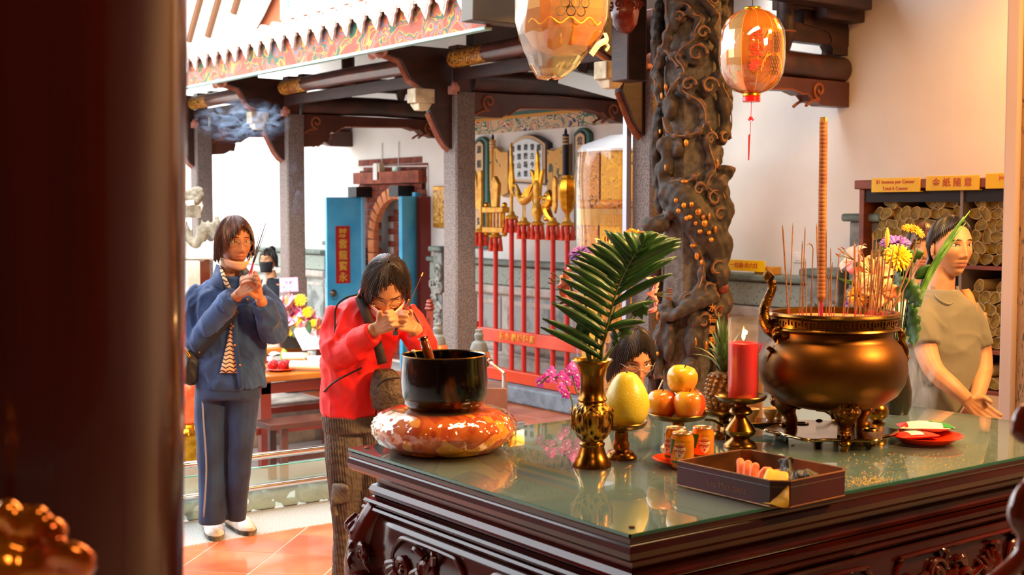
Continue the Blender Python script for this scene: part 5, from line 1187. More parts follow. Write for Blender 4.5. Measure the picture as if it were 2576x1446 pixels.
# hanging carved lotus post
c3 = atd(1572, 20, 6.0); t = thing('carved_pendant', 'carved reddish wooden lotus pendant beside the bagged lantern', 'pendant', c3, VIEW); s3 = 6.0/FPX
MB().lathe([(r*s3, z*s3) for r, z in [(4, -64), (16, -60), (30, -40), (34, -10), (30, 20), (36, 30), (36, 60), (26, 70), (26, 300)]], 18, fx=lambda r, z, g: r*(1+.06*math.cos(g*6))).build('lotus_body', m_lacr, t)
for k in range(6):
    a = k*PI/3; MB().tube(spiral((33*s3*math.cos(a), 33*s3*math.sin(a), 5*s3), 14*s3, 3*s3, a, 1.5, 14), .006, 6).build('petal_curl', m_lac, t)
t = thing('white_lantern_base', 'pale pink lantern bottom showing above the dragon column', 'lantern', atd(1660, -42, 6.2), VIEW)
MB().lathe([(.02, -.06), (.06, -.05), (.085, -.01), (.09, .05), (.06, .2)], 10, fx=lambda r, z, g: r*(1+.05*math.sin(g*5))).build('lantern_body', mat('pale_pink_plastic', '#ead0c8', .4), t); MB().tube([(0, 0, .2), (0, 0, .5)], .002, 5).build('hanging_wire', m_black, t)
# dark timbers above the column and hall front
for nm, lab, b in (('eave_timber', 'dark horizontal hall timber above the dragon column', (3.9, 6.7, 5.28, 5.42, 2.86, 3.1)), ('eave_timber', 'dark post rising behind the bagged lantern', (4.66, 4.8, 5.3, 5.44, 2.3, 3.2)), ('eave_timber', 'dark stepped timber block at the wall above the crossbeam', (6.42, 6.78, 5.40, 5.52, 2.80, 3.3))):
    o = MB().bb(*b).build(nm, m_dark, bev=.008); tag(o, lab, 'beam', 'hall timbers')
y0 = PY[0]; t = tag(thing('wall_bracket', 'x', 'bracket', (6.8, y0, 0)), 'dark carved bracket where the right crossbeam meets the wall', 'bracket')
MB().prism([(-.02, 2.6), (-.17, 2.6), (-.165, 2.63), (-.19, 2.66), (-.175, 2.69), (-.2, 2.73), (-.25, 2.75), (-.45, 2.77), (-.45, 2.86), (-.02, 2.86)], -.05, .05).build('bracket_board', m_dark, t, smooth=False, bev=.004)
MB().bb(-.6, 0, -.09, .09, 2.86, 2.98).bb(-.3, 0, -.12, .12, 2.98, 3.2).build('bracket_cap', m_dark, t, bev=.006)
# grey canopy frame
t = thing('canopy_frame', 'grey metal canopy frame with pale post left of the dragon column', 'frame', (0, 0, 0))
a, b = atd(1412, 190, 8.0), atd(1592, 238, 7.4); M, l = frame(a, b)
MB().box((0, 0, l/2), (.04, .1, l), M).build('canopy_beam', mat('frame_grey', '#7a726a', .4, .5), t, bev=.004)
q = atd(1578, 240, 7.45); MB().bb(q.x-.018, q.x+.018, q.y-.018, q.y+.018, 0, q.z+.01).build('canopy_post', mat('frame_pale', '#b8bccc', .35, .5), t, bev=.003)

# ================================================================== plaques on the wall
def wp(px, py, x=6.795): return atx(px, py, x)
def wall_plate(name, poly_px, x0, x1, mm, par):
    pts = [wp(*q) for q in poly_px]; o = MB(); n = len(pts)
    vs = [(x0, q.y, q.z) for q in pts]+[(x1, q.y, q.z) for q in pts]
    o.add(vs, [tuple(range(n)), tuple(range(2*n-1, n-1, -1))]+[((k+1) % n, k, k+n, (k+1) % n+n) for k in range(n)])
    return o.build(name, mm, par, smooth=False, bev=.004)
m_pcream = mat('plaque_cream', '#d8b48a', .6); m_pgreen = mat('plaque_green', '#3f6a5e', .5); m_pwhite = mat('plaque_white', '#dfe6e6', .5); m_ink = mat('ink', '#22262e', .6); m_pdk = mat('plaque_dark', '#2a2430', .5); m_pgold = ramp_mat('plaque_gold', [(0, '#d89a38'), (.55, '#dca648'), (.60, '#3a4a34'), (.68, '#c8863a')], 'noise', 7, .5, 1.2)
cp = thing('arched_plaque', 'arched stone plaque with white lettered panel and gold side panels', 'plaque', (0, 0, 0))
def arch(x0, x1, yb0, yb1, yt0, yt1, rise, n=10): return [(x0, yb0), (x0, yt0)]+[(lerp(x0, x1, i/n), lerp(yt0, yt1, i/n)-rise*math.sin(PI*i/n)) for i in range(1, n)]+[(x1, yt1), (x1, yb1)]
wall_plate('outer_frame', arch(1293, 1390, 458, 466, 366, 360, 24), 6.74, 6.8, m_pdk, cp)
wall_plate('inner_frame', arch(1295, 1386, 455, 462, 367, 362, 24), 6.73, 6.745, m_pcream, cp)
wall_plate('white_panel', arch(1299, 1381, 449, 456, 372, 366, 20), 6.72, 6.735, m_pwhite, cp)
cols = ['雲來深處', '懿雲山水', '建陽斷雲', '發古今同', '開寺千年']
for i, cl in enumerate(cols):
    for j, ch in enumerate(cl[:4]):
        q = wp(1307+i*16.5, 378-i*1.0-(4*math.sin(PI*(i+.5)/5))+j*22); obj('lettering', text_mesh(ch, .058, bold=.001), m_ink, cp, stand((6.717, q.y, q.z), -PI/2))
for nm, pl_ in (('side_panel', [(1246, 470), (1246, 378), (1262, 372), (1275, 383), (1292, 382), (1292, 485), (1278, 492)]), ('side_panel', [(1391, 487), (1391, 377), (1408, 380), (1432, 365), (1434, 478), (1412, 492)])):
    o = wall_plate('side_panel_frame', [(x+(-3 if x < 1340 else 3), y-4 if y < 430 else y+4) for x, y in pl_], 6.75, 6.8, m_pcream, cp); wall_plate('side_panel_border', [(x+(-1 if x < 1340 else 1), y-1.5 if y < 430 else y+1.5) for x, y in pl_], 6.74, 6.752, m_pgreen, cp); wall_plate(nm, pl_, 6.73, 6.745, m_pgold, cp)
for px, ya_, yb_ in ((1252, 352, 480), (1436, 338, 470)):
    a, b = wp(px, yb_), wp(px, ya_); MB().tube([(6.74, a.y, a.z), (6.74, b.y, b.z)], .028, 12).build('scroll_rod', m_pdk if px > 1300 else m_pgold, cp)
    for k in (0, 8, 16): q = wp(px, ya_+8+k); MB().lathe([(.03, -.008), (.033, 0), (.03, .008)], 12, T((6.74, q.y, q.z))).build('rod_band', m_pcream, cp)
    q = wp(px, ya_-6); MB().lathe([(.012, -.03), (.014, .0), (.005, .03)], 10, T((6.74, q.y, q.z))).build('rod_knob', m_pdk, cp)
for lab, x0, x1, yt, yb, txt in (('tall narrow couplet plaque left of the arched plaque', 1206, 1236, 358, 622, '源循蓮花正覺存'), ('tall narrow couplet plaque partly hidden behind the golden umbrella', 1458, 1492, 336, 600, '位列仙班護法尊')):
    t = thing('couplet_plaque', lab, 'plaque', (0, 0, 0), 0, 'couplet plaques')
    wall_plate('green_frame', arch(x0-4, x1, yb+3, yb+4, yt, yt-1, 14), 6.75, 6.8, m_pgreen, t); wall_plate('dark_inset', arch(x0, x1-8, yb-3, yb-3, yt+4, yt+3, 10), 6.74, 6.755, m_pdk, t); wall_plate('cream_panel', arch(x0+3, x1-8, yb-6, yb-6, yt+7, yt+6, 8), 6.735, 6.745, m_pcream, t)
    for j, ch in enumerate(txt): q = wp((x0+x1)/2-2, yt+20+j*36); obj('lettering', text_mesh(ch, .075, bold=.001), m_ink, t, stand((6.732, q.y, q.z), -PI/2))
# ---- fittings over the doorway
t = thing('wall_lamp', 'slim cream wall lamp over the doorway', 'wall lamp', (0, 0, 0)); q = wp(962, 432)
MB().bb(6.72, 6.8, q.y-.06, q.y+.06, q.z-.09, q.z+.09).build('lamp_housing', mat('cream_plastic', '#e0d0b0', .5), t, bev=.01); MB().bb(6.71, 6.73, q.y-.03, q.y+.05, q.z-.085, q.z+.085).build('lamp_tube', m_white, t); MB().tube([(6.79, q.y, q.z+.09), (6.79, q.y, 2.28)], .006, 5).build('cable', m_white, t)
t = thing('exit_sign', 'green and white exit sign over the doorway', 'sign', (0, 0, 0)); q = wp(1004, 437)
MB().bb(6.74, 6.8, q.y-.05, q.y+.05, q.z-.07, q.z+.07).build('sign_box', m_white, t, bev=.006); MB().bb(6.735, 6.742, q.y-.042, q.y-.01, q.z-.06, q.z+.06).build('green_panel', mat('exit_green', '#3fc8a8', .4), t); MB().tube([(6.79, q.y, q.z+.07), (6.79, q.y, 2.28)], .006, 5).build('cable', m_white, t)
t = thing('gilt_picture', 'gilded picture panel right of the doorway beside the pillar', 'picture', (0, 0, 0)); q = wp(1104, 520); MB().bb(6.76, 6.8, q.y-.2, q.y+.06, q.z-.2, q.z+.2).build('frame', m_goldp, t, bev=.008); MB().bb(6.75, 6.765, q.y-.17, q.y+.03, q.z-.16, q.z+.16).build('picture', ramp_mat('gilt_relief', [(0, '#c88a30'), (.5, '#e8c070'), (.6, '#a86a20')], 'noise', 16, .4, 1), t)
q = wp(2008, 648); o = MB().bb(6.79, 6.802, q.y-.045, q.y+.045, q.z-.035, q.z+.035).bb(6.785, 6.795, q.y-.02, q.y+.02, q.z-.02, q.z+.02).build('light_switch', mat('switch_white', '#e8e4de', .4), bev=.003); tag(o, 'white switch plate on the wall behind the incense', 'switch')

# ================================================================== weapon rack
XR = 6.32
m_rackred = mat('rack_red', '#d8431c', .35, coat=.3, col2='#c8360f', scale=4); m_rod = mat('rod_red', '#c8281c', .35, coat=.3); m_tas = mat('tassel_orange', '#e04a20', .7, col2='#c02818', scale=30)
rk = thing('weapon_rack', 'orange-red wooden rack holding ceremonial weapons against the wall', 'rack', (XR, 0, 0))
ya_, yb_ = atx(1195, 830, XR).y, atx(1500, 880, XR).y
MB().bb(-.05, .05, yb_, ya_, .15, .25).build('bottom_rail', m_rackred, rk, bev=.006); MB().bb(-.035, .035, yb_, ya_, .47, .58).build('middle_rail', m_rackred, rk, bev=.006)
MB().bb(-.14, .14, yb_, ya_, .0, .145).build('rack_base', mat('blue_stone', '#7d8894', .6, col2='#67727c', scale=12, bump=.4), rk, bev=.02)
for y in (ya_, yb_): MB().bb(-.04, .04, y-.03, y+.03, .1, .62).build('rack_post', m_rackred, rk, bev=.006)
for i, ch in enumerate('新竹都城隍廟'): obj('lettering', text_mesh(ch, .07, bold=.002), m_goldp, rk, stand((-.037, ya_-.45-i*.085, .525), -PI/2))
def weapon(px, lab, zt, head):
    y = atx(px, 700, XR).y; t = thing('ceremonial_weapon', lab, 'weapon', (XR, y, .146), 0, 'gilded ceremonial weapons in the rack'); t.rotation_euler = (0, 0, -PI/2+.0)
    zt -= .146
    MB().tube([(0, 0, 0), (0, 0, zt)], .021, 10).build('red_shaft', m_rod, t)
    MB().lathe([(.01, zt-.02), (.055, zt), (.06, zt+.012), (.03, zt+.03), (.02, zt+.06)], 14).build('gilt_collar', m_goldp, t)
    for k in range(6):
        a = k*PI/3+.3; MB().lathe([(.006, -.0), (.012, -.02), (.02, -.11), (.021, -.12), (.004, -.121)], 8, T((.046*math.cos(a), .046*math.sin(a), zt+.0))).build('tassel', m_tas, t)
    head(t, zt+.03)
def plate(poly, w=.012): return MB().prism(poly, -w, w)
def h_cage(t, z):
    for zz in (z+.03, z+.20):
        MB().box((0, 0, zz), (.30, .08, .05)).build('cage_band', m_goldp, t, bev=.008)
    for x in (-.12, -.07, -.02, .03, .08, .12): MB().tube([(x, 0, z+.05), (x, 0, z+.19)], .012, 8).build('cage_bar', m_gold, t)
    for x in (-.13, .13):
        MB().ell((x, 0, z-.0), .025, 8, 6).build('cage_knob', m_gold, t); MB().ell((x, 0, z+.24), .025, 8, 6).build('cage_knob', m_gold, t)
    plate([(-.04, z+.22), (-.06, z+.42), (0, z+.49), (.06, z+.42), (.04, z+.22)], .02).build('blade', m_goldp, t, bev=.006)
def h_spear(t, z): MB().tube([(0, 0, z), (0, 0, z+.36)], .014, 8).build('socket', m_goldp, t); plate([(-.02, z+.2), (-.035, z+.28), (-.01, z+.45), (0, z+.6), (.01, z+.45), (.035, z+.28), (.02, z+.2)]).build('blade', m_gold, t, bev=.004); MB().tube(spiral((.06, 0, z+.2), .06, .02, 2, .8, 14), .014, 6).build('hook', m_goldp, t)
def h_crane(t, z):
    for x in (-.014, .014): MB().tube([(x, 0, z), (x, 0, z+.15)], .006, 6).build('leg', m_gold, t)
    MB().tube(smooth_path([(.14, 0, z+.27), (.08, 0, z+.20), (.0, 0, z+.17), (-.06, 0, z+.20), (-.09, 0, z+.27), (-.12, 0, z+.30)], 5), interp([.01, .03, .045, .03, .014, .012], 26), 10).tube([(-.11, 0, z+.3), (-.16, 0, z+.285)], [.01, .003], 6).build('crane_body', m_goldp, t)
    plate([(.0, z+.2), (.05, z+.26), (.16, z+.31), (.12, z+.24), (.06, z+.18)], .03).build('wing', m_gold, t)
def h_trident(t, z):
    MB().lathe([(.02, z), (.05, z+.06), (.045, z+.11), (.02, z+.15), (.035, z+.2), (.04, z+.3), (.02, z+.33)], 12).build('socket', m_goldp, t)
    plate([(-.02, z+.28), (-.03, z+.36), (-.015, z+.5), (0, z+.58), (.015, z+.5), (.03, z+.36), (.02, z+.28)]).build('blade', m_gold, t, bev=.003)
    for q in (-1, 1): plate([(q*.02, z+.22), (q*.055, z+.3), (q*.085, z+.42), (q*.05, z+.4), (q*.02, z+.31)]).build('side_blade', m_gold, t, bev=.003); MB().tube(smooth_path([(q*.03, 0, z+.2), (q*.07, 0, z+.18), (q*.06, 0, z+.13)], 4), .01, 6).build('barb', m_goldp, t)
def h_dragon(t, z):
    mb = MB().tube(smooth_path([(0, 0, z), (-.06, 0, z+.05), (-.09, 0, z+.12), (-.03, 0, z+.17), (-.06, 0, z+.24)], 5), interp([.02, .035, .04, .04, .025], 21), 8)
    for k in range(8): mb.ell((-.08+.02*math.sin(k*2), .0, z+.02+k*.028), (.045, .03, .022), 8, 6)
    mb.build('dragon', m_gold, t); plate([(.0, z+.1), (.0, z+.3), (.02, z+.36), (.045, z+.34), (.05, z+.12), (.03, z+.06)]).build('blade', m_goldp, t, bev=.003)
def h_gourd(t, z): MB().lathe([(.015, z), (.02, z+.06), (.05, z+.1), (.075, z+.2), (.078, z+.27), (.06, z+.33), (.04, z+.34), (.042, z+.36), (.02, z+.365)], 8).build('lotus_bud', m_gold, t, ang=20)
def h_axe(t, z): plate([(-.0, z+.0), (-.02, z+.15), (-.11, z+.22), (-.14, z+.4), (-.08, z+.5), (-.04, z+.36), (-.03, z+.5), (.02, z+.5), (.02, z)]).build('axe_blade', m_goldp, t, bev=.006)
weapon(1247, 'gilded weapon with barred cage head, first full pole by the pillar', 1.36, h_cage); weapon(1287, 'gilded slender spear, second full pole by the pillar', 1.52, h_spear); weapon(1318, 'gilded weapon topped with a crane', 1.47, h_crane); weapon(1352, 'gilded trident with three upright blades', 1.47, h_trident)
weapon(1391, 'gilded weapon with a coiled dragon beside a blade', 1.47, h_dragon); weapon(1427, 'gilded weapon with a closed lotus bud head', 1.47, h_gourd); weapon(1210, 'gilded axe partly hidden behind the tall pillar', 1.40, h_axe)

# ================================================================== embroidered ceremonial umbrella in plastic
uc = atx(1606, 500, 5.93); um = thing('ceremonial_umbrella', 'tall golden embroidered umbrella drum under a clear plastic cover', 'umbrella', (uc.x, uc.y, 0), VIEW); UR = .41
m_emb = ramp_mat('gold_embroidery', [(0, '#d09400'), (.42, '#e0aa08'), (.48, '#7a4a00'), (.50, '#d89c00'), (.58, '#8a6a20'), (.60, '#dca400')], 'noise', 9, .45, 1.6, detail=2)
m_emb2 = ramp_mat('gold_embroidery_deep', [(0, '#b86a00'), (.42, '#c88000'), (.49, '#5a2a00'), (.52, '#c07400'), (.60, '#7a3c00'), (.63, '#c47a00')], 'noise', 9, .45, 1.6, detail=2)
for k in range(8):
    for z0, z1, r, nm in ((1.66, 2.0, UR*.98, 'upper_panel'), (1.20, 1.56, UR, 'middle_panel'), (.30, 1.22, UR*.94, 'lower_panel')):
        a0, a1 = 2*PI*k/8+.02, 2*PI*(k+1)/8-.02
        MB().sheet([[(r*math.cos(a), r*math.sin(a), z) for a in (a0, (a0+a1)/2, a1)] for z in (z0, (z0+z1)/2, z1)]).build(nm, m_emb if (k+(z0 < 1)) % 2 else m_emb2, um, smooth=False, solid=.006)
MB().lathe([(UR*1.02, 1.60), (UR*1.02, 1.66)], 40, cap=False).build('fringe_heading', m_emb2, um, solid=.006)
mb = MB()
for k in range(260):
    a = 2*PI*k/260; mb.tube([(UR*1.02*math.cos(a), UR*1.02*math.sin(a), 1.60), (UR*1.025*math.cos(a+.004*math.sin(k)), UR*1.025*math.sin(a), 1.49)], .0035, 3)
stuff(mb.build('gold_fringe', mat('fringe_gold', '#d8a040', .5), um))
MB().lathe([(.03, 2.12), (UR*.5, 2.10), (UR*.95, 2.035), (UR*1.03, 2.0), (UR*1.02, 1.985)], 40, fx=lambda r, z, g: r*(1+.01*math.sin(g*8))).build('white_top', mat('white_cloth', '#e8e8ec', .6), um)
MB().lathe([(UR*1.05, 2.0), (UR*1.08, 1.8), (UR*1.04, 1.4), (UR*1.1, .9), (UR*1.02, .25)], 40, cap=False, fx=lambda r, z, g: r*(1+.018*math.sin(g*11+z*7)+.01*math.sin(g*23))).build('plastic_cover', thin_glass('umbrella_plastic', (.99, .98, .94), opac=.02, rough=.06), um)
MB().lathe([(.05, 2.12), (.06, 2.14), (.04, 2.16), (.075, 2.2), (.085, 2.235), (.07, 2.27), (.035, 2.295), (.055, 2.32), (.06, 2.345), (.04, 2.375), (.02, 2.39), (.022, 2.41), (.008, 2.45)], 20).build('gourd_finial', m_gold, um)
MB().tube([(0, 0, 0), (0, 0, 2.12)], .025, 10).lathe([(.2, 0), (.2, .03), (.05, .06)], 20).build('umbrella_pole', m_rod, um)

# ================================================================== joss paper cabinet
XC = 6.42; ca = atx(2168, 470, XC).y; cb = ca-1.45
cb_ = thing('paper_cabinet', 'red-brown shelf cabinet packed with rolled gold joss paper', 'cabinet', (XC, 0, 0)); m_cab = mat('cabinet_wood', '#8a4428', .4, col2='#74351e', scale=4, coat=.2, stretch=(1, 1, 4)); m_cabin = mat('cabinet_dark', '#1c120e', .6)
MB().bb(.30, .34, cb, ca, 0, 1.72).build('back_board', m_cabin, cb_)
for y in (ca, cb): MB().bb(0, .32, y-.018, y+.018, 0, 1.72).build('side_board', m_cab, cb_, bev=.003)
MB().bb(-.03, .34, cb-.03, ca+.035, 1.72, 1.775).build('top_board', m_cab, cb_, bev=.006)
yd = atx(2417, 600, XC).y; MB().bb(.0, .3, yd-.009, yd+.009, .55, 1.72).build('divider', mat('divider_grey', '#8a7a70', .4), cb_)
for z in (1.255, .78, .55): MB().bb(-.005, .3, cb, ca, z, z+.022).build('shelf_board', m_cab, cb_, bev=.003)
MB().bb(.0, .3, cb, ca, .02, .55).build('lower_panel', mat('cabinet_beige', '#c8a070', .6), cb_)
MB().bb(.01, .022, cb, ca, 1.64, 1.72).build('shelf_header', m_cabin, cb_)
m_roll = mat('paper_rim', '#d8bc84', .7); m_rollg = mat('gold_paper', '#957800', .55, col2='#705600', scale=18)
random.seed(66); vr = []
for v_ in range(6):
    e = random.uniform(.8, 1.25); ph = random.uniform(0, 6); k3 = random.uniform(.12, .26)
    f = lambda r, z, g, e=e, ph=ph, k3=k3: r*(1+k3*math.sin(2*g+ph)+.07*math.sin(3*g+ph*2))
    vr.append((MB().lathe([(.034, .0), (.0355, -.002), (.0325, -.004), (.031, .05), (.031, .22), (.034, .22)], 18, T(rot=(0, PI/2, 0), sc=(1, 1, 1)), cap=False, fx=f).mesh('roll'), MB().lathe([(.001, .004), (.0322, .003)], 18, T(rot=(0, PI/2, 0)), fx=f, cap=False).mesh('face')))
ORD = ['first', 'second', 'third', 'fourth', 'fifth', 'sixth', 'seventh', 'eighth', 'ninth', 'tenth', 'eleventh', 'twelfth', 'thirteenth']
def roll(y, z, shelf, r, k):
    a, b = random.choice(vr); t = thing('joss_roll', 'gold joss roll, %s from the left in %s row up on the %s' % (ORD[k], ORD[r], shelf), 'paper roll', (XC+.03+random.uniform(0, .035), y, z), 0, 'joss paper rolls on the '+shelf)
    t.rotation_euler = (random.uniform(0, 6.28), 0, 0); sc_ = random.uniform(.92, 1.08); t.scale = (1, sc_, sc_*1.06)
    obj('paper_wall', a, m_roll, t); obj('gold_end', b, m_rollg, t)
for shelf, z0, rows, yl, yr in (('upper left shelf', 1.277, 6, ca-.05, yd+.02), ('upper right shelf', 1.277, 6, yd-.03, yd-.40), ('middle right shelf', .802, 6, yd-.03, yd-.40), ('lowest right shelf', .572, 2, yd-.03, yd-.40), ('middle left shelf', .802, 5, yd+.3, yd+.02)):
    for r in range(rows):
        n = int((yl-yr)/.069)
        for k in range(n):
            y = yl-.036-k*.069-(.034 if r % 2 else 0)
            if y < yr+.03 or (r == rows-1 and random.random() < .45): continue
            roll(y, z0+.037+r*.0645, shelf, r, k)
m_sign = mat('yellow_acrylic', '#f6c412', .3, coat=.3); m_sred = mat('sign_red', '#c8501c', .5)
def sign(lab, pa, pb, h, lines, x, size, tilt=.0, cat='sign'):
    a, b = atx(*pa, x), atx(*pb, x); w = abs(a.y-b.y); zc = (a.z+b.z)/2
    t = thing('yellow_sign', lab, cat, (x, (a.y+b.y)/2, zc), -PI/2, 'yellow acrylic signs')
    MB().bb(-w/2, w/2, -.004, .004, -h/2, h/2).build('acrylic_plate', m_sign, t, bev=.002)
    for i, (tx, dz) in enumerate(lines): obj('lettering', text_mesh(tx, size, bold=.0006), m_sred, t, stand((0, -.0055, dz), 0))
    MB().bb(-w/2, w/2, .0, .03, -h/2, -h/2+.006).build('plate_foot', m_sign, t)
    return t
sign('yellow English price sign at the left on the paper cabinet', (2193, 468), (2315, 462), .085, [('$1 Incense per Censer', .018), ('Total 6 Censer', -.022)], XC-.035, .030)
sign('yellow sign with four red characters on the paper cabinet', (2330, 462), (2464, 458), .085, [('金 紙 隨 意', 0)], XC-.035, .055)
sign('yellow joss paper sign cut off by the granite pillar', (2480, 456), (2602, 452), .085, [('Joss Paper', .018), ('Free', -.022)], XC-.035, .030)
sign('yellow sign standing on the stone wainscot right of the dragon column', (1822, 668), (1925, 668), .078, [('一炷香·共六炷', 0)], 6.60, .042)
q = atx(1935, 670, 6.66); o = MB().bb(6.62, 6.72, q.y-.06, q.y+.1, 1.146, 1.2).build('cardboard_box', mat('cardboard', '#c89038', .8), bev=.003); tag(o, 'small ochre box behind the yellow wainscot sign', 'box')
# ================================================================== foreground: lacquered column, carved finials, granite pillar
p = atd(15, 700, 1.7); m_col = mat('red_lacquer_column', '#3a0d0a', .2, col2='#4c130d', scale=3, coat=.45, stretch=(3, 3, .15), bump=.05, bscale=9)
fc = thing('lacquered_column', 'thick dark red lacquered column filling the left edge', 'column', (p.x, p.y, 0))
MB().lathe([(.207, .3), (.222, 1.1), (.241, 1.95), (.25, 3.5)], 64, fx=lambda r, z, g: r*(1+.004*math.sin(g*9)+.003*math.sin(g*17+1))).build('shaft', m_col, fc)
MB().lathe([(.31, 0), (.32, .1), (.29, .22), (.23, .3), (.2, .31)], 40).build('stone_base', m_stone, fc)
m_amblac = mat('amber_lacquer', '#c85a08', .16, .75, coat=.9, col2='#f09a18', scale=14)
t = thing('carved_finial', 'blurred amber gilded finial in the lower left corner', 'finial', atd(70, 1446, 1.25)); t.location.z = 0
L0 = t.location.copy(); f_ = lambda px, py, d=1.25: atd(px, py, d)-L0
mb = MB().ell(tuple(f_(45, 1385)), (.042, .04, .046), 18, 12)
for px, py, r in ((175, 1425, .018), (130, 1340, .016), (20, 1290, .014), (95, 1300, .012), (200, 1400, .008), (60, 1320, .016), (100, 1420, .02), (10, 1440, .03)): mb.ell(tuple(f_(px, py, 1.22)), r, 12, 8)
mb.tube(smooth_path([f_(60, 1440), f_(150, 1390, 1.21), f_(210, 1410, 1.21), f_(190, 1446, 1.22)], 5), .013, 8)
obj('scroll_knob', remesh(mb, 'knob', .003, 2), m_amblac, t); z0 = f_(45, 1440).z
MB().tube([(f_(45, 1440).x, f_(45, 1440).y, 0), (f_(45, 1440).x, f_(45, 1440).y, z0)], [.03, .024], 14).lathe([(.05, 0), (.05, .02), (.03, .04)], 16, T((f_(45, 1440).x, f_(45, 1440).y, 0))).build('finial_post', m_lacr, t)
t = thing('carved_scroll_rail', 'glossy red-brown carved scroll at the lower right edge', 'carving', atd(2580, 1446, 1.7)); t.location.z = 0; L0 = t.location.copy()
m_scr = mat('polished_rosewood', '#6a2410', .12, coat=.9, col2='#4a160a', scale=9); f_ = lambda px, py, d=1.7: atd(px, py, d)-L0
mb = MB().tube(smooth_path([f_(2590, 1030), f_(2566, 1060), f_(2572, 1095), f_(2610, 1100)], 5), interp([.014, .012, .011, .012], 16), 10)
mb.tube(smooth_path([f_(2600, 1215), f_(2572, 1250), f_(2562, 1300), f_(2580, 1350), f_(2568, 1400), f_(2530, 1440), f_(2490, 1470)], 5), interp([.012, .014, .016, .012, .012, .013, .012], 31), 10).tube(smooth_path([f_(2610, 1100), f_(2640, 1160), f_(2600, 1215)], 5), .016, 10).ell(tuple(f_(2555, 1085)), .008, 10, 8)
obj('scroll', remesh(mb, 'scroll', .0035, 2), m_scr, t); q = f_(2640, 1160)
MB().tube([(q.x, q.y, 0), (q.x, q.y, q.z+.15)], .022, 12).build('rail_post', m_scr, t)
a = atz(2517, 1063, 0) if False else atd(2519, 600, 5.55)
gp_ = thing('granite_pillar', 'warm lit speckled granite pillar at the right edge', 'pillar', (a.x, a.y, 0))
MB().bb(.02, .42, -.46, -.03, 0, 3.5).build('shaft', m_granite_w, gp_, bev=.02); MB().bb(-.0, .06, -.07, .0, 0, 3.5).build('pale_edge', mat('pale_edge', '#b09484', .6), gp_, bev=.012)  # paler strip: daylight on the chamfer put into its colour
# ================================================================== glass railing on the courtyard kerb
rl = thing('glass_railing', 'low glass railing with two steel rails along the courtyard edge', 'railing', (0, 6.17, 0))
for z, nm in ((.300, 'upper_rail'), (.135, 'lower_rail')): MB().tube([(-2, 0, z), (4.6, 0, z)], .019, 14).build(nm, m_steel, rl)
for x in (-1.2, .4, 1.55, 3.65, 4.55): MB().tube([(x, 0, 0), (x, 0, .3)], .014, 10).lathe([(.03, 0), (.03, .006), (.016, .01)], 14, T((x, 0, 0))).build('rail_post', m_steel, rl)
for x0, x1 in ((.45, 1.5), (1.6, 3.6), (3.7, 4.5)):
    MB().bb(x0, x1, .026, .034, .01, .232).build('glass_pane', thin_glass('rail_glass', (.80, .93, .92), opac=.16), rl); MB().bb(x0, x1, .024, .036, .231, .236).build('glass_lip', mat('glass_lip', '#4fb0a8', .2), rl)
def stone_scrolls():
    mb = MB(); random.seed(90)
    for i in range(30):
        x = .6+i*.135; s = random.choice((-1, 1)); r = random.uniform(.035, .06); z = .05+random.uniform(-.01, .035)
        mb.tube(spiral((x, 0, z), r, .01, random.uniform(0, 6), s*1.5, 20), interp([.02, .022, .016], 20), 7, flat=.8)
        for k in range(3): mb.tube(smooth_path([(x, 0, z), (x+random.uniform(.03, .08), random.uniform(-.02, .02), z+random.uniform(.0, .05)), (x+random.uniform(.05, .11), 0, z+random.uniform(-.01, .07))], 4), interp([.018, .016, .006], 9), 6)
        mb.ell((x+.05, 0, .02), (.05, .03, .03), 8, 6)
    return remesh(mb, 'scrolls', .006, 1)
o = obj('stone_scrollwork', stone_scrolls(), mat('weathered_stone', '#8a8680', .8, col2='#6a6660', scale=14, bump=.3)); o.location = (0, 6.245, -.01); tag(o, 'grey carved stone scrollwork behind the glass railing', 'carving')
MB().bb(-2, 5.0, 6.2, 6.3, -.36, -.01).build('kerb_face', m_stone_l, kerb)
# ================================================================== offering table in the courtyard
ot = atz(665, 1178, -.35); OZ = .35; ox, oy = ot.x-.55, ot.y; OW, OD = 1.45, .7
m_red_w = mat('red_table_leg', '#8a3424', .4, coat=.2); m_ochre = mat('ochre_tabletop', '#c8741f', .35, coat=.3, col2='#b5621a', scale=3)
tt = thing('offering_table', 'red legged offering table with ochre top in the courtyard', 'table', (ox, oy, -.35))
MB().bb(0, OW, -.06, OD, .655, .70).build('tabletop', m_ochre, tt, bev=.006)
for x in (.53, 1.38): 
    for y in (.0, OD-.12): MB().bb(x, x+.085, y, y+.07, 0, .655).build('leg', m_red_w, tt, bev=.004)
for y, z in ((.03, .25), (OD-.09, .3)): MB().bb(.5, 1.42, y, y+.03, z, z+.05).build('stretcher', m_red_w, tt)
MB().bb(.5, 1.42, .0, .03, .56, .64).build('apron', m_red_w, tt)
bn = thing('wooden_bench', 'dark wooden bench beside the offering table', 'bench', (ox+.9, oy-.5, -.35))
MB().bb(-.6, .6, -.14, .14, .40, .44).build('seat', m_brown, bn, bev=.004)
for x in (-.5, .48):
    for y in (-.11, .08): MB().bb(x, x+.05, y, y+.04, 0, .40).build('leg', m_brown, bn)
MB().bb(-.48, .5, -.02, .02, .14, .18).build('stretcher', m_brown, bn)
bn = thing('side_table', 'small ochre side table behind the woman in denim', 'table', (ox+.1, oy+1.1, -.35)); MB().bb(-.45, .25, -.2, .3, .80, .84).build('tabletop', m_ochre, bn, bev=.004)
for x in (-.4, .2):
    for y in (-.15, .25): MB().bb(x-.03, x+.03, y-.03, y+.03, 0, .8).build('leg', m_red_w, bn)
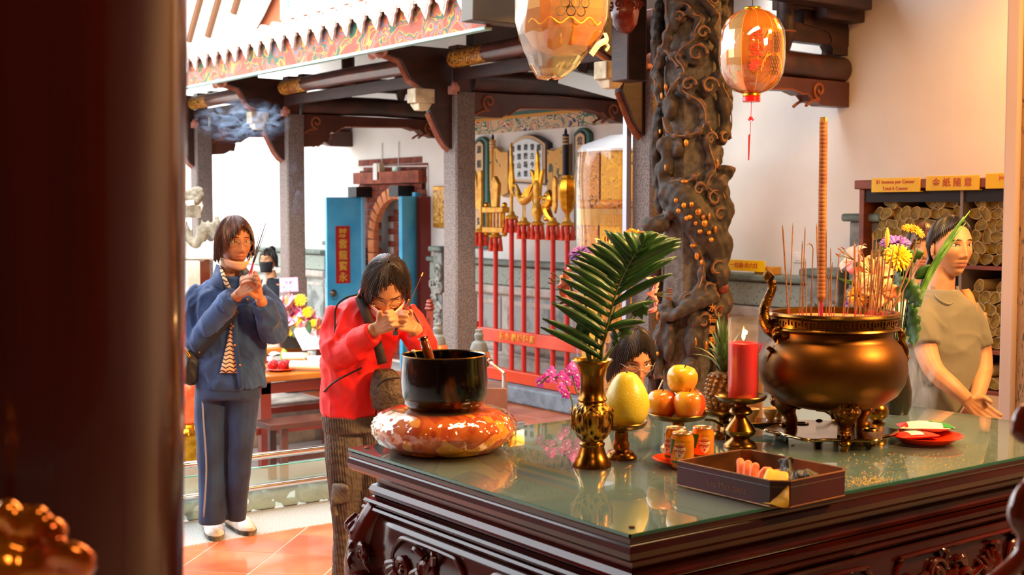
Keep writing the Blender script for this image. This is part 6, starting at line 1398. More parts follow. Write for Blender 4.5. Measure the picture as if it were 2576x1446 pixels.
t2 = thing('offering_table', 'second ochre offering table behind the first, under the pink bouquet', 'table', (4.47, 9.63, 0)); MB().bb(0, .85, 0, .42, .41, .45).build('tabletop', m_ochre, t2, bev=.006)
for x in (.03, .74):
    for y in (.02, .33): MB().bb(x, x+.08, y, y+.07, 0, .41).build('leg', m_red_w, t2, bev=.004)
OT = lambda px, py, z=OZ: atz(px, py, z)
def setp(px, py, z=OZ): q = OT(px, py, z); return Vector((q.x, q.y, z+.001))
q = setp(705, 932); t = thing('fruit_plate', 'orange plate on the offering table', 'plate', q); MB().lathe([(.004, 0), (.08, 0), (.125, .018), (.122, .022), (.08, .006), (.004, .005)], 28).build('dish', MATS['plastic#e04412'], t)
for i, (dx, dy) in enumerate(((-.07, 0), (.0, -.03), (.06, .01), (-.02, .07))):
    t = thing('red_apple', 'red apple on the courtyard offering plate', 'apple', q+Vector((dx, dy, .008)), 0, 'red apples on the orange plate'); r = .038
    MB().lathe([(r*a, r*b) for a, b in [(.02, .1), (.35, .0), (.6, .08), (.98, .85), (1.0, 1.1), (.72, 1.68), (.45, 1.76), (.08, 1.55)]], 16).build('fruit', mat('red_apple', '#b81c28', .25, coat=.4), t); MB().tube([(0, 0, r*1.5), (.003, 0, r*1.9)], .002, 5).build('stalk', MATS['stalk_brown'], t)
q = setp(715, 905); t = thing('green_pear', 'green pear behind the red apples', 'pear', q); MB().lathe([(.004, 0), (.03, .005), (.04, .035), (.028, .07), (.016, .09), (.003, .095)], 16).build('fruit', mat('pear_green', '#9ab048', .4), t); MB().tube([(0, 0, .09), (.004, 0, .112)], .002, 5).build('stalk', MATS['stalk_brown'], t)
for lab, px, py, l, w, h, rz, cc, cc2 in (('blue and white snack bag on the offering table', 690, 905, .17, .12, .09, .3, '#e8ecf0', '#3aa0dc'), ('white wrapped box at the back of the offering table', 682, 872, .2, .1, .06, .1, '#efe6e0', '#d88a6a')):
    q = setp(px, py, .45 if py < 880 else OZ); t = thing('snack_bag', lab, 'snack bag', q, rz)
    g = [[(u*l/2, v*w/2, h*(1-abs(u)**4*.4)*(1-abs(v)**4*.4)) for v in (-1, -.6, 0, .6, 1)] for u in (-1, -.8, -.3, .3, .8, 1)]
    MB().sheet(g).bb(-l/2, l/2, -w/2, w/2, 0, h*.4).build('bag_body', mat('bag'+cc, cc, .3), t); MB().sheet([[(u*l/2*.98, v*w/2*.98, h*(1-abs(u)**4*.4)*(1-abs(v)**4*.4)+.004) for v in (-1, -.6, 0, .6, 1)] for u in (.1, .35, .6, .8)]).build('printed_band', mat('bag'+cc2, cc2, .3), t)
def sheaf(lab, px, py, l, r, rz, grp=None):
    q = setp(px, py); t = thing('joss_roll', lab, 'paper roll', q+Vector((0, 0, r*.8)), rz, 'joss paper rolls on the offering table')
    MB().lathe([(r*.9, l/2), (r, l/2), (r, -l/2), (r*.9, -l/2)], 20, T(rot=(0, PI/2, 0), sc=(.72, 1, 1)), cap=False).build('paper_wall', mat('roll_paper', '#efe2c4', .6), t, solid=.003); MB().lathe([(.001, -l/2+.02), (r*.95, -l/2+.02)], 20, T(rot=(0, PI/2, 0), sc=(.72, 1, 1)), cap=False).lathe([(.001, l/2-.02), (r*.95, l/2-.02)], 20, T(rot=(0, PI/2, 0), sc=(.72, 1, 1)), cap=False).build('gold_end', MATS['gold_paper'], t)
    MB().lathe([(r*1.02, -.03), (r*1.02, .05)], 20, T(rot=(0, PI/2, 0), sc=(.72, 1, 1)), cap=False).build('orange_band', mat('orange_band', '#e89a2c', .5), t)
sheaf('yellow banded joss roll nearest the table edge', 770, 932, .24, .05, 2.4); sheaf('joss roll lying behind the nearest roll', 745, 908, .22, .045, 2.6); sheaf('joss roll at the right end of the offering table', 815, 918, .3, .05, 3.0)
for i, (px, py, rz, lab) in enumerate(((800, 878, .15, 'white printed paper sheets leaning on the offering table'), (775, 872, -.2, 'white paper envelope beside the paper sheets'))):
    q = setp(px, py, .45); t = thing('paper_sheets', lab, 'paper', q, rz); sz = .15 if i == 0 else .1
    for k in range(3): MB().bb(-sz, sz, -.002, .002, 0, sz*1.5, T((k*.012, k*.012, 0), (-.75, 0, k*.05))).build('sheet', mat('paper_white', '#f4f4f4', .6), t)
    MB().bb(-.02, sz*.9, -.0035, -.002, .01, .07, T((0, 0, 0), (-.75, 0, 0))).build('printed_figure', ramp_mat('blue_ink_print', [(0, '#eef0f4'), (.5, '#5a6a98'), (.6, '#eceef4')], 'noise', 40, .6, 1), t)
# flower arrangement with card
q = setp(748, 872, .45); fp = thing('flower_pot', 'low black pot under the pink lily arrangement', 'pot', q); MB().lathe([(.004, 0), (.14, 0), (.16, .09), (.15, .09), (.13, .02)], 28).build('pot_body', m_black, fp); MB().lathe([(.158, .085), (.165, .09), (.158, .095)], 28).build('pot_lip', m_black, fp)
dF = depth(q); rF = q+Vector((0, 0, .07)); gF = 'flowers in the courtyard arrangement'; fA = lambda px, py, dd=0: atd(px, py, dF+dd)
for i, (px, py, d, r) in enumerate(((735, 790, (-.1, -.7, .5), .17), (720, 812, (-.5, -.7, .3), .16), (770, 795, (.6, -.5, .4), .15), (728, 762, (-.1, -.3, .9), .14))): lily(fA(px, py), _R*d[0]+fv*d[1]+Vector((0, 0, d[2])), r, m_hot, ['pink lily opening at the centre of the courtyard bouquet', 'pink lily at the left of the courtyard bouquet', 'pink lily at the right of the courtyard bouquet', 'pink lily at the top of the courtyard bouquet'][i], rF, gF, .5, 20+i)
for i, (px, py, r) in enumerate(((755, 755, .06), (773, 785, .055), (748, 805, .055), (738, 832, .06), (775, 830, .055), (752, 825, .05), (788, 812, .04))): mum(fA(px, py, -.05), (-_R*.1-fv*.8+Vector((0, 0, .5))), r, m_yel, ['yellow daisy highest in the courtyard bouquet', 'yellow daisy right of the middle lilies', 'yellow daisy below the middle lilies', 'yellow chrysanthemum low on the left of the bouquet', 'yellow chrysanthemum low on the right of the bouquet', 'yellow chrysanthemum low in the bouquet centre', 'small yellow daisy at the right rim of the bouquet'][i], rF, gF, 4, .7, m_org if i < 1 else None)
m_anth = mat('anthurium_pink', '#f2888a', .25, coat=.5)
for i, (px, py, d) in enumerate(((722, 765, (-.2, -.5, .8)), (708, 838, (-.8, -.6, .1)), (760, 838, (.4, -.8, .2)), (795, 828, (.9, -.3, .1)), (705, 775, (-.7, -.4, .5)))):
    t = thing('anthurium', ['pink anthurium standing at the top left of the bouquet', 'pink anthurium drooping at the lower left of the bouquet', 'pink anthurium at the lower middle of the bouquet', 'deep pink anthurium pointing right from the bouquet', 'pink anthurium pointing left by the denim sleeve'][i], 'anthurium', fA(px, py, -.08), 0, gF); M = aim(_R*d[0]+fv*d[1]+Vector((0, 0, d[2])))
    g = [[(v*.055*math.sin(PI*min(1, .12+u*.85))**.6, (u-.4)*.16, .02*abs(v)+.02*u) for v in (-1, -.5, 0, .5, 1)] for u in [k/7 for k in range(8)]]
    MB().sheet(g, M).build('spathe', m_anth, t, solid=.003); MB().tube([(0, 0, .01), (0, .03, .06)], [.008, .005], 8, M).build('spadix', m_yel, t); stem_to(t, t.location, rF)
for i in range(14):
    a = i*.7; leafy(rF+Vector((.1*math.cos(a), .1*math.sin(a), .03+.02*(i % 3))), Vector((math.cos(a), math.sin(a), .5+.3*(i % 2))), .17, .05, m_leafg if i % 3 else mat('leaf_pale', '#8ab09a', .5), 'green leaf around the courtyard bouquet', None, 'leaves of the courtyard bouquet')
t = thing('greeting_card', 'pink bordered card on a pick above the courtyard bouquet', 'card', fA(727, 716, .02)); t.rotation_euler = (0, -.05, VIEW); s_ = dF/FPX
MB().bb(-23*s_, 23*s_, -.002, .002, -18*s_, 18*s_).build('card', mat('card_pink', '#f2a8d0', .6), t); MB().bb(-18*s_, 18*s_, -.004, -.002, -13*s_, 13*s_).build('card_panel', mat('card_white', '#f6eef4', .6), t)
obj('lettering', text_mesh('敬獻', 14*s_*.8), mat('card_ink', '#8a6aa0', .6), t, stand((0, -.006, 5*s_), 0)); obj('lettering', text_mesh('信女合十', 9*s_), MATS['card_ink'], t, stand((0, -.006, -6*s_), 0))
MB().tube([(0, 0, -18*s_), (.01, 0, -70*s_)], .003, 5).build('pick', mat('pick_teal', '#6ab0b0', .4), t)
# ================================================================== stone incense furnace at left
fz = atz(430, 1330, -.5); fd = 8.6; fq = lambda px, py, d=fd: atd(px, py, d)
fo = fq(420, 600); fo.z = -.35; fu = thing('stone_furnace', 'pale stone furnace pavilion with dragon roof ornaments at far left', 'furnace', fo); R_ = lambda px, py, d=fd: fq(px, py, d)-fo
m_fst = mat('pale_carved_stone', '#cfc8bc', .7, col2='#b0a898', scale=8, bump=.2); m_drg = mat('dragon_ornament', '#6a6252', .7, col2='#8a8472', scale=20, bump=.4)
g = []; 
for j, (dy, dz) in enumerate(((.0, .0), (.12, .05), (.3, .09))):
    g.append([R_(400+i*6.5, 648, fd)+fv*dy+Vector((0, 0, dz+.016*math.cos(i*1.35)-.0)) for i in range(29)])
MB().sheet(g).build('wavy_eave', m_fst, fu, solid=.03)
a = R_(400, 630); b = R_(575, 630); M, l = frame(a, b); MB().box((0, 0, l/2), (.05, .12, l), M).build('roof_ledge', m_fst, fu, bev=.01)
for px in (480, 560): q = R_(px, 700); MB().bb(q.x-.05, q.x+.05, q.y-.05, q.y+.05, 0, R_(480, 655).z).build('furnace_post', m_fst, fu, bev=.01)
q = R_(440, 700); MB().bb(q.x-.35, q.x+.3, q.y+.1, q.y+.7, 0, R_(480, 655).z).build('furnace_body', mat('furnace_red', '#a8523a', .7, col2='#c88a6a', scale=5), fu, bev=.02)
def furn_dragon():
    mb = MB()
    mb.tube(smooth_path([R_(468, 570), R_(475, 600), R_(495, 615), R_(505, 600), R_(512, 580), R_(525, 575), R_(538, 585), R_(545, 600)], 5), interp([.02, .035, .04, .04, .045, .045, .035, .03], 36), 10)
    for px, py, dx, dy in ((470, 572, -2, -16), (480, 590, 4, -14), (498, 580, -2, -18), (508, 570, 0, -18), (520, 566, 4, -12), (530, 570, 6, -10), (505, 590, -8, -14)): mb.tube([R_(px, py), R_(px+dx, py+dy)], [.015, .005], 6)
    for px, py in ((548, 556), (540, 560), (545, 548), (535, 566), (548, 565)): mb.ell(tuple(R_(px, py)), .018, 8, 6)
    return remesh(mb, 'fd', .006, 1)
obj('roof_dragon', furn_dragon(), m_drg, fu)
def furn_top():
    mb = MB()
    for px, py, r in ((500, 480, .03), (492, 490, .03), (505, 490, .025), (485, 500, .03), (498, 500, .03), (490, 478, .022), (476, 486, .03), (474, 500, .03), (506, 478, .015)): mb.ell(tuple(R_(px, py)), r, 10, 8)
    mb.tube(smooth_path([R_(465, 515), R_(485, 508), R_(500, 505)], 4), .025, 8); return remesh(mb, 'ft', .006, 1)
obj('roof_beast', furn_top(), m_drg, fu)
mb = MB(); pl_ = [(486, 506), (505, 505), (509, 518), (505, 530), (500, 540), (494, 548), (489, 540), (486, 525)]; pts = [R_(*k) for k in pl_]
mb.add([tuple(k) for k in pts]+[tuple(k+fv*.03) for k in pts], [tuple(range(8)), tuple(range(15, 7, -1))]+[((k+1) % 8, k, k+8, (k+1) % 8+8) for k in range(8)]); mb.build('leaf_corner', mat('white_stone', '#e8e4d8', .6), fu)
MB().tube(smooth_path([R_(455, 518), R_(475, 510), R_(490, 507)], 4), .03, 8).build('roof_curl', MATS['white_stone'], fu)
MB().box(tuple((R_(478, 530)+R_(482, 535))/2), (.1, .1, .08)).build('corbel', m_drg, fu)
# red cloth wrapped lantern stand and gilt pedestal beside the furnace
q = fq(462, 1150, 7.7); q.z = -.35; t = thing('gilt_pedestal', 'gilt carved pedestal with orange cloth behind the denim woman', 'pedestal', q); rr = lambda py: atd(462, py, 7.7).z+.35
zz = [rr(k) for k in (1160, 1120, 1090, 1060, 1000, 960)]
MB().lathe([(.1, 0), (.12, .1), (.09, .3), (.12, zz[0])], 20).build('pedestal_foot', m_stone_l, t); obj('gilt_carving', remesh((lambda m: [m.ell((.09*math.cos(i*.9), .09*math.sin(i*.9), lerp(zz[0], zz[3], (i % 7)/7)), .045, 8, 6) for i in range(30)] and m)(MB().lathe([(.1, zz[0]-.02), (.12, zz[2]), (.1, zz[3])], 18)), 'gc', .008, 1), m_gold, t)
obj('orange_cloth', remesh((lambda m: [m.ell((.1*math.cos(i*1.3), .1*math.sin(i*1.3), lerp(zz[3]+.02, zz[5], (i % 5)/4)), (.06, .06, .05), 8, 6) for i in range(18)] and m)(MB().lathe([(.11, zz[3]), (.12, zz[4]), (.05, zz[5])], 18)), 'oc', .008, 2), mat('orange_cloth_b', '#e8461c', .6, col2='#f07a48', scale=8), t)
# ================================================================== corridor furniture seen past the bowl
q = atd(1090, 800, 9.6); q.z = 0; t = thing('carved_chair', 'dark red carved chair half hidden by the pillar', 'chair', q, VIEW); s_ = 9.6/FPX; zt = lambda py: 1.6-(py-525)*s_
MB().bb(-.06, .3, .0, .4, .42, .46).build('seat', m_red_w, t, bev=.006)
for x in (-.05, .28):
    for y in (.02, .37): MB().bb(x-.025, x+.025, y-.02, y+.02, 0, .42).build('leg', m_red_w, t)
    MB().bb(x-.025, x+.025, .36, .4, .42, zt(790)).build('back_post', m_red_w, t); 
    for k in range(3): MB().ell((x, .38, zt(785-k*9)), (.04-.006*k, .035, .02), 10, 6).build('post_knob', m_red_w, t)
MB().prism([(-.05, .6), (-.05, zt(810)), (-.12, zt(815)), (-.17, zt(830)), (-.2, zt(850)), (-.2, .6)], .36, .4).build('back_panel', m_red_w, t); MB().bb(-.2, .28, .35, .4, .46, .62).build('back_rail', m_red_w, t)
q = atd(1240, 1000, 7.2); q.z = 0; t = thing('metal_cart', 'brown metal cart with a bent steel handle behind the bowl', 'cart', q, VIEW); s_ = 7.2/FPX; zt = lambda py: 1.6-(py-525)*s_
MB().bb(-70*s_, 36*s_, 0, .3, zt(975)-.32, zt(975)).build('cart_box', mat('brown_metal', '#8a6a60', .35, .6, col2='#a88478', scale=4), t, bev=.004); MB().bb(-66*s_, 32*s_, .02, .28, 0.03, zt(975)-.32).build('cart_frame', m_steel, t, bev=.003)
MB().tube(smooth_path([(-24*s_, .02, zt(905)), (-10*s_, .02, zt(903)), (-6*s_, .02, zt(912)), (24*s_, .02, zt(935)), (27*s_, .02, zt(945)), (27*s_, .02, zt(978))], 4), .009, 8).build('cart_handle', m_steel, t)
q = atd(1205, 880, 8.0); s_ = 8.0/FPX; zb = 1.6-(905-525)*s_; t = thing('stone_lamp', 'grey gourd-shaped stone lamp with orange band on a stand', 'stone lamp', (q.x, q.y, 0), VIEW)
MB().lathe([(.06, 0), (.07, .03), (.04, .08), (.04, zb-.06), (.09, zb)], 18).build('lamp_stand', m_brown, t); MB().lathe([(28*s_, zb), (30*s_, zb+4*s_), (26*s_, zb+20*s_), (22*s_, zb+22*s_)], 20).build('orange_band', mat('orange_glaze', '#d8743c', .35, coat=.3), t)
MB().lathe([(22*s_, zb+21*s_), (23*s_, zb+26*s_), (18*s_, zb+44*s_), (9*s_, zb+50*s_), (11*s_, zb+56*s_), (12*s_, zb+64*s_), (8*s_, zb+70*s_), (10*s_, zb+76*s_), (9*s_, zb+78*s_)], 20).build('gourd_top', m_stone, t)
q2 = atd(1100, 830, 8.4); s_ = 8.4/FPX; zb = 1.6-(855-525)*s_; t = dup(t, None, 'grey gourd-shaped stone lamp beside the carved chair'); t.location = (q2.x, q2.y, 0)
# ================================================================== orchid behind the altar table
q = atd(1446, 1100, 4.55); ob = Vector((q.x, q.y, 0)); t = thing('orchid_plant', 'magenta orchid sprays rising behind the altar table', 'orchid', ob); A_ = lambda px, py, dd=0: atd(px, py, 4.55+dd)-ob
MB().lathe([(.05, .45), (.06, .46), (.075, .58), (.07, .58), (.055, .5)], 20).build('pot', mat('orchid_pot', '#7a4a3a', .5), t); MB().lathe([(.14, 0), (.14, .03), (.03, .06), (.03, .42), (.1, .45)], 20).build('pot_stand', m_brown, t)
MB().tube(smooth_path([(0, 0, .52), A_(1441, 1040), A_(1436, 1000), A_(1420, 960), A_(1385, 945), A_(1358, 965)], 5), .0028, 6).tube(smooth_path([(0, 0, .52), A_(1458, 1020), A_(1450, 985), A_(1440, 945)], 5), .0028, 6).build('orchid_stem', m_stemg, t)
m_orc = mat('orchid_magenta', '#d23ac8', .5, col2='#e878dc', scale=40, sub=.1)
for i, (px, py) in enumerate(((1358, 962), (1372, 950), (1388, 935), (1392, 952), (1412, 945), (1432, 932), (1442, 920), (1425, 958), (1445, 960), (1412, 975), (1422, 990), (1460, 972), (1452, 942))):
    c_ = A_(px, py, random.uniform(-.02, .02)); M = Matrix.Translation(c_) @ aim(-fv*.9+_R*random.uniform(-.4, .4)+Vector((0, 0, random.uniform(-.3, .3)))); mb = MB()
    for k in range(5):
        a = k*2*PI/5+.3; w = .013 if k in (1, 4) else .008; mb.ell((.011*math.cos(a), .011*math.sin(a), .002), (w*.9, w*.75, .002), 10, 5, M, (0, 0, a))
    mb.build('orchid_bloom', m_orc, t); MB().ell((0, -.002, .004), (.004, .004, .004), 8, 5, M).build('orchid_lip', mat('orchid_white', '#f2d8f0', .5), t)
for a in (.3, 2.2, 4.1): MB().sheet([[(math.cos(a)*r_-math.sin(a)*w*.03*math.sin(PI*min(1, .1+k/6*.9)), math.sin(a)*r_+math.cos(a)*w*.03*math.sin(PI*min(1, .1+k/6*.9)), .55+.1*math.sin(k*.5)) for w in (-1, 0, 1)] for k, r_ in enumerate([i*.025 for i in range(7)])]).build('orchid_leaf', m_leafg, t, solid=.002)
# ================================================================== people
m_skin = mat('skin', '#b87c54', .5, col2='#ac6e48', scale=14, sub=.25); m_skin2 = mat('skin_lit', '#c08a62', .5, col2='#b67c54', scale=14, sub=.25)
m_eyew = mat('eye_white', '#d8ccc0', .3); m_iris = mat('iris', '#1c100a', .2); m_lip = mat('lip', '#a85a4a', .45); m_hairb = mat('hair_brown', '#5c3220', .38, col2='#331c12', scale=40, stretch=(1, 1, .2), spec=.5); m_hairk = mat('hair_black', '#17110e', .4, col2='#2a1e18', scale=40, stretch=(1, 1, .2)); m_hairg = mat('hair_greying', '#241a16', .42, col2='#5a4a40', scale=26, lo=.52, hi=.75, stretch=(1, 1, .3))
def sstep(a, b, x): t = np.clip((x-a)/(b-a), 0, 1); return t*t*(3-2*t)
def G(x, z, cx, cz, sx, sz): return np.exp(-((x-cx)/sx)**2-((z-cz)/sz)**2)
def face_bump(x, z):
    ax = np.abs(x); b = 0*x
    ridge = np.interp(z, [-.046, -.036, -.028, .0, .02, .04], [0, .010, .0175, .010, .004, 0])
    b = b+ridge*np.exp(-(ax/np.interp(z, [-.04, -.02, .03], [.0125, .010, .008]))**2)
    b = b+.0075*G(ax, z, .013, -.034, .0075, .008)                       # nostrils
    b = b+.0045*G(ax, z, .030, .036, .026, .010)                         # brow
    b = b-.0085*G(ax, z, .031, .013, .017, .012)                         # eye socket
    b = b+.0048*G(ax, z, .045, -.018, .022, .02)                         # cheek
    b = b+.0075*G(ax, z, 0, -.056, .024, .0065)+.007*G(ax, z, 0, -.070, .020, .0065)-.003*G(ax, z, 0, -.0635, .024, .003)
    b = b-.004*G(ax, z, 0, -.082, .025, .006)+.008*G(ax, z, 0, -.100, .022, .014)
    b = b-.003*G(ax, z, .03, -.045, .006, .02)                           # fold beside the mouth
    return b
RX, RY, RZ = .074, .094, .118
def head_shape(co):
    x, y, z = co[:, 0]*RX, co[:, 1]*RY, co[:, 2]*RZ
    low = sstep(.0, -.115, z); x = x*(1-.30*low); up = sstep(.02, .1, z); x = x*(1+.06*up*(1-up)*4*.5)
    back = sstep(-.01, .05, y); y = y*(1+.06*back); y = np.where(z < -.03, y*(1-.42*sstep(-.03, -.11, z)*back), y)
    y = y-.012*sstep(-.04, -.11, z)*(1-back)                             # jaw forward
    front = sstep(.0, -.04, y); y = y-face_bump(x, z)*front
    return np.stack([x, y, z], 1)
def uvs(n=110, m=80):
    vs = [(0, 0, -1)]; fs = []
    for i in range(1, m):
        a = -PI/2+PI*i/m
        for k in range(n): g = 2*PI*k/n; vs.append((math.cos(a)*math.cos(g), math.cos(a)*math.sin(g), math.sin(a)))
    vs.append((0, 0, 1)); e = len(vs)-1
    for k in range(n):
        l = (k+1) % n; fs.append((0, 1+l, 1+k)); fs.append((e, 1+(m-2)*n+k, 1+(m-2)*n+l))
        for i in range(m-2): fs.append((1+i*n+k, 1+i*n+l, 1+(i+1)*n+l, 1+(i+1)*n+k))
    return np.array(vs), fs
_UV = uvs(); _HV = head_shape(_UV[0])
def face_y(x, z):
    """front surface of the head at (x, z)"""
    low = float(sstep(0, -.115, np.array(z))); xx = x/(1-.30*low); q = 1-(xx/RX)**2-(z/RZ)**2
    y = -RY*math.sqrt(max(.02, q)); y -= .012*float(sstep(-.04, -.11, np.array(z))); return y-float(face_bump(np.array([x]), np.array([z]))[0])
def add_face(par, M, brow=m_hairb, glasses=None, closed=False, lips=True):
    for s in (-1, 1):
        mb = MB(); mi = MB(); ml = MB(); ex, ez = s*.031, .012; ey = face_y(ex, ez)
        if not closed:
            mb.ell((ex, ey+.0035, ez), (.0125, .0065, .0058), 14, 10, M); mi.ell((ex, ey-.0005, ez), (.0052, .0030, .0052), 12, 8, M)
        pts = [(ex+s*(u*.0145), face_y(ex+s*u*.0145, ez+.006*(1-u*u))-.0012, ez+.0062*(1-u*u)-(.002 if u > .8 else 0)) for u in (-1, -.6, -.2, .2, .6, 1)]
        ml.tube(pts, .0011, 5, M)
        pts = [(ex+s*(u*.019+.001), face_y(ex+s*(u*.019), ez+.021)-.0006, ez+.0195+.003*(1-u*u)-(.002*u)) for u in (-1, -.5, 0, .5, 1)]
        mr2 = MB().tube(pts, [.0012, .0022, .0024, .002, .0008], 6, M); mr2.build('eyebrow', brow, par); ml.build('eyelid', brow, par)
        if not closed: mb.build('eye', m_eyew, par); mi.build('iris', m_iris, par)
    if lips:
        mm = MB()
        for z, h in ((-.057, .0042), (-.0685, .0048)):
            g = []
            for i in range(11):
                u = i/5-1; x = u*.0225; hh = h*(1-u*u)+.0006; g.append([(x, face_y(x, z+v*hh)-.0009, z+v*hh+(.0012*(1-abs(u)) if z > -.06 else 0)) for v in (-1, 0, 1)])
            mm.sheet(g, M)
        mm.build('lips', m_lip, par)
    if glasses:
        mg = MB(); mle = MB()
        for s in (-1, 1):
            cx, cz = s*.033, .006; pts = []
            for k in range(18):
                a = 2*PI*k/18; x = cx+.0235*math.cos(a); z = cz+.0155*math.sin(a)*(1 if math.sin(a) < 0 else .85); pts.append((x, min(face_y(cx, cz), -.085)-.011+abs(x)*.16-.003, z))
            mg.tube(pts, .0009, 5, M, closed=True); mle.add(pts, [tuple(range(18))], M)
            mg.tube([(s*.056, -.086, .011), (s*.072, -.06, .012), (s*.076, .01, .012)], .0012, 5, M)
        mg.tube([(-.010, -.105, .008), (0, -.108, .010), (.010, -.105, .008)], .0009, 5, M)
        f = thing('x', 'x', None); f.name = 'eyeglasses'; f.parent = par; f['label'] = 'thin metal framed glasses'; mg.build('frame', glasses, f); mle.build('lens', thin_glass('lens', (.97, .96, .95), opac=.03), f)
def add_head(mb, M, ears=True):
    mb.add([tuple(v) for v in _HV], _UV[1], M)
def ears(mb, M):
    for s in (-1, 1): mb.ell((s*.076, .012, -.006), (.008, .017, .029), 10, 8, M, (0, 0, s*.35)); mb.ell((s*.079, .006, -.026), (.006, .008, .010), 8, 6, M)
def surface_mesh(name, parts_mb, voxel, M_head=None, sm=3):
    me = remesh(parts_mb, name, voxel, sm)
    if M_head is not None:
        import bmesh
        b = bmesh.new(); b.from_mesh(me); h = MB(); add_head(h, M_head); ears(h, M_head); hm = h.mesh('h'); b.from_mesh(hm); b.to_mesh(me); b.free(); me.polygons.foreach_set('use_smooth', [True]*len(me.polygons)); me.update()
    return me
def hair_shell(M, low, scale=1.09, top=.012, wave=.004, na=72, nz=20, mat_=None, par=None, name='hair', part=0.0, taper=0.0, locks=150, flare=0.0, jag=1.0, lr=.55):
    """low(a): lowest z of the hair at azimuth a (0 = front)"""
    mb = MB(); g = []; random.seed(len(name)+int(scale*1000))
    for i in range(nz+1):
        row = []
        for k in range(na+1):
            a = 2*PI*k/na-PI; zl = low(a)+jag*(.005*math.sin(a*19)+.004*math.sin(a*47+1)); ph = lerp(PI/2, -.2, i/nz); z = lerp(RZ*1.0+top, zl, 1-math.cos(i/nz*PI/2)) if i else RZ+top
            zz = max(-.999, min(.999, z/(RZ+top))); rr = math.sqrt(max(0, 1-zz*zz)) if z > 0 else 1.0-taper*abs(z)/.1+flare*abs(z)/.1
            st = 1+wave*10*(math.sin(a*17+z*30)*.35+math.sin(a*41+i)*.25)*min(1, i/5)
            row.append((math.sin(a)*(RX+.004)*scale*rr*st, -math.cos(a)*(RY+.002)*scale*rr*st+.004, z+random.uniform(-.004, .004)*(i == nz)))
        g.append(row)
    mb.sheet(g, M)
    for _ in range(locks):
        a = random.uniform(-PI, PI); k = int((a+PI)/(2*PI)*na); i0 = random.randint(3, nz-8); pts = []
        for i in range(i0, nz+1, 2):
            p_ = g[i][k]; c_ = random.uniform(1.005, 1.03); pts.append((p_[0]*c_, p_[1]*c_, p_[2]))
        p_ = g[nz][k]; pts.append((p_[0]*1.02, p_[1]*1.02, p_[2]-random.uniform(.004, .02)))
        if len(pts) > 2: mb.tube(pts, [x*lr for x in interp([.0022, .0032, .0030, .0006], len(pts))], 4, M)
    return mb.build(name, mat_, par, solid=.004)
def hand(mb, wrist, mid, side, curl=.9, size=1.0, thumb=1, spread=.010):
    """palm from wrist towards mid (knuckles); side = direction across the knuckles towards the index; fingers curl towards the palm side"""
    w, m = Vector(wrist), Vector(mid); d = (m-w).normalized(); s_ = Vector(side); s_ = (s_-d*s_.dot(d)).normalized(); n_ = d.cross(s_)*thumb
    L = (m-w).length
    for k in (-1.5, -.5, .5, 1.5): mb.tube([w+s_*(k*.009*size), w+d*L*.55+s_*(k*.015*size), m+s_*(k*.0185*size)], [.013*size, .0125*size, .0105*size], 8)
    for k, ln in ((1.5, .92), (.5, 1.05), (-.5, 1.0), (-1.5, .8)):
        p_ = m+s_*(k*.0185*size); ang = 0; pts = [p_]; r = [.0102*size]
        for j, sl in enumerate((.036, .026, .021)):
            ang += curl*(.75, .9, .6)[j]; dd = d*math.cos(ang)+n_*math.sin(ang); p_ = p_+dd*sl*ln*size; pts.append(p_); r.append((.0095, .0088, .0076)[j]*size)
        mb.tube(smooth_path(pts, 3), interp(r, 10), 8); mb.ell(tuple(pts[-1]), .0078*size, 8, 6)
    p0 = w+d*L*.3+s_*.018*size; p1 = p0+(d*.6+s_*.7+n_*.3).normalized()*.036*size; p2 = p1+(d*.8+s_*.05+n_*.6).normalized()*.032*size
    mb.tube(smooth_path([p0, p1, p2], 4), interp([.014*size, .012*size, .0088*size], 9), 8); mb.ell(tuple(p2), .0088*size, 8, 6)
def vnoise(p):
    """smooth value noise on an (n, 3) array"""
    i = np.floor(p).astype(int); f = p-i; f = f*f*(3-2*f); out = 0
    for dx in (0, 1):
        for dy in (0, 1):
            for dz in (0, 1):
                q = (i[:, 0]+dx)*374761393+(i[:, 1]+dy)*668265263+(i[:, 2]+dz)*1274126177; q = (q ^ (q >> 13))*1103515245 & 0x7fffffff
                out = out+(q % 10007)/10007.0*np.where(dx, f[:, 0], 1-f[:, 0])*np.where(dy, f[:, 1], 1-f[:, 1])*np.where(dz, f[:, 2], 1-f[:, 2])
    return out
def folds(amp=.006, f=38, seed=0):
    """cloth creases: warped ridged noise at two sizes, slanting across the body"""
    def fn(co, no):
        co = co.astype('f8'); p = co+seed*3.7; w = np.stack([vnoise(p*6+k*11) for k in range(3)], 1)-.5
        u = p+w*.10; sl = np.stack([u[:, 0]*.75+u[:, 2]*.55, u[:, 1], u[:, 2]*.6-u[:, 0]*.45], 1)
        r1 = 1-np.abs(2*vnoise(sl*np.array([f*.42, f*.35, f*.24]))-1); r2 = 1-np.abs(2*vnoise(sl*np.array([f*1.0, f*.8, f*.5])+5)-1)
        return co+no*(amp*(1.9*(r1**2-.4)+1.0*(r2**2-.4)))[:, None]
    return fn
def loft(mb, secs, n=28):
    """secs: (centre, rx, ry) ellipses stacked"""
    vs = []; fs = []
    for c, rx, ry in secs:
        for k in range(n): a = 2*PI*k/n; vs.append((c[0]+_R.x*rx*math.cos(a)+fv.x*ry*math.sin(a), c[1]+_R.y*rx*math.cos(a)+fv.y*ry*math.sin(a), c[2]))
    for i in range(len(secs)-1):
        for k in range(n): l = (k+1) % n; fs.append((i*n+k, i*n+l, (i+1)*n+l, (i+1)*n+k))
    fs.append(tuple(range(n-1, -1, -1))); m = len(secs)-1; fs.append(tuple(m*n+k for k in range(n))); mb.add(vs, fs)
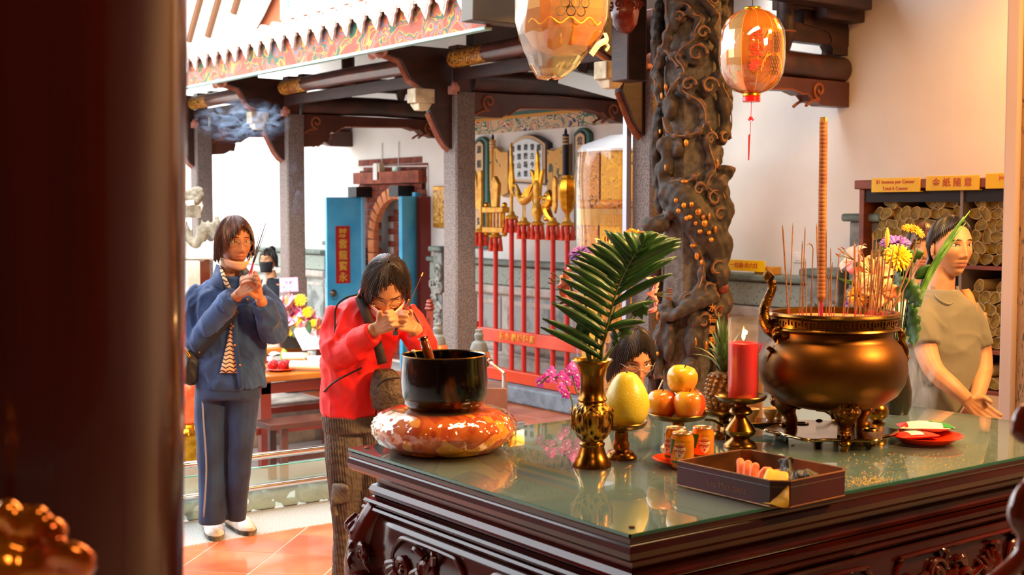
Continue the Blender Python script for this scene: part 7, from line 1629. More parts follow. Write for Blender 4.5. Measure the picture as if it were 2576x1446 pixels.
def person(label, px, d0):
    p = atd(px, 600, d0); o = Vector((p.x, p.y, 0)); J = lambda x, y, dd=0.0: atd(x, y, d0+dd)-o
    return o, J, d0/FPX
def root_mesh(me, label, o, mm, name='person'):
    b = obj(name, me, mm); b.location = o; return tag(b, label, 'person')
def headM(J, px, py, yaw, pitch, roll=0, dd=0, sc=1.0):
    return Matrix.Translation(J(px, py, dd)) @ Matrix.Rotation(VIEW, 4, 'Z') @ Matrix.Rotation(yaw, 4, 'Z') @ Matrix.Rotation(pitch, 4, 'X') @ Matrix.Rotation(roll, 4, 'Y') @ Matrix.Scale(sc, 4)
TBV = lambda v, M: M @ Vector(v)
def shoe(mb_u, mb_s, ankle, toe):
    a, b = Vector(ankle), Vector(toe); d = (b-a); d.z = 0; L = d.length; d.normalize(); s_ = Vector((-d.y, d.x, 0))
    def sec(t, w, h, z0=.022): c = a+d*(t*L); return [(c+s_*(w*math.cos(k*PI/6))+Vector((0, 0, z0+max(0, math.sin(k*PI/6))*h-a.z+a.z)))for k in range(12)]
    prof = [(-.22, .028, .05), (-.1, .038, .12), (.1, .042, .125), (.3, .043, .10), (.55, .046, .062), (.8, .046, .048), (1.0, .036, .036), (1.1, .015, .02)]
    for mb, pr in ((mb_u, prof), (mb_s, [(t, w*1.08, 0) for t, w, h in prof])):
        vs = []
        for t, w, h in pr:
            c = a+d*(t*L); c.z = 0
            for k in range(12):
                g = 2*PI*k/12
                if mb is mb_u: vs.append(c+s_*(w*math.cos(g))+Vector((0, 0, .02+max(0, math.sin(g))*h)))
                else: vs.append(c+s_*(w*math.cos(g))+Vector((0, 0, .024 if math.sin(g) >= 0 else 0)))
        n = len(pr); mb.add(vs, [(i*12+k, i*12+(k+1) % 12, (i+1)*12+(k+1) % 12, (i+1)*12+k) for i in range(n-1) for k in range(12)]+[tuple(range(11, -1, -1)), tuple((n-1)*12+k for k in range(12))])

# ---------------------------------------------------------------- woman in denim, holding incense
o, J, s = person('', 575, 6.15)
o.z = 0
HM = headM(J, 590, 612, .58, .04, 0, -.03, .98)
body = MB(); body.tube([J(583, 655), J(578, 705)], [.05, .058], 14)
loft(body, [(J(575, 760), .12, .07), (J(575, 712), .11, .06), (J(575, 698), .06, .045)])
wl, wr_ = J(603, 738, -.25), J(655, 752, -.23)
body.tube([J(500, 845, -.02), J(545, 800, -.13), wl], [.04, .034, .026], 10); body.tube([J(690, 820, -.02), J(670, 790, -.14), wr_], [.04, .034, .026], 10)
body.tube([J(575, 740), J(574, 950)], .06, 10)
for q in (533, 598): body.tube([J(574, 940), J(q, 1000), J(q, 1200), J(q, 1300, .04)], [.05, .04, .035, .03], 10)
hand(body, wl, J(640, 712, -.30), Vector((0, 0, 1)), .45, 1.0, 1); hand(body, wr_, J(648, 712, -.29), -fv, .9, 1.0, -1)
me = surface_mesh('person', body, .0042, HM)
w1 = root_mesh(me, 'woman in a denim jacket holding incense sticks, mask under her chin', o, m_skin)
add_face(w1, HM, m_hairb, mat('wire_frame', '#b8a890', .3, .8))
hair_shell(HM, lambda a: float(np.interp(a, [-PI, -1.6, -1.1, -.75, -.35, .1, .5, .8, 1.1, 1.6, PI], [-.085, -.06, -.055, .0, .06, .088, .08, .045, -.03, -.055, -.085])), 1.14, .02, .004, mat_=m_hairb, par=w1, locks=600, flare=.02)
ck = MB().sheet([[(math.sin(a)*.072*lerp(1.0, .7, v), -math.cos(a)*.098*lerp(1.04, .9, v)+.004, lerp(-.078, -.118, v)-.018*math.cos(a*1.2)+.012) for a in [x*.2-1.3 for x in range(14)]] for v in (0, .3, .6, 1)], HM)
ck.build('face_mask', mat('peach_mask', '#eeb08a', .7), w1, solid=.003); MB().tube([TBV((-.075, .01, -.01), HM), TBV((-.078, -.03, -.07), HM)], .0018, 5).tube([TBV((.075, .01, -.01), HM), TBV((.078, -.03, -.07), HM)], .0018, 5).build('mask_strap', MATS['peach_mask'], w1)
m_den = mat('denim', '#17325e', .8, col2='#2a4c80', scale=9, bump=.25, bscale=260, lo=.4, hi=.7, sheen=.2); m_dend = mat('denim_seam', '#54688a', .8)
jk = MB()
loft(jk, [(J(580, 972), .165, .12), (J(578, 930), .165, .125), (J(578, 860), .17, .125), (J(578, 780), .175, .125), (J(578, 732), .165, .11), (J(580, 708), .12, .095), (J(582, 690), .08, .075)])
jk.tube(smooth_path([J(516, 738), J(488, 778, -.0), J(492, 848, -.03), J(505, 858, -.06), J(545, 800, -.14), J(588, 742, -.23)], 5), interp([.066, .070, .068, .062, .054, .046], 26), 14)
jk.tube(smooth_path([J(645, 740), J(680, 775), J(692, 822, -.03), J(685, 832, -.07), J(672, 795, -.15), J(660, 762, -.21)], 5), interp([.066, .068, .064, .058, .052, .044], 26), 14)
obj('denim_jacket', remesh(jk, 'jacket', .007, 3, folds(.0065, 34, 1)), m_den, w1)
def strip(pts, w, mm, nm, par, n_=None, th=.003):
    mb = MB(); g = []; P_ = smooth_path(pts, 5)
    for i, q in enumerate(P_):
        t = (P_[min(i+1, len(P_)-1)]-P_[max(i-1, 0)]).normalized(); sd = t.cross(n_ if n_ is not None else _F).normalized(); g.append([q-sd*w, q, q+sd*w])
    return mb.sheet(g).build(nm, mm, par, solid=th)
# shirt triangle, placket, collar, pocket, bag strap
yb = -.135
g = []
for v in range(9):
    t = v/8; py = lerp(795, 938, t); xl = lerp(583, 553, t**1.2); xr = lerp(588, 597, t); g.append([J(lerp(xl, xr, u/4), py, yb-.004*math.sin(u)) for u in range(5)])
m_zig = mat('zigzag_shirt', '#e8c098', .8); nt = m_zig.node_tree
def zigzag(m, c1, c2):
    N = m.node_tree.nodes; L = m.node_tree.links; b = N['Principled BSDF']; tc = N.new('ShaderNodeTexCoord'); sp = N.new('ShaderNodeSeparateXYZ'); L.new(tc.outputs['Object'], sp.inputs[0])
    ax = N.new('ShaderNodeVectorMath'); ax.operation = 'DOT_PRODUCT'; ax.inputs[1].default_value = tuple(_R*28); L.new(tc.outputs['Object'], ax.inputs[0])
    pp_ = N.new('ShaderNodeMath'); pp_.operation = 'PINGPONG'; pp_.inputs[1].default_value = .5; L.new(ax.outputs['Value'], pp_.inputs[0])
    mz = N.new('ShaderNodeMath'); mz.operation = 'MULTIPLY_ADD'; mz.inputs[1].default_value = 52; L.new(sp.outputs[2], mz.inputs[0]); L.new(pp_.outputs[0], mz.inputs[2])
    fr_ = N.new('ShaderNodeMath'); fr_.operation = 'FRACT'; L.new(mz.outputs[0], fr_.inputs[0]); gt_ = N.new('ShaderNodeMath'); gt_.operation = 'GREATER_THAN'; gt_.inputs[1].default_value = .66; L.new(fr_.outputs[0], gt_.inputs[0])
    mx = N.new('ShaderNodeMix'); mx.data_type = 'RGBA'; mx.inputs[6].default_value = lin(c1); mx.inputs[7].default_value = lin(c2); L.new(gt_.outputs[0], mx.inputs[0]); L.new(mx.outputs[2], b.inputs['Base Color'])
zigzag(m_zig, '#e6bc94', '#3a2a26')
MB().sheet(g).build('patterned_shirt', m_zig, w1, solid=.003)
strip([J(590, 760, -.14), J(592, 850, -.145), J(602, 930, -.145), J(606, 975, -.135)], .012, m_den, 'placket', w1)
for py, px in ((820, 583), (868, 588), (918, 601)): MB().ell(tuple(J(px+3, py, -.152)), .006, 8, 6).build('button', mat('copper_button', '#c8844a', .3, .8), w1)
for a, b, c_ in (((545, 665), (530, 715), (562, 728)), ((618, 672), (640, 700), (612, 722))):
    sgn = 1 if a[0] < 580 else -1
    MB().sheet([[J(a[0], a[1], .0), J((a[0]+b[0])/2, (a[1]+b[1])/2, -.05), J(b[0], b[1], -.09)], [J(a[0]+sgn*14, a[1]+5, -.05), J((a[0]+c_[0])/2+sgn*6, (a[1]+c_[1])/2, -.10), J(c_[0], c_[1], -.13)]]).build('collar', m_den, w1, solid=.006)
MB().sheet([[J(552, 668, -.05), J(556, 690, -.10), J(566, 718, -.13)], [J(562, 680, -.09), J(570, 700, -.12), J(584, 732, -.142)]]).build('shirt_collar', m_zig, w1, solid=.004)
MB().sheet([[J(606, 738, -.128), J(640, 735, -.11)], [J(607, 762, -.135), J(641, 758, -.118)]]).build('pocket_flap', m_den, w1, solid=.008); MB().ell(tuple(J(623, 753, -.142)), .005, 8, 6).build('snap', MATS['copper_button'], w1)
m_strap = mat('dark_strap', '#181a24', .7)
strip([J(592, 776, -.18), J(565, 810, -.165), J(528, 850, -.15), J(500, 880, -.12), J(482, 905, -.06)], .026, m_strap, 'bag_strap', w1, None, .004)
MB().tube([J(x, y, -.185) for x, y in ((576, 770), (594, 776), (590, 790), (572, 784))], .0035, 6, closed=True).build('strap_buckle', MATS['copper_button'], w1)
bgm = MB(); loft(bgm, [(J(478, 965, -.05), .03, .03), (J(474, 955, -.05), .055, .05), (J(478, 915, -.05), .065, .055), (J(485, 880, -.05), .06, .05), (J(488, 868, -.05), .045, .035)])
obj('shoulder_bag', remesh(bgm, 'bag', .006, 3, folds(.004, 40, 3)), mat('navy_bag', '#141722', .5, coat=.1), w1); strip([J(462, 875, -.11), J(478, 898, -.115)], .006, m_gold, 'bag_zip', w1)
for x, y in ((497, 868), (503, 885), (510, 872)): MB().ell(tuple(J(x, y, -.115)), .006, 8, 6).build('bag_rivet', m_gold, w1)
tr = MB(); m_navy = mat('navy_trousers', '#122448', .7, col2='#1d3a66', scale=6, bump=.1, sheen=.15)
loft(tr, [(J(573, 1000), .155, .11), (J(573, 960), .155, .115), (J(573, 935), .15, .11)])
tr.tube(smooth_path([J(535, 960), J(530, 1060), J(534, 1180), J(533, 1316)], 6), interp([.084, .078, .066, .062], 19), 14); tr.tube(smooth_path([J(612, 960), J(610, 1060), J(602, 1180), J(594, 1305, .05)], 6), interp([.08, .072, .054, .046], 19), 14)
obj('trousers', remesh(tr, 'trousers', .007, 3, folds(.003, 16, 5)), m_navy, w1)
strip([J(507, 960, -.07), J(512, 1060, -.08), J(519, 1180, -.075), J(512, 1300, -.07)], .004, mat('piping_grey', '#8a8890', .7), 'trouser_piping', w1)
us, so, la = MB(), MB(), MB()
for (ax, ay), (tx, ty), dd in (((530, 1315), (544, 1368), 0), ((588, 1310), (628, 1355), .1)):
    A_, B_ = atz(ax, ay+12, 0)-o, atz(tx, ty-10, 0)-o; A_.z = B_.z = 0; shoe(us, so, A_, B_)
    d_ = (B_-A_); sd = Vector((-d_.y, d_.x, 0)).normalized()
    for k in range(4): c_ = A_+d_*(.25+.12*k); la.tube([c_-sd*.028+Vector((0, 0, .098-.011*k)), c_+Vector((0, 0, .115-.013*k)), c_+sd*.028+Vector((0, 0, .098-.011*k))], .004, 5)
us.build('shoe', mat('trainer_beige', '#ddd4c8', .6, col2='#b8a898', scale=18), w1); so.build('shoe_sole', mat('trainer_sole', '#8a7a6a', .6, col2='#3a342e', scale=22), w1); la.build('shoelace', mat('lace_cream', '#e0d0b4', .7), w1)
for i, (x0, y0, x1, y1) in enumerate(((626, 692, 668, 562), (627, 692, 672, 570), (632, 690, 655, 575))):
    a, b = J(x0, y0, -.30), J(x1, y1, -.26); t = thing('incense_stick', 'dark incense stick held by the woman in denim', 'incense stick', o+a, 0, 'incense held by the woman in denim'); v = b-a
    MB().tube([v*.0, v*.25], .0022, 6).build('red_shank', mat('magenta_stick', '#b01848', .6), t); MB().tube([v*.25, v], [.0036, .0016] if i == 0 else [.0022, .001], 6).build('stick', mat('dark_incense', '#3a2014', .7), t)

# ---------------------------------------------------------------- woman in red jacket, bowing
o, J, s = person('', 900, 5.0); HM = headM(J, 972, 722, .12, .78, .05, -.06, 1.0)
body = MB(); body.tube([J(965, 755, -.02), J(935, 790, .06)], [.05, .06], 14); loft(body, [(J(915, 880, .1), .11, .07), (J(935, 790, .05), .09, .05)])
wl, wr_ = J(945, 828, -.17), J(1040, 822, -.13)
body.tube([J(850, 880), J(900, 850, -.1), wl], [.042, .035, .027], 10); body.tube([J(1065, 875, .02), J(1055, 850, -.08), wr_], [.042, .035, .027], 10)
body.tube([J(915, 870, .1), J(892, 1050, .07)], .06, 10)
for q in (869, 938): body.tube([J(892, 1040, .07), J(q+3, 1150, .06), J(q, 1320, .06), J(q, 1520, .05)], [.05, .04, .03, .035], 10); body.ell(tuple(J(q, 1535, .0)), (.05, .1, .03), 10, 8, None, (0, 0, VIEW))
hand(body, wl, J(988, 806, -.22), Vector((0, 0, 1)), .75, .95, 1); hand(body, wr_, J(1005, 806, -.20), Vector((0, 0, 1)), .75, .95, -1)
w2 = root_mesh(surface_mesh('person', body, .0042, HM), 'woman in a bright red jacket and pink mask bowing with incense', o, m_skin2)
add_face(w2, HM, m_hairk, mat('gold_frame', '#c89a4a', .3, .8), closed=True, lips=False)
hair_shell(HM, lambda a: float(np.interp(a, [-PI, -1.6, -1.05, -.7, -.35, .15, .5, .8, 1.1, 1.6, PI], [-.08, -.06, -.06, .01, .085, .11, .105, .06, -.04, -.06, -.08])), 1.16, .02, .006, mat_=m_hairg, par=w2, locks=600, flare=.04)
MB().sheet([[(math.sin(a)*.077*lerp(1.05, .85, v), -math.cos(a)*.102*lerp(1.10, 1.02, v)-.02*math.cos(a)**8*(1-v)*1.2, lerp(-.012, -.105, v)+.006*math.cos(a*2)) for a in [x*.16-1.2 for x in range(16)]] for v in (0, .25, .5, .75, 1)], HM).build('face_mask', mat('pink_mask', '#f4b4a0', .7), w2, solid=.003)
m_redj = mat('red_jacket', '#e0100f', .55, col2='#ea1c16', scale=5, bump=.06); m_pipe = mat('black_piping', '#1a0c10', .6)
jk = MB(); loft(jk, [(J(885, 1042, .08), .125, .12), (J(888, 985, .08), .128, .125), (J(898, 900, .06), .14, .13), (J(915, 830, .03), .15, .125), (J(928, 785, .03), .15, .11), (J(938, 755, .03), .11, .09), (J(945, 738, .02), .07, .07)])
jk.tube(smooth_path([J(862, 778, .02), J(848, 835, .01), J(852, 880, -.03), J(868, 888, -.06), J(905, 860, -.12), J(940, 838, -.16)], 5), interp([.066, .068, .064, .06, .05, .042], 26), 14)
jk.tube(smooth_path([J(1010, 785, .04), J(1045, 830, .04), J(1066, 872, .0), J(1066, 880, -.03), J(1058, 862, -.07), J(1046, 838, -.11)], 5), interp([.062, .062, .056, .052, .048, .042], 26), 14)
obj('red_jacket', remesh(jk, 'jacket', .007, 3, folds(.006, 30, 7)), m_redj, w2)
MB().sheet([[J(902, 735, .02), J(912, 760, -.05), J(925, 790, -.10)], [J(912, 722, .02), J(922, 745, -.04), J(934, 770, -.08)]]).build('collar', m_redj, w2, solid=.008)
for pts in ([(905, 740, -.04), (868, 750, -.055), (845, 775, -.06), (843, 830, -.065), (838, 878, -.07), (848, 868, -.09), (905, 846, -.165)], [(815, 985, .0), (845, 958, -.06), (910, 925, -.085)], [(1025, 760, -.03), (1042, 790, -.03), (1058, 820, -.03)], [(945, 1045, -.045), (952, 960, -.075)]):
    MB().tube(smooth_path([J(*q) for q in pts], 5), .0035, 6).build('piping', m_pipe, w2)
strip([J(904, 745, -.08), J(925, 800, -.12), J(948, 860, -.115), J(962, 915, -.11)], .018, mat('brown_strap', '#2c1a16', .7), 'bag_strap', w2, None, .004); MB().ell(tuple(J(903, 745, -.085)), .008, 8, 6).build('strap_ring', m_brassd, w2)
bgm = MB(); loft(bgm, [(J(985, 1042, -.05), .03, .03), (J(980, 1025, -.06), .065, .05), (J(975, 985, -.07), .07, .055), (J(970, 945, -.07), .055, .045), (J(966, 928, -.07), .035, .03)])
obj('sling_bag', remesh(bgm, 'bag', .005, 2), mat('tooled_leather', '#5c4632', .6, col2='#3a2c20', scale=60, bump=.7, bscale=90), w2); MB().tube(smooth_path([J(948, 972, -.125), (J(970, 955, -.13)), J(1005, 950, -.12)], 4), .004, 6).build('bag_zip', m_pipe, w2)
tr = MB(); loft(tr, [(J(890, 1080, .07), .12, .11), (J(888, 1040, .07), .122, .115)])
tr.tube(smooth_path([J(872, 1060, .07), J(872, 1150, .05), J(872, 1250, .05), J(868, 1340, .05), J(866, 1480, .05)], 6), interp([.09, .085, .068, .045, .05], 25), 14); tr.tube(smooth_path([J(940, 1060, .07), J(945, 1200, .07), J(938, 1480, .07)], 6), interp([.08, .075, .06], 13), 14)
def pleat(co, no):
    a = np.arctan2(co[:, 1], co[:, 0]); return co+no*(.0022*np.sign(np.sin((co[:, 0]*_R.x+co[:, 1]*_R.y)*620+co[:, 2]*60)))[:, None]
obj('pleated_trousers', remesh(tr, 'trousers', .005, 2, pleat), mat('taupe_pleats', '#6a5a4e', .7, col2='#564a40', scale=12), w2)
kn = MB(); c_ = J(858, 1240, -.03)
for k in range(5): kn.tube([c_+Vector(_R*(.026*math.cos(a+k))+Vector((0, 0, .03*math.sin(a)))-fv*(.012*math.sin(2*a+k)+.004*k)) for a in [i*PI/7 for i in range(14)]], .011, 6, closed=True)
kn.tube(smooth_path([c_, c_+_R*-.03+Vector((0, 0, -.05)), c_+_R*-.02+Vector((0, 0, -.09))], 4), .014, 6); obj('trouser_knot', remesh(kn, 'knot', .004, 1), MATS['taupe_pleats'], w2)
for i, (x0, y0, x1, y1) in enumerate(((992, 835, 1028, 755), (996, 838, 1062, 690))):
    a, b = J(x0, y0, -.24), J(x1, y1, -.2); t = thing('incense_stick', ['thick dark incense bundle in the red-jacketed woman\'s hands', 'long glowing incense stick raised by the woman in red'][i], 'incense stick', o+a, 0, 'incense held by the woman in red'); v = b-a
    MB().tube([v*0, v], [.005, .004] if i == 0 else [.0016, .0012], 6).build('stick', mat('incense_brown', '#6a3a24', .7), t); MB().tube([v*.97, v*1.03], .002, 6).build('glowing_tip', mat('ember', '#f08a30', .6, emit='#ff7a20', estr=2), t)
MB().bb(-.008, .008, -.006, .006, -.008, .008, Matrix.Translation(J(995, 838, -.245))).build('dark_incense_end', m_black, w2)

# ---------------------------------------------------------------- woman in the beige T-shirt at right
o, J, s = person('', 2385, 5.15); HM = headM(J, 2392, 622, .26, .02, 0, 0, 1.0)
body = MB(); body.tube([J(2372, 668, .03), J(2366, 735, .03)], [.05, .056], 14); loft(body, [(J(2372, 860), .11, .07), (J(2368, 760), .10, .06), (J(2366, 735), .06, .05)])
wl, wr_ = J(2432, 1005, -.20), J(2462, 985, -.12)
body.tube(smooth_path([J(2324, 790, -.03), J(2328, 870, -.08), J(2350, 930, -.14), J(2395, 972, -.185), wl], 5), interp([.05, .046, .04, .036, .028], 21), 12); body.tube(smooth_path([J(2452, 790), J(2466, 870), J(2473, 930, -.04), wr_, J(2452, 1010, -.15)], 5), interp([.046, .043, .037, .030, .027], 21), 12)
hand(body, wl, J(2468, 1032, -.2), Vector((0, 0, 1))+_R*.3, .5, 1.0, 1); hand(body, J(2455, 1008, -.14), J(2438, 1042, -.15), _R, .6, .95, -1)
for q in (2345, 2400): body.tube([J(q, 1060), J(q, 1290), J(q, 1500, .02)], [.07, .055, .04], 12); body.ell(tuple(J(q, 1516, -.05)), (.045, .11, .03), 10, 8, None, (0, 0, VIEW))
w3 = root_mesh(surface_mesh('person', body, .0042, HM), 'woman in a plain beige T-shirt with hands folded, beside the granite pillar', o, m_skin2)
add_face(w3, HM, m_hairk)
hair_shell(HM, lambda a: float(np.interp(a if True else 0, [-PI, -2, -1.35, -.8, -.3, .3, .8, 1.35, 2, PI], [-.075, -.03, .045, .08, .1, .1, .085, .05, -.03, -.075])), 1.07, .012, .0008, mat_=m_hairk, par=w3, locks=260, taper=.35, jag=.15, lr=.4)
pt = MB()
random.seed(3)
for k in range(40):
    a = TBV((random.uniform(-.02, .02), .105+random.uniform(-.01, .02), random.uniform(-.02, .03)), HM); b = J(2338+random.uniform(-14, 10), 690+random.uniform(-10, 10), .11); c_ = J(2312+random.uniform(-16, 10), 760+random.uniform(-20, 10), .08)
    pt.tube(smooth_path([a, b, c_], 5), interp([.006, .007, .0015], 11), 5)
pt.build('ponytail', m_hairb, w3)
m_tee = mat('beige_tshirt', '#645d4c', .85, col2='#726a58', scale=5, bump=.08, sheen=.2)
ts_ = MB(); loft(ts_, [(J(2375, 1105), .155, .12), (J(2375, 1050), .152, .118), (J(2375, 960), .142, .112), (J(2375, 860), .148, .112), (J(2374, 792), .15, .10), (J(2373, 765), .138, .09), (J(2372, 748), .105, .078), (J(2370, 728), .066, .064)])
ts_.tube(smooth_path([J(2332, 778, -.01), J(2318, 815, -.05), J(2324, 868, -.08)], 5), interp([.066, .068, .064], 11), 14); ts_.tube(smooth_path([J(2424, 778), J(2446, 815), J(2464, 872)], 5), interp([.062, .060, .056], 11), 14)
obj('tshirt', remesh(ts_, 'tee', .007, 3, folds(.004, 24, 9)), m_tee, w3)
MB().tube(smooth_path([J(2345, 722, -.0), J(2352, 745, -.06), J(2385, 765, -.085), J(2410, 748, -.05), J(2408, 722, .01)], 5), .006, 6).build('neckband', m_tee, w3)
strip([J(2428, 728, .0), J(2440, 748, -.04), J(2452, 790, -.055)], .016, mat('orange_strap', '#e0784a', .7), 'bag_strap', w3, None, .004)
bc = TBV((0, 0, 0), Matrix.Translation(J(2466, 992, -.115))); MB().tube([bc+_R*(.031*math.cos(a))+fv*(.031*math.sin(a))+Vector((0, 0, -.012*math.cos(a))) for a in [i*PI/10 for i in range(20)]], .0018, 5, closed=True).build('bracelet', m_gold, w3)
tr = MB(); loft(tr, [(J(2373, 1130), .14, .11), (J(2373, 1090), .142, .112)])
for q in (2345, 2402): tr.tube([J(q, 1100), J(q, 1300), J(q, 1490)], [.085, .07, .06], 14)
obj('trousers', remesh(tr, 'tr', .01, 2), mat('khaki_trousers', '#8a7a60', .8), w3)

# ---------------------------------------------------------------- companion behind her, mostly hidden by flowers
o, J, s = person('', 2300, 6.0); HM = headM(J, 2322, 628, -.3, 0, 0, 0, .95)
body = MB(); body.tube([J(2318, 660), J(2312, 720)], [.045, .055], 12); loft(body, [(J(2310, 850), .13, .08), (J(2308, 730), .14, .07)])
body.tube(smooth_path([J(2288, 780), J(2280, 860), J(2278, 930, -.02), J(2290, 985, -.1)], 5), interp([.045, .042, .036, .028], 16), 10); hand(body, J(2290, 985, -.1), J(2298, 1012, -.14), _R, .5, .9, 1)
for q in (2285, 2325): body.tube([J(q, 1010), J(q, 1200), J(q, 1370)], [.07, .05, .036], 12); body.ell(tuple(J(q, 1378, -.05)), (.04, .1, .03), 10, 8, None, (0, 0, VIEW))
w4 = root_mesh(surface_mesh('person', body, .006, HM), 'person in a white top and lilac shorts mostly hidden behind the jar bouquet', o, m_skin2); add_face(w4, HM, m_hairk)
hair_shell(HM, lambda a: float(np.interp(abs(a), [0, .6, 1.1, PI], [.06, .045, -.08, -.12])), 1.12, .016, .002, mat_=m_hairb, par=w4, locks=60)
ts_ = MB(); loft(ts_, [(J(2308, 1000), .14, .11), (J(2308, 880), .13, .10), (J(2308, 770), .14, .09), (J(2310, 728), .07, .06)]); ts_.tube([J(2290, 762), J(2282, 840)], [.06, .056], 12)
obj('white_top', remesh(ts_, 'tee', .009, 3, folds(.004, 22, 2)), mat('white_shirt', '#e8dcd4', .8), w4)
tr = MB(); loft(tr, [(J(2308, 1040), .145, .115), (J(2308, 985), .142, .11)]); tr.tube([J(2286, 1010), J(2286, 1060)], [.08, .085], 12).tube([J(2330, 1010), J(2330, 1060)], [.08, .085], 12)
obj('lilac_shorts', remesh(tr, 'sh', .009, 2), mat('lilac_cloth', '#9a90a8', .8), w4)

# ---------------------------------------------------------------- seated woman peering over the pomelo
o, J, s = person('', 1585, 5.0); HM = headM(J, 1592, 900, .25, .42, 0, 0, .98)
body = MB(); body.tube([J(1590, 930, .05), J(1585, 1010, .08)], [.05, .058], 12); loft(body, [(J(1580, 1150, .1), .14, .09), (J(1582, 1010, .08), .15, .08), (J(1585, 995, .08), .08, .06)])
for q in (-1, 1): body.tube(smooth_path([J(1582+q*90, 1030, .08), J(1582+q*110, 1150, .05), J(1582+q*60, 1180, -.12), J(1582+q*25, 1190, -.2)], 5), interp([.05, .045, .036, .028], 16), 10); hand(body, J(1582+q*25, 1190, -.2), J(1582+q*6, 1192, -.24), -fv, .5, .9, q)
for q in (1545, 1625): body.tube(smooth_path([J(q, 1225, .1), J(q, 1235, -.25), J(q, 1400, -.27), J(q, 1530, -.25)], 5), interp([.08, .065, .05, .04], 16), 12); body.ell(tuple(J(q, 1530, -.32)), (.045, .11, .035), 10, 8, None, (0, 0, VIEW))
w5 = root_mesh(surface_mesh('person', body, .0055, HM), 'dark haired woman with round glasses peering over the pomelo', o, m_skin); add_face(w5, HM, m_hairk, mat('clear_frame', '#c8b8a8', .3, .5))
hair_shell(HM, lambda a: float(np.interp(a, [-PI, -1.6, -1.0, -.6, .1, .45, .9, 1.3, PI], [-.11, -.10, -.02, .055, .09, .075, .01, -.08, -.11])), 1.10, .014, .0008, mat_=m_hairk, par=w5, locks=500, jag=.3, lr=.45)
ts_ = MB(); loft(ts_, [(J(1580, 1230, .1), .155, .12), (J(1580, 1150, .1), .15, .115), (J(1582, 1030, .08), .16, .10), (J(1585, 1000, .08), .09, .075)])
for q in (-1, 1): ts_.tube([J(1582+q*85, 1030, .08), J(1582+q*108, 1140, .05)], [.068, .06], 12)
obj('blouse', remesh(ts_, 'tee', .009, 3, folds(.004, 22, 2)), mat('grey_blouse', '#8a8288', .8), w5)
tr = MB()
for q in (1545, 1625): tr.tube(smooth_path([J(q, 1225, .12), J(q, 1232, -.25), J(q, 1400, -.27), J(q, 1500, -.25)], 5), interp([.095, .08, .062, .055], 16), 14)
loft(tr, [(J(1582, 1260, .1), .16, .12), (J(1582, 1215, .1), .155, .12)]); obj('trousers', remesh(tr, 'tr', .01, 2), mat('dark_trousers', '#2a2628', .8), w5)
sq = o+J(1582, 1270, .1); stl = thing('stool', 'dark wooden stool under the seated woman behind the altar', 'stool', (sq.x, sq.y, 0), VIEW); zs = sq.z-.04
MB().bb(-.17, .17, -.14, .14, zs-.03, zs).build('seat', m_brown, stl, bev=.005)
for x in (-.14, .14):
    for y in (-.11, .11): MB().bb(x-.02, x+.02, y-.02, y+.02, 0, zs-.03).build('leg', m_brown, stl)
# ---------------------------------------------------------------- person with a black mask in the courtyard
o, J, s = person('', 682, 12.5)
HM = headM(J, 675, 656, -.35, 0, 0, 0, .98)
body = MB(); body.tube([J(680, 680), J(683, 700)], [.05, .056], 12); loft(body, [(J(686, 800), .14, .09), (J(686, 712), .15, .08)])
body.tube(smooth_path([J(660, 720), J(655, 775), J(660, 820, -.1)], 5), interp([.05, .042, .03], 11), 10); body.tube(smooth_path([J(712, 720), J(718, 770), J(690, 800, -.2)], 5), interp([.05, .042, .03], 11), 10)
hand(body, J(660, 820, -.1), J(668, 838, -.14), _R, .5, 1, 1); hand(body, J(690, 800, -.2), J(672, 806, -.24), Vector((0, 0, 1)), .5, 1, -1)
for q in (664, 706): body.tube([J(686, 790), J(q, 832), J(q, 836, -.38), J(q, 945, -.40)], [.07, .05, .045, .04], 12); body.ell(tuple(J(q, 951, -.46)), (.045, .11, .035), 10, 8, None, (0, 0, VIEW))
w6 = root_mesh(surface_mesh('person', body, .006, HM), 'person in a black shirt and black mask behind the denim woman', o, m_skin2); add_face(w6, HM, m_hairk, lips=False)
hair_shell(HM, lambda a: float(np.interp(abs(a), [0, .8, 1.2, 1.6, PI], [.07, .06, .0, -.04, -.06])), 1.10, .014, .001, mat_=m_hairk, par=w6, locks=40)
MB().ell((0, .07, .11), .04, 12, 8, HM).build('hair_bun', m_hairk, w6)
MB().sheet([[(math.sin(a)*.079*lerp(1.05, .8, v), -math.cos(a)*.105*lerp(1.08, 1.03, v)-.012*math.cos(a)**8*(1-v), lerp(-.005, -.11, v)) for a in [x*.16-1.2 for x in range(16)]] for v in (0, .25, .5, .75, 1)], HM).build('face_mask', mat('black_mask', '#15171c', .7), w6, solid=.003)
m_blk = mat('black_shirt', '#141a26', .8); ts_ = MB(); loft(ts_, [(J(686, 830), .165, .12), (J(686, 790), .16, .11), (J(686, 730), .165, .10), (J(684, 702), .10, .075)]); ts_.tube([J(664, 720), J(657, 765)], [.065, .06], 12).tube([J(708, 720), J(716, 765)], [.065, .06], 12)
obj('shirt', remesh(ts_, 'tee', .009, 3, folds(.004, 22, 2)), m_blk, w6); strip([J(668, 700, -.08), J(660, 740, -.115), J(658, 790, -.115)], .02, mat('pale_strap', '#b8a898', .7), 'bag_strap', w6, None, .005)
tr = MB(); loft(tr, [(J(687, 845), .16, .12), (J(687, 815), .155, .11)])
for q in (664, 706): tr.tube(smooth_path([J(q, 832, .02), J(q, 836, -.36), J(q, 870, -.42), J(q, 935, -.42)], 5), interp([.095, .08, .07, .055], 16), 14)
sq = o+J(686, 850); stl = dup(stl, None, 'dark wooden stool under the masked person'); stl.location = (sq.x, sq.y, sq.z-zs-.03)
obj('trousers', remesh(tr, 'tr', .01, 2), mat('grey_trousers', '#3a3c42', .8), w6)
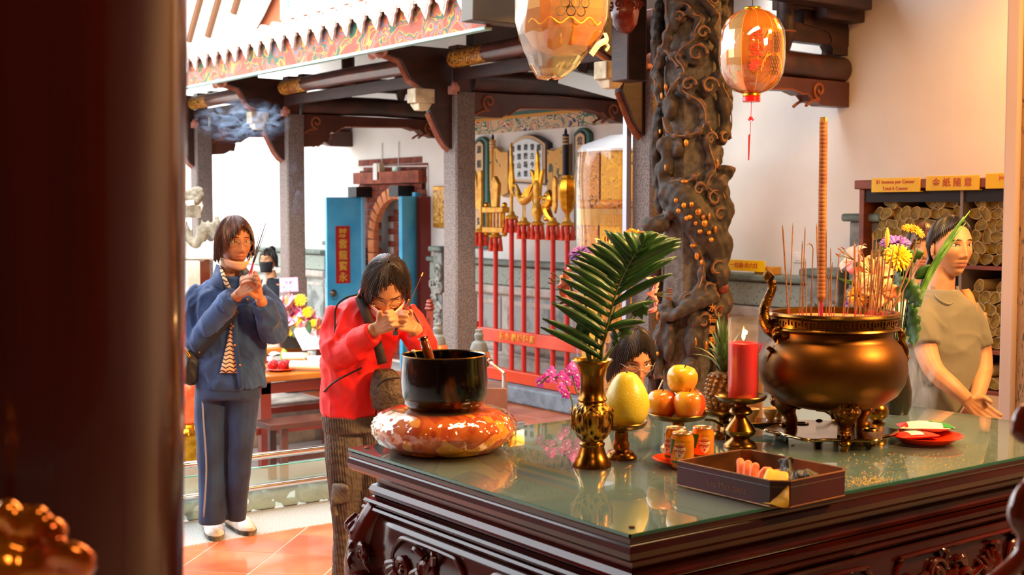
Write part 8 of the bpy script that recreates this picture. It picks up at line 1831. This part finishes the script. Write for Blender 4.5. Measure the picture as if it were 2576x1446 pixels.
# ================================================================== drifting incense smoke (real volumes)
def smoke(name, lab, c, size, dens, scale, thr, rot=VIEW, col=(.55, .72, 1.0), stretch=(1, 1, 1)):
    m = bpy.data.materials.new(name); m.use_nodes = True; N = m.node_tree.nodes; L = m.node_tree.links; N.clear()
    out = N.new('ShaderNodeOutputMaterial'); v = N.new('ShaderNodeVolumePrincipled'); v.inputs['Color'].default_value = (*col, 1); v.inputs['Anisotropy'].default_value = .3
    tc = N.new('ShaderNodeTexCoord'); mp = N.new('ShaderNodeMapping'); mp.inputs['Scale'].default_value = stretch; L.new(tc.outputs['Object'], mp.inputs[0])
    n = N.new('ShaderNodeTexNoise'); n.inputs['Scale'].default_value = scale; n.inputs['Detail'].default_value = 3; n.inputs['Distortion'].default_value = 2.2; L.new(mp.outputs[0], n.inputs['Vector'])
    r = N.new('ShaderNodeMapRange'); r.inputs['From Min'].default_value = thr; r.inputs['From Max'].default_value = thr+.14; L.new(n.outputs['Fac'], r.inputs[0])
    ln_ = N.new('ShaderNodeVectorMath'); ln_.operation = 'LENGTH'; L.new(tc.outputs['Object'], ln_.inputs[0])
    sc = N.new('ShaderNodeVectorMath'); sc.operation = 'DIVIDE'; sc.inputs[1].default_value = size; L.new(tc.outputs['Object'], sc.inputs[0]); L.new(sc.outputs[0], ln_.inputs[0])
    f = N.new('ShaderNodeMapRange'); f.inputs['From Min'].default_value = 1.0; f.inputs['From Max'].default_value = .35; L.new(ln_.outputs['Value'], f.inputs[0])
    mu = N.new('ShaderNodeMath'); mu.operation = 'MULTIPLY'; L.new(r.outputs[0], mu.inputs[0]); L.new(f.outputs[0], mu.inputs[1]); m2 = N.new('ShaderNodeMath'); m2.operation = 'MULTIPLY'; m2.inputs[1].default_value = dens; L.new(mu.outputs[0], m2.inputs[0]); L.new(m2.outputs[0], v.inputs['Density']); L.new(v.outputs[0], out.inputs['Volume'])
    o = MB().ell((0, 0, 0), size, 20, 12).build(name, m); o.location = c; o.rotation_euler = (0, 0, rot); return stuff(tag(o, lab, 'smoke'))
smoke('incense_smoke', 'blue wisps of incense smoke under the left eave', atd(610, 305, 9.0), (.36, .16, .17), 9.0, 7.0, .50, stretch=(1, 1, 1.6))
smoke('incense_smoke', 'thin blue smoke wisp beside the pillar behind the denim woman', atd(742, 470, 9.3), (.09, .08, .34), 3.0, 9.0, .52, stretch=(1.3, 1.3, .6))
smoke('incense_smoke', 'white smoke rising beside the woman in the beige shirt', atd(2318, 960, 4.75), (.07, .06, .20), 16.0, 11.0, .46, col=(.95, .95, 1.0), stretch=(1.4, 1.4, .5))
bpy.data.scenes.remove(TMP)
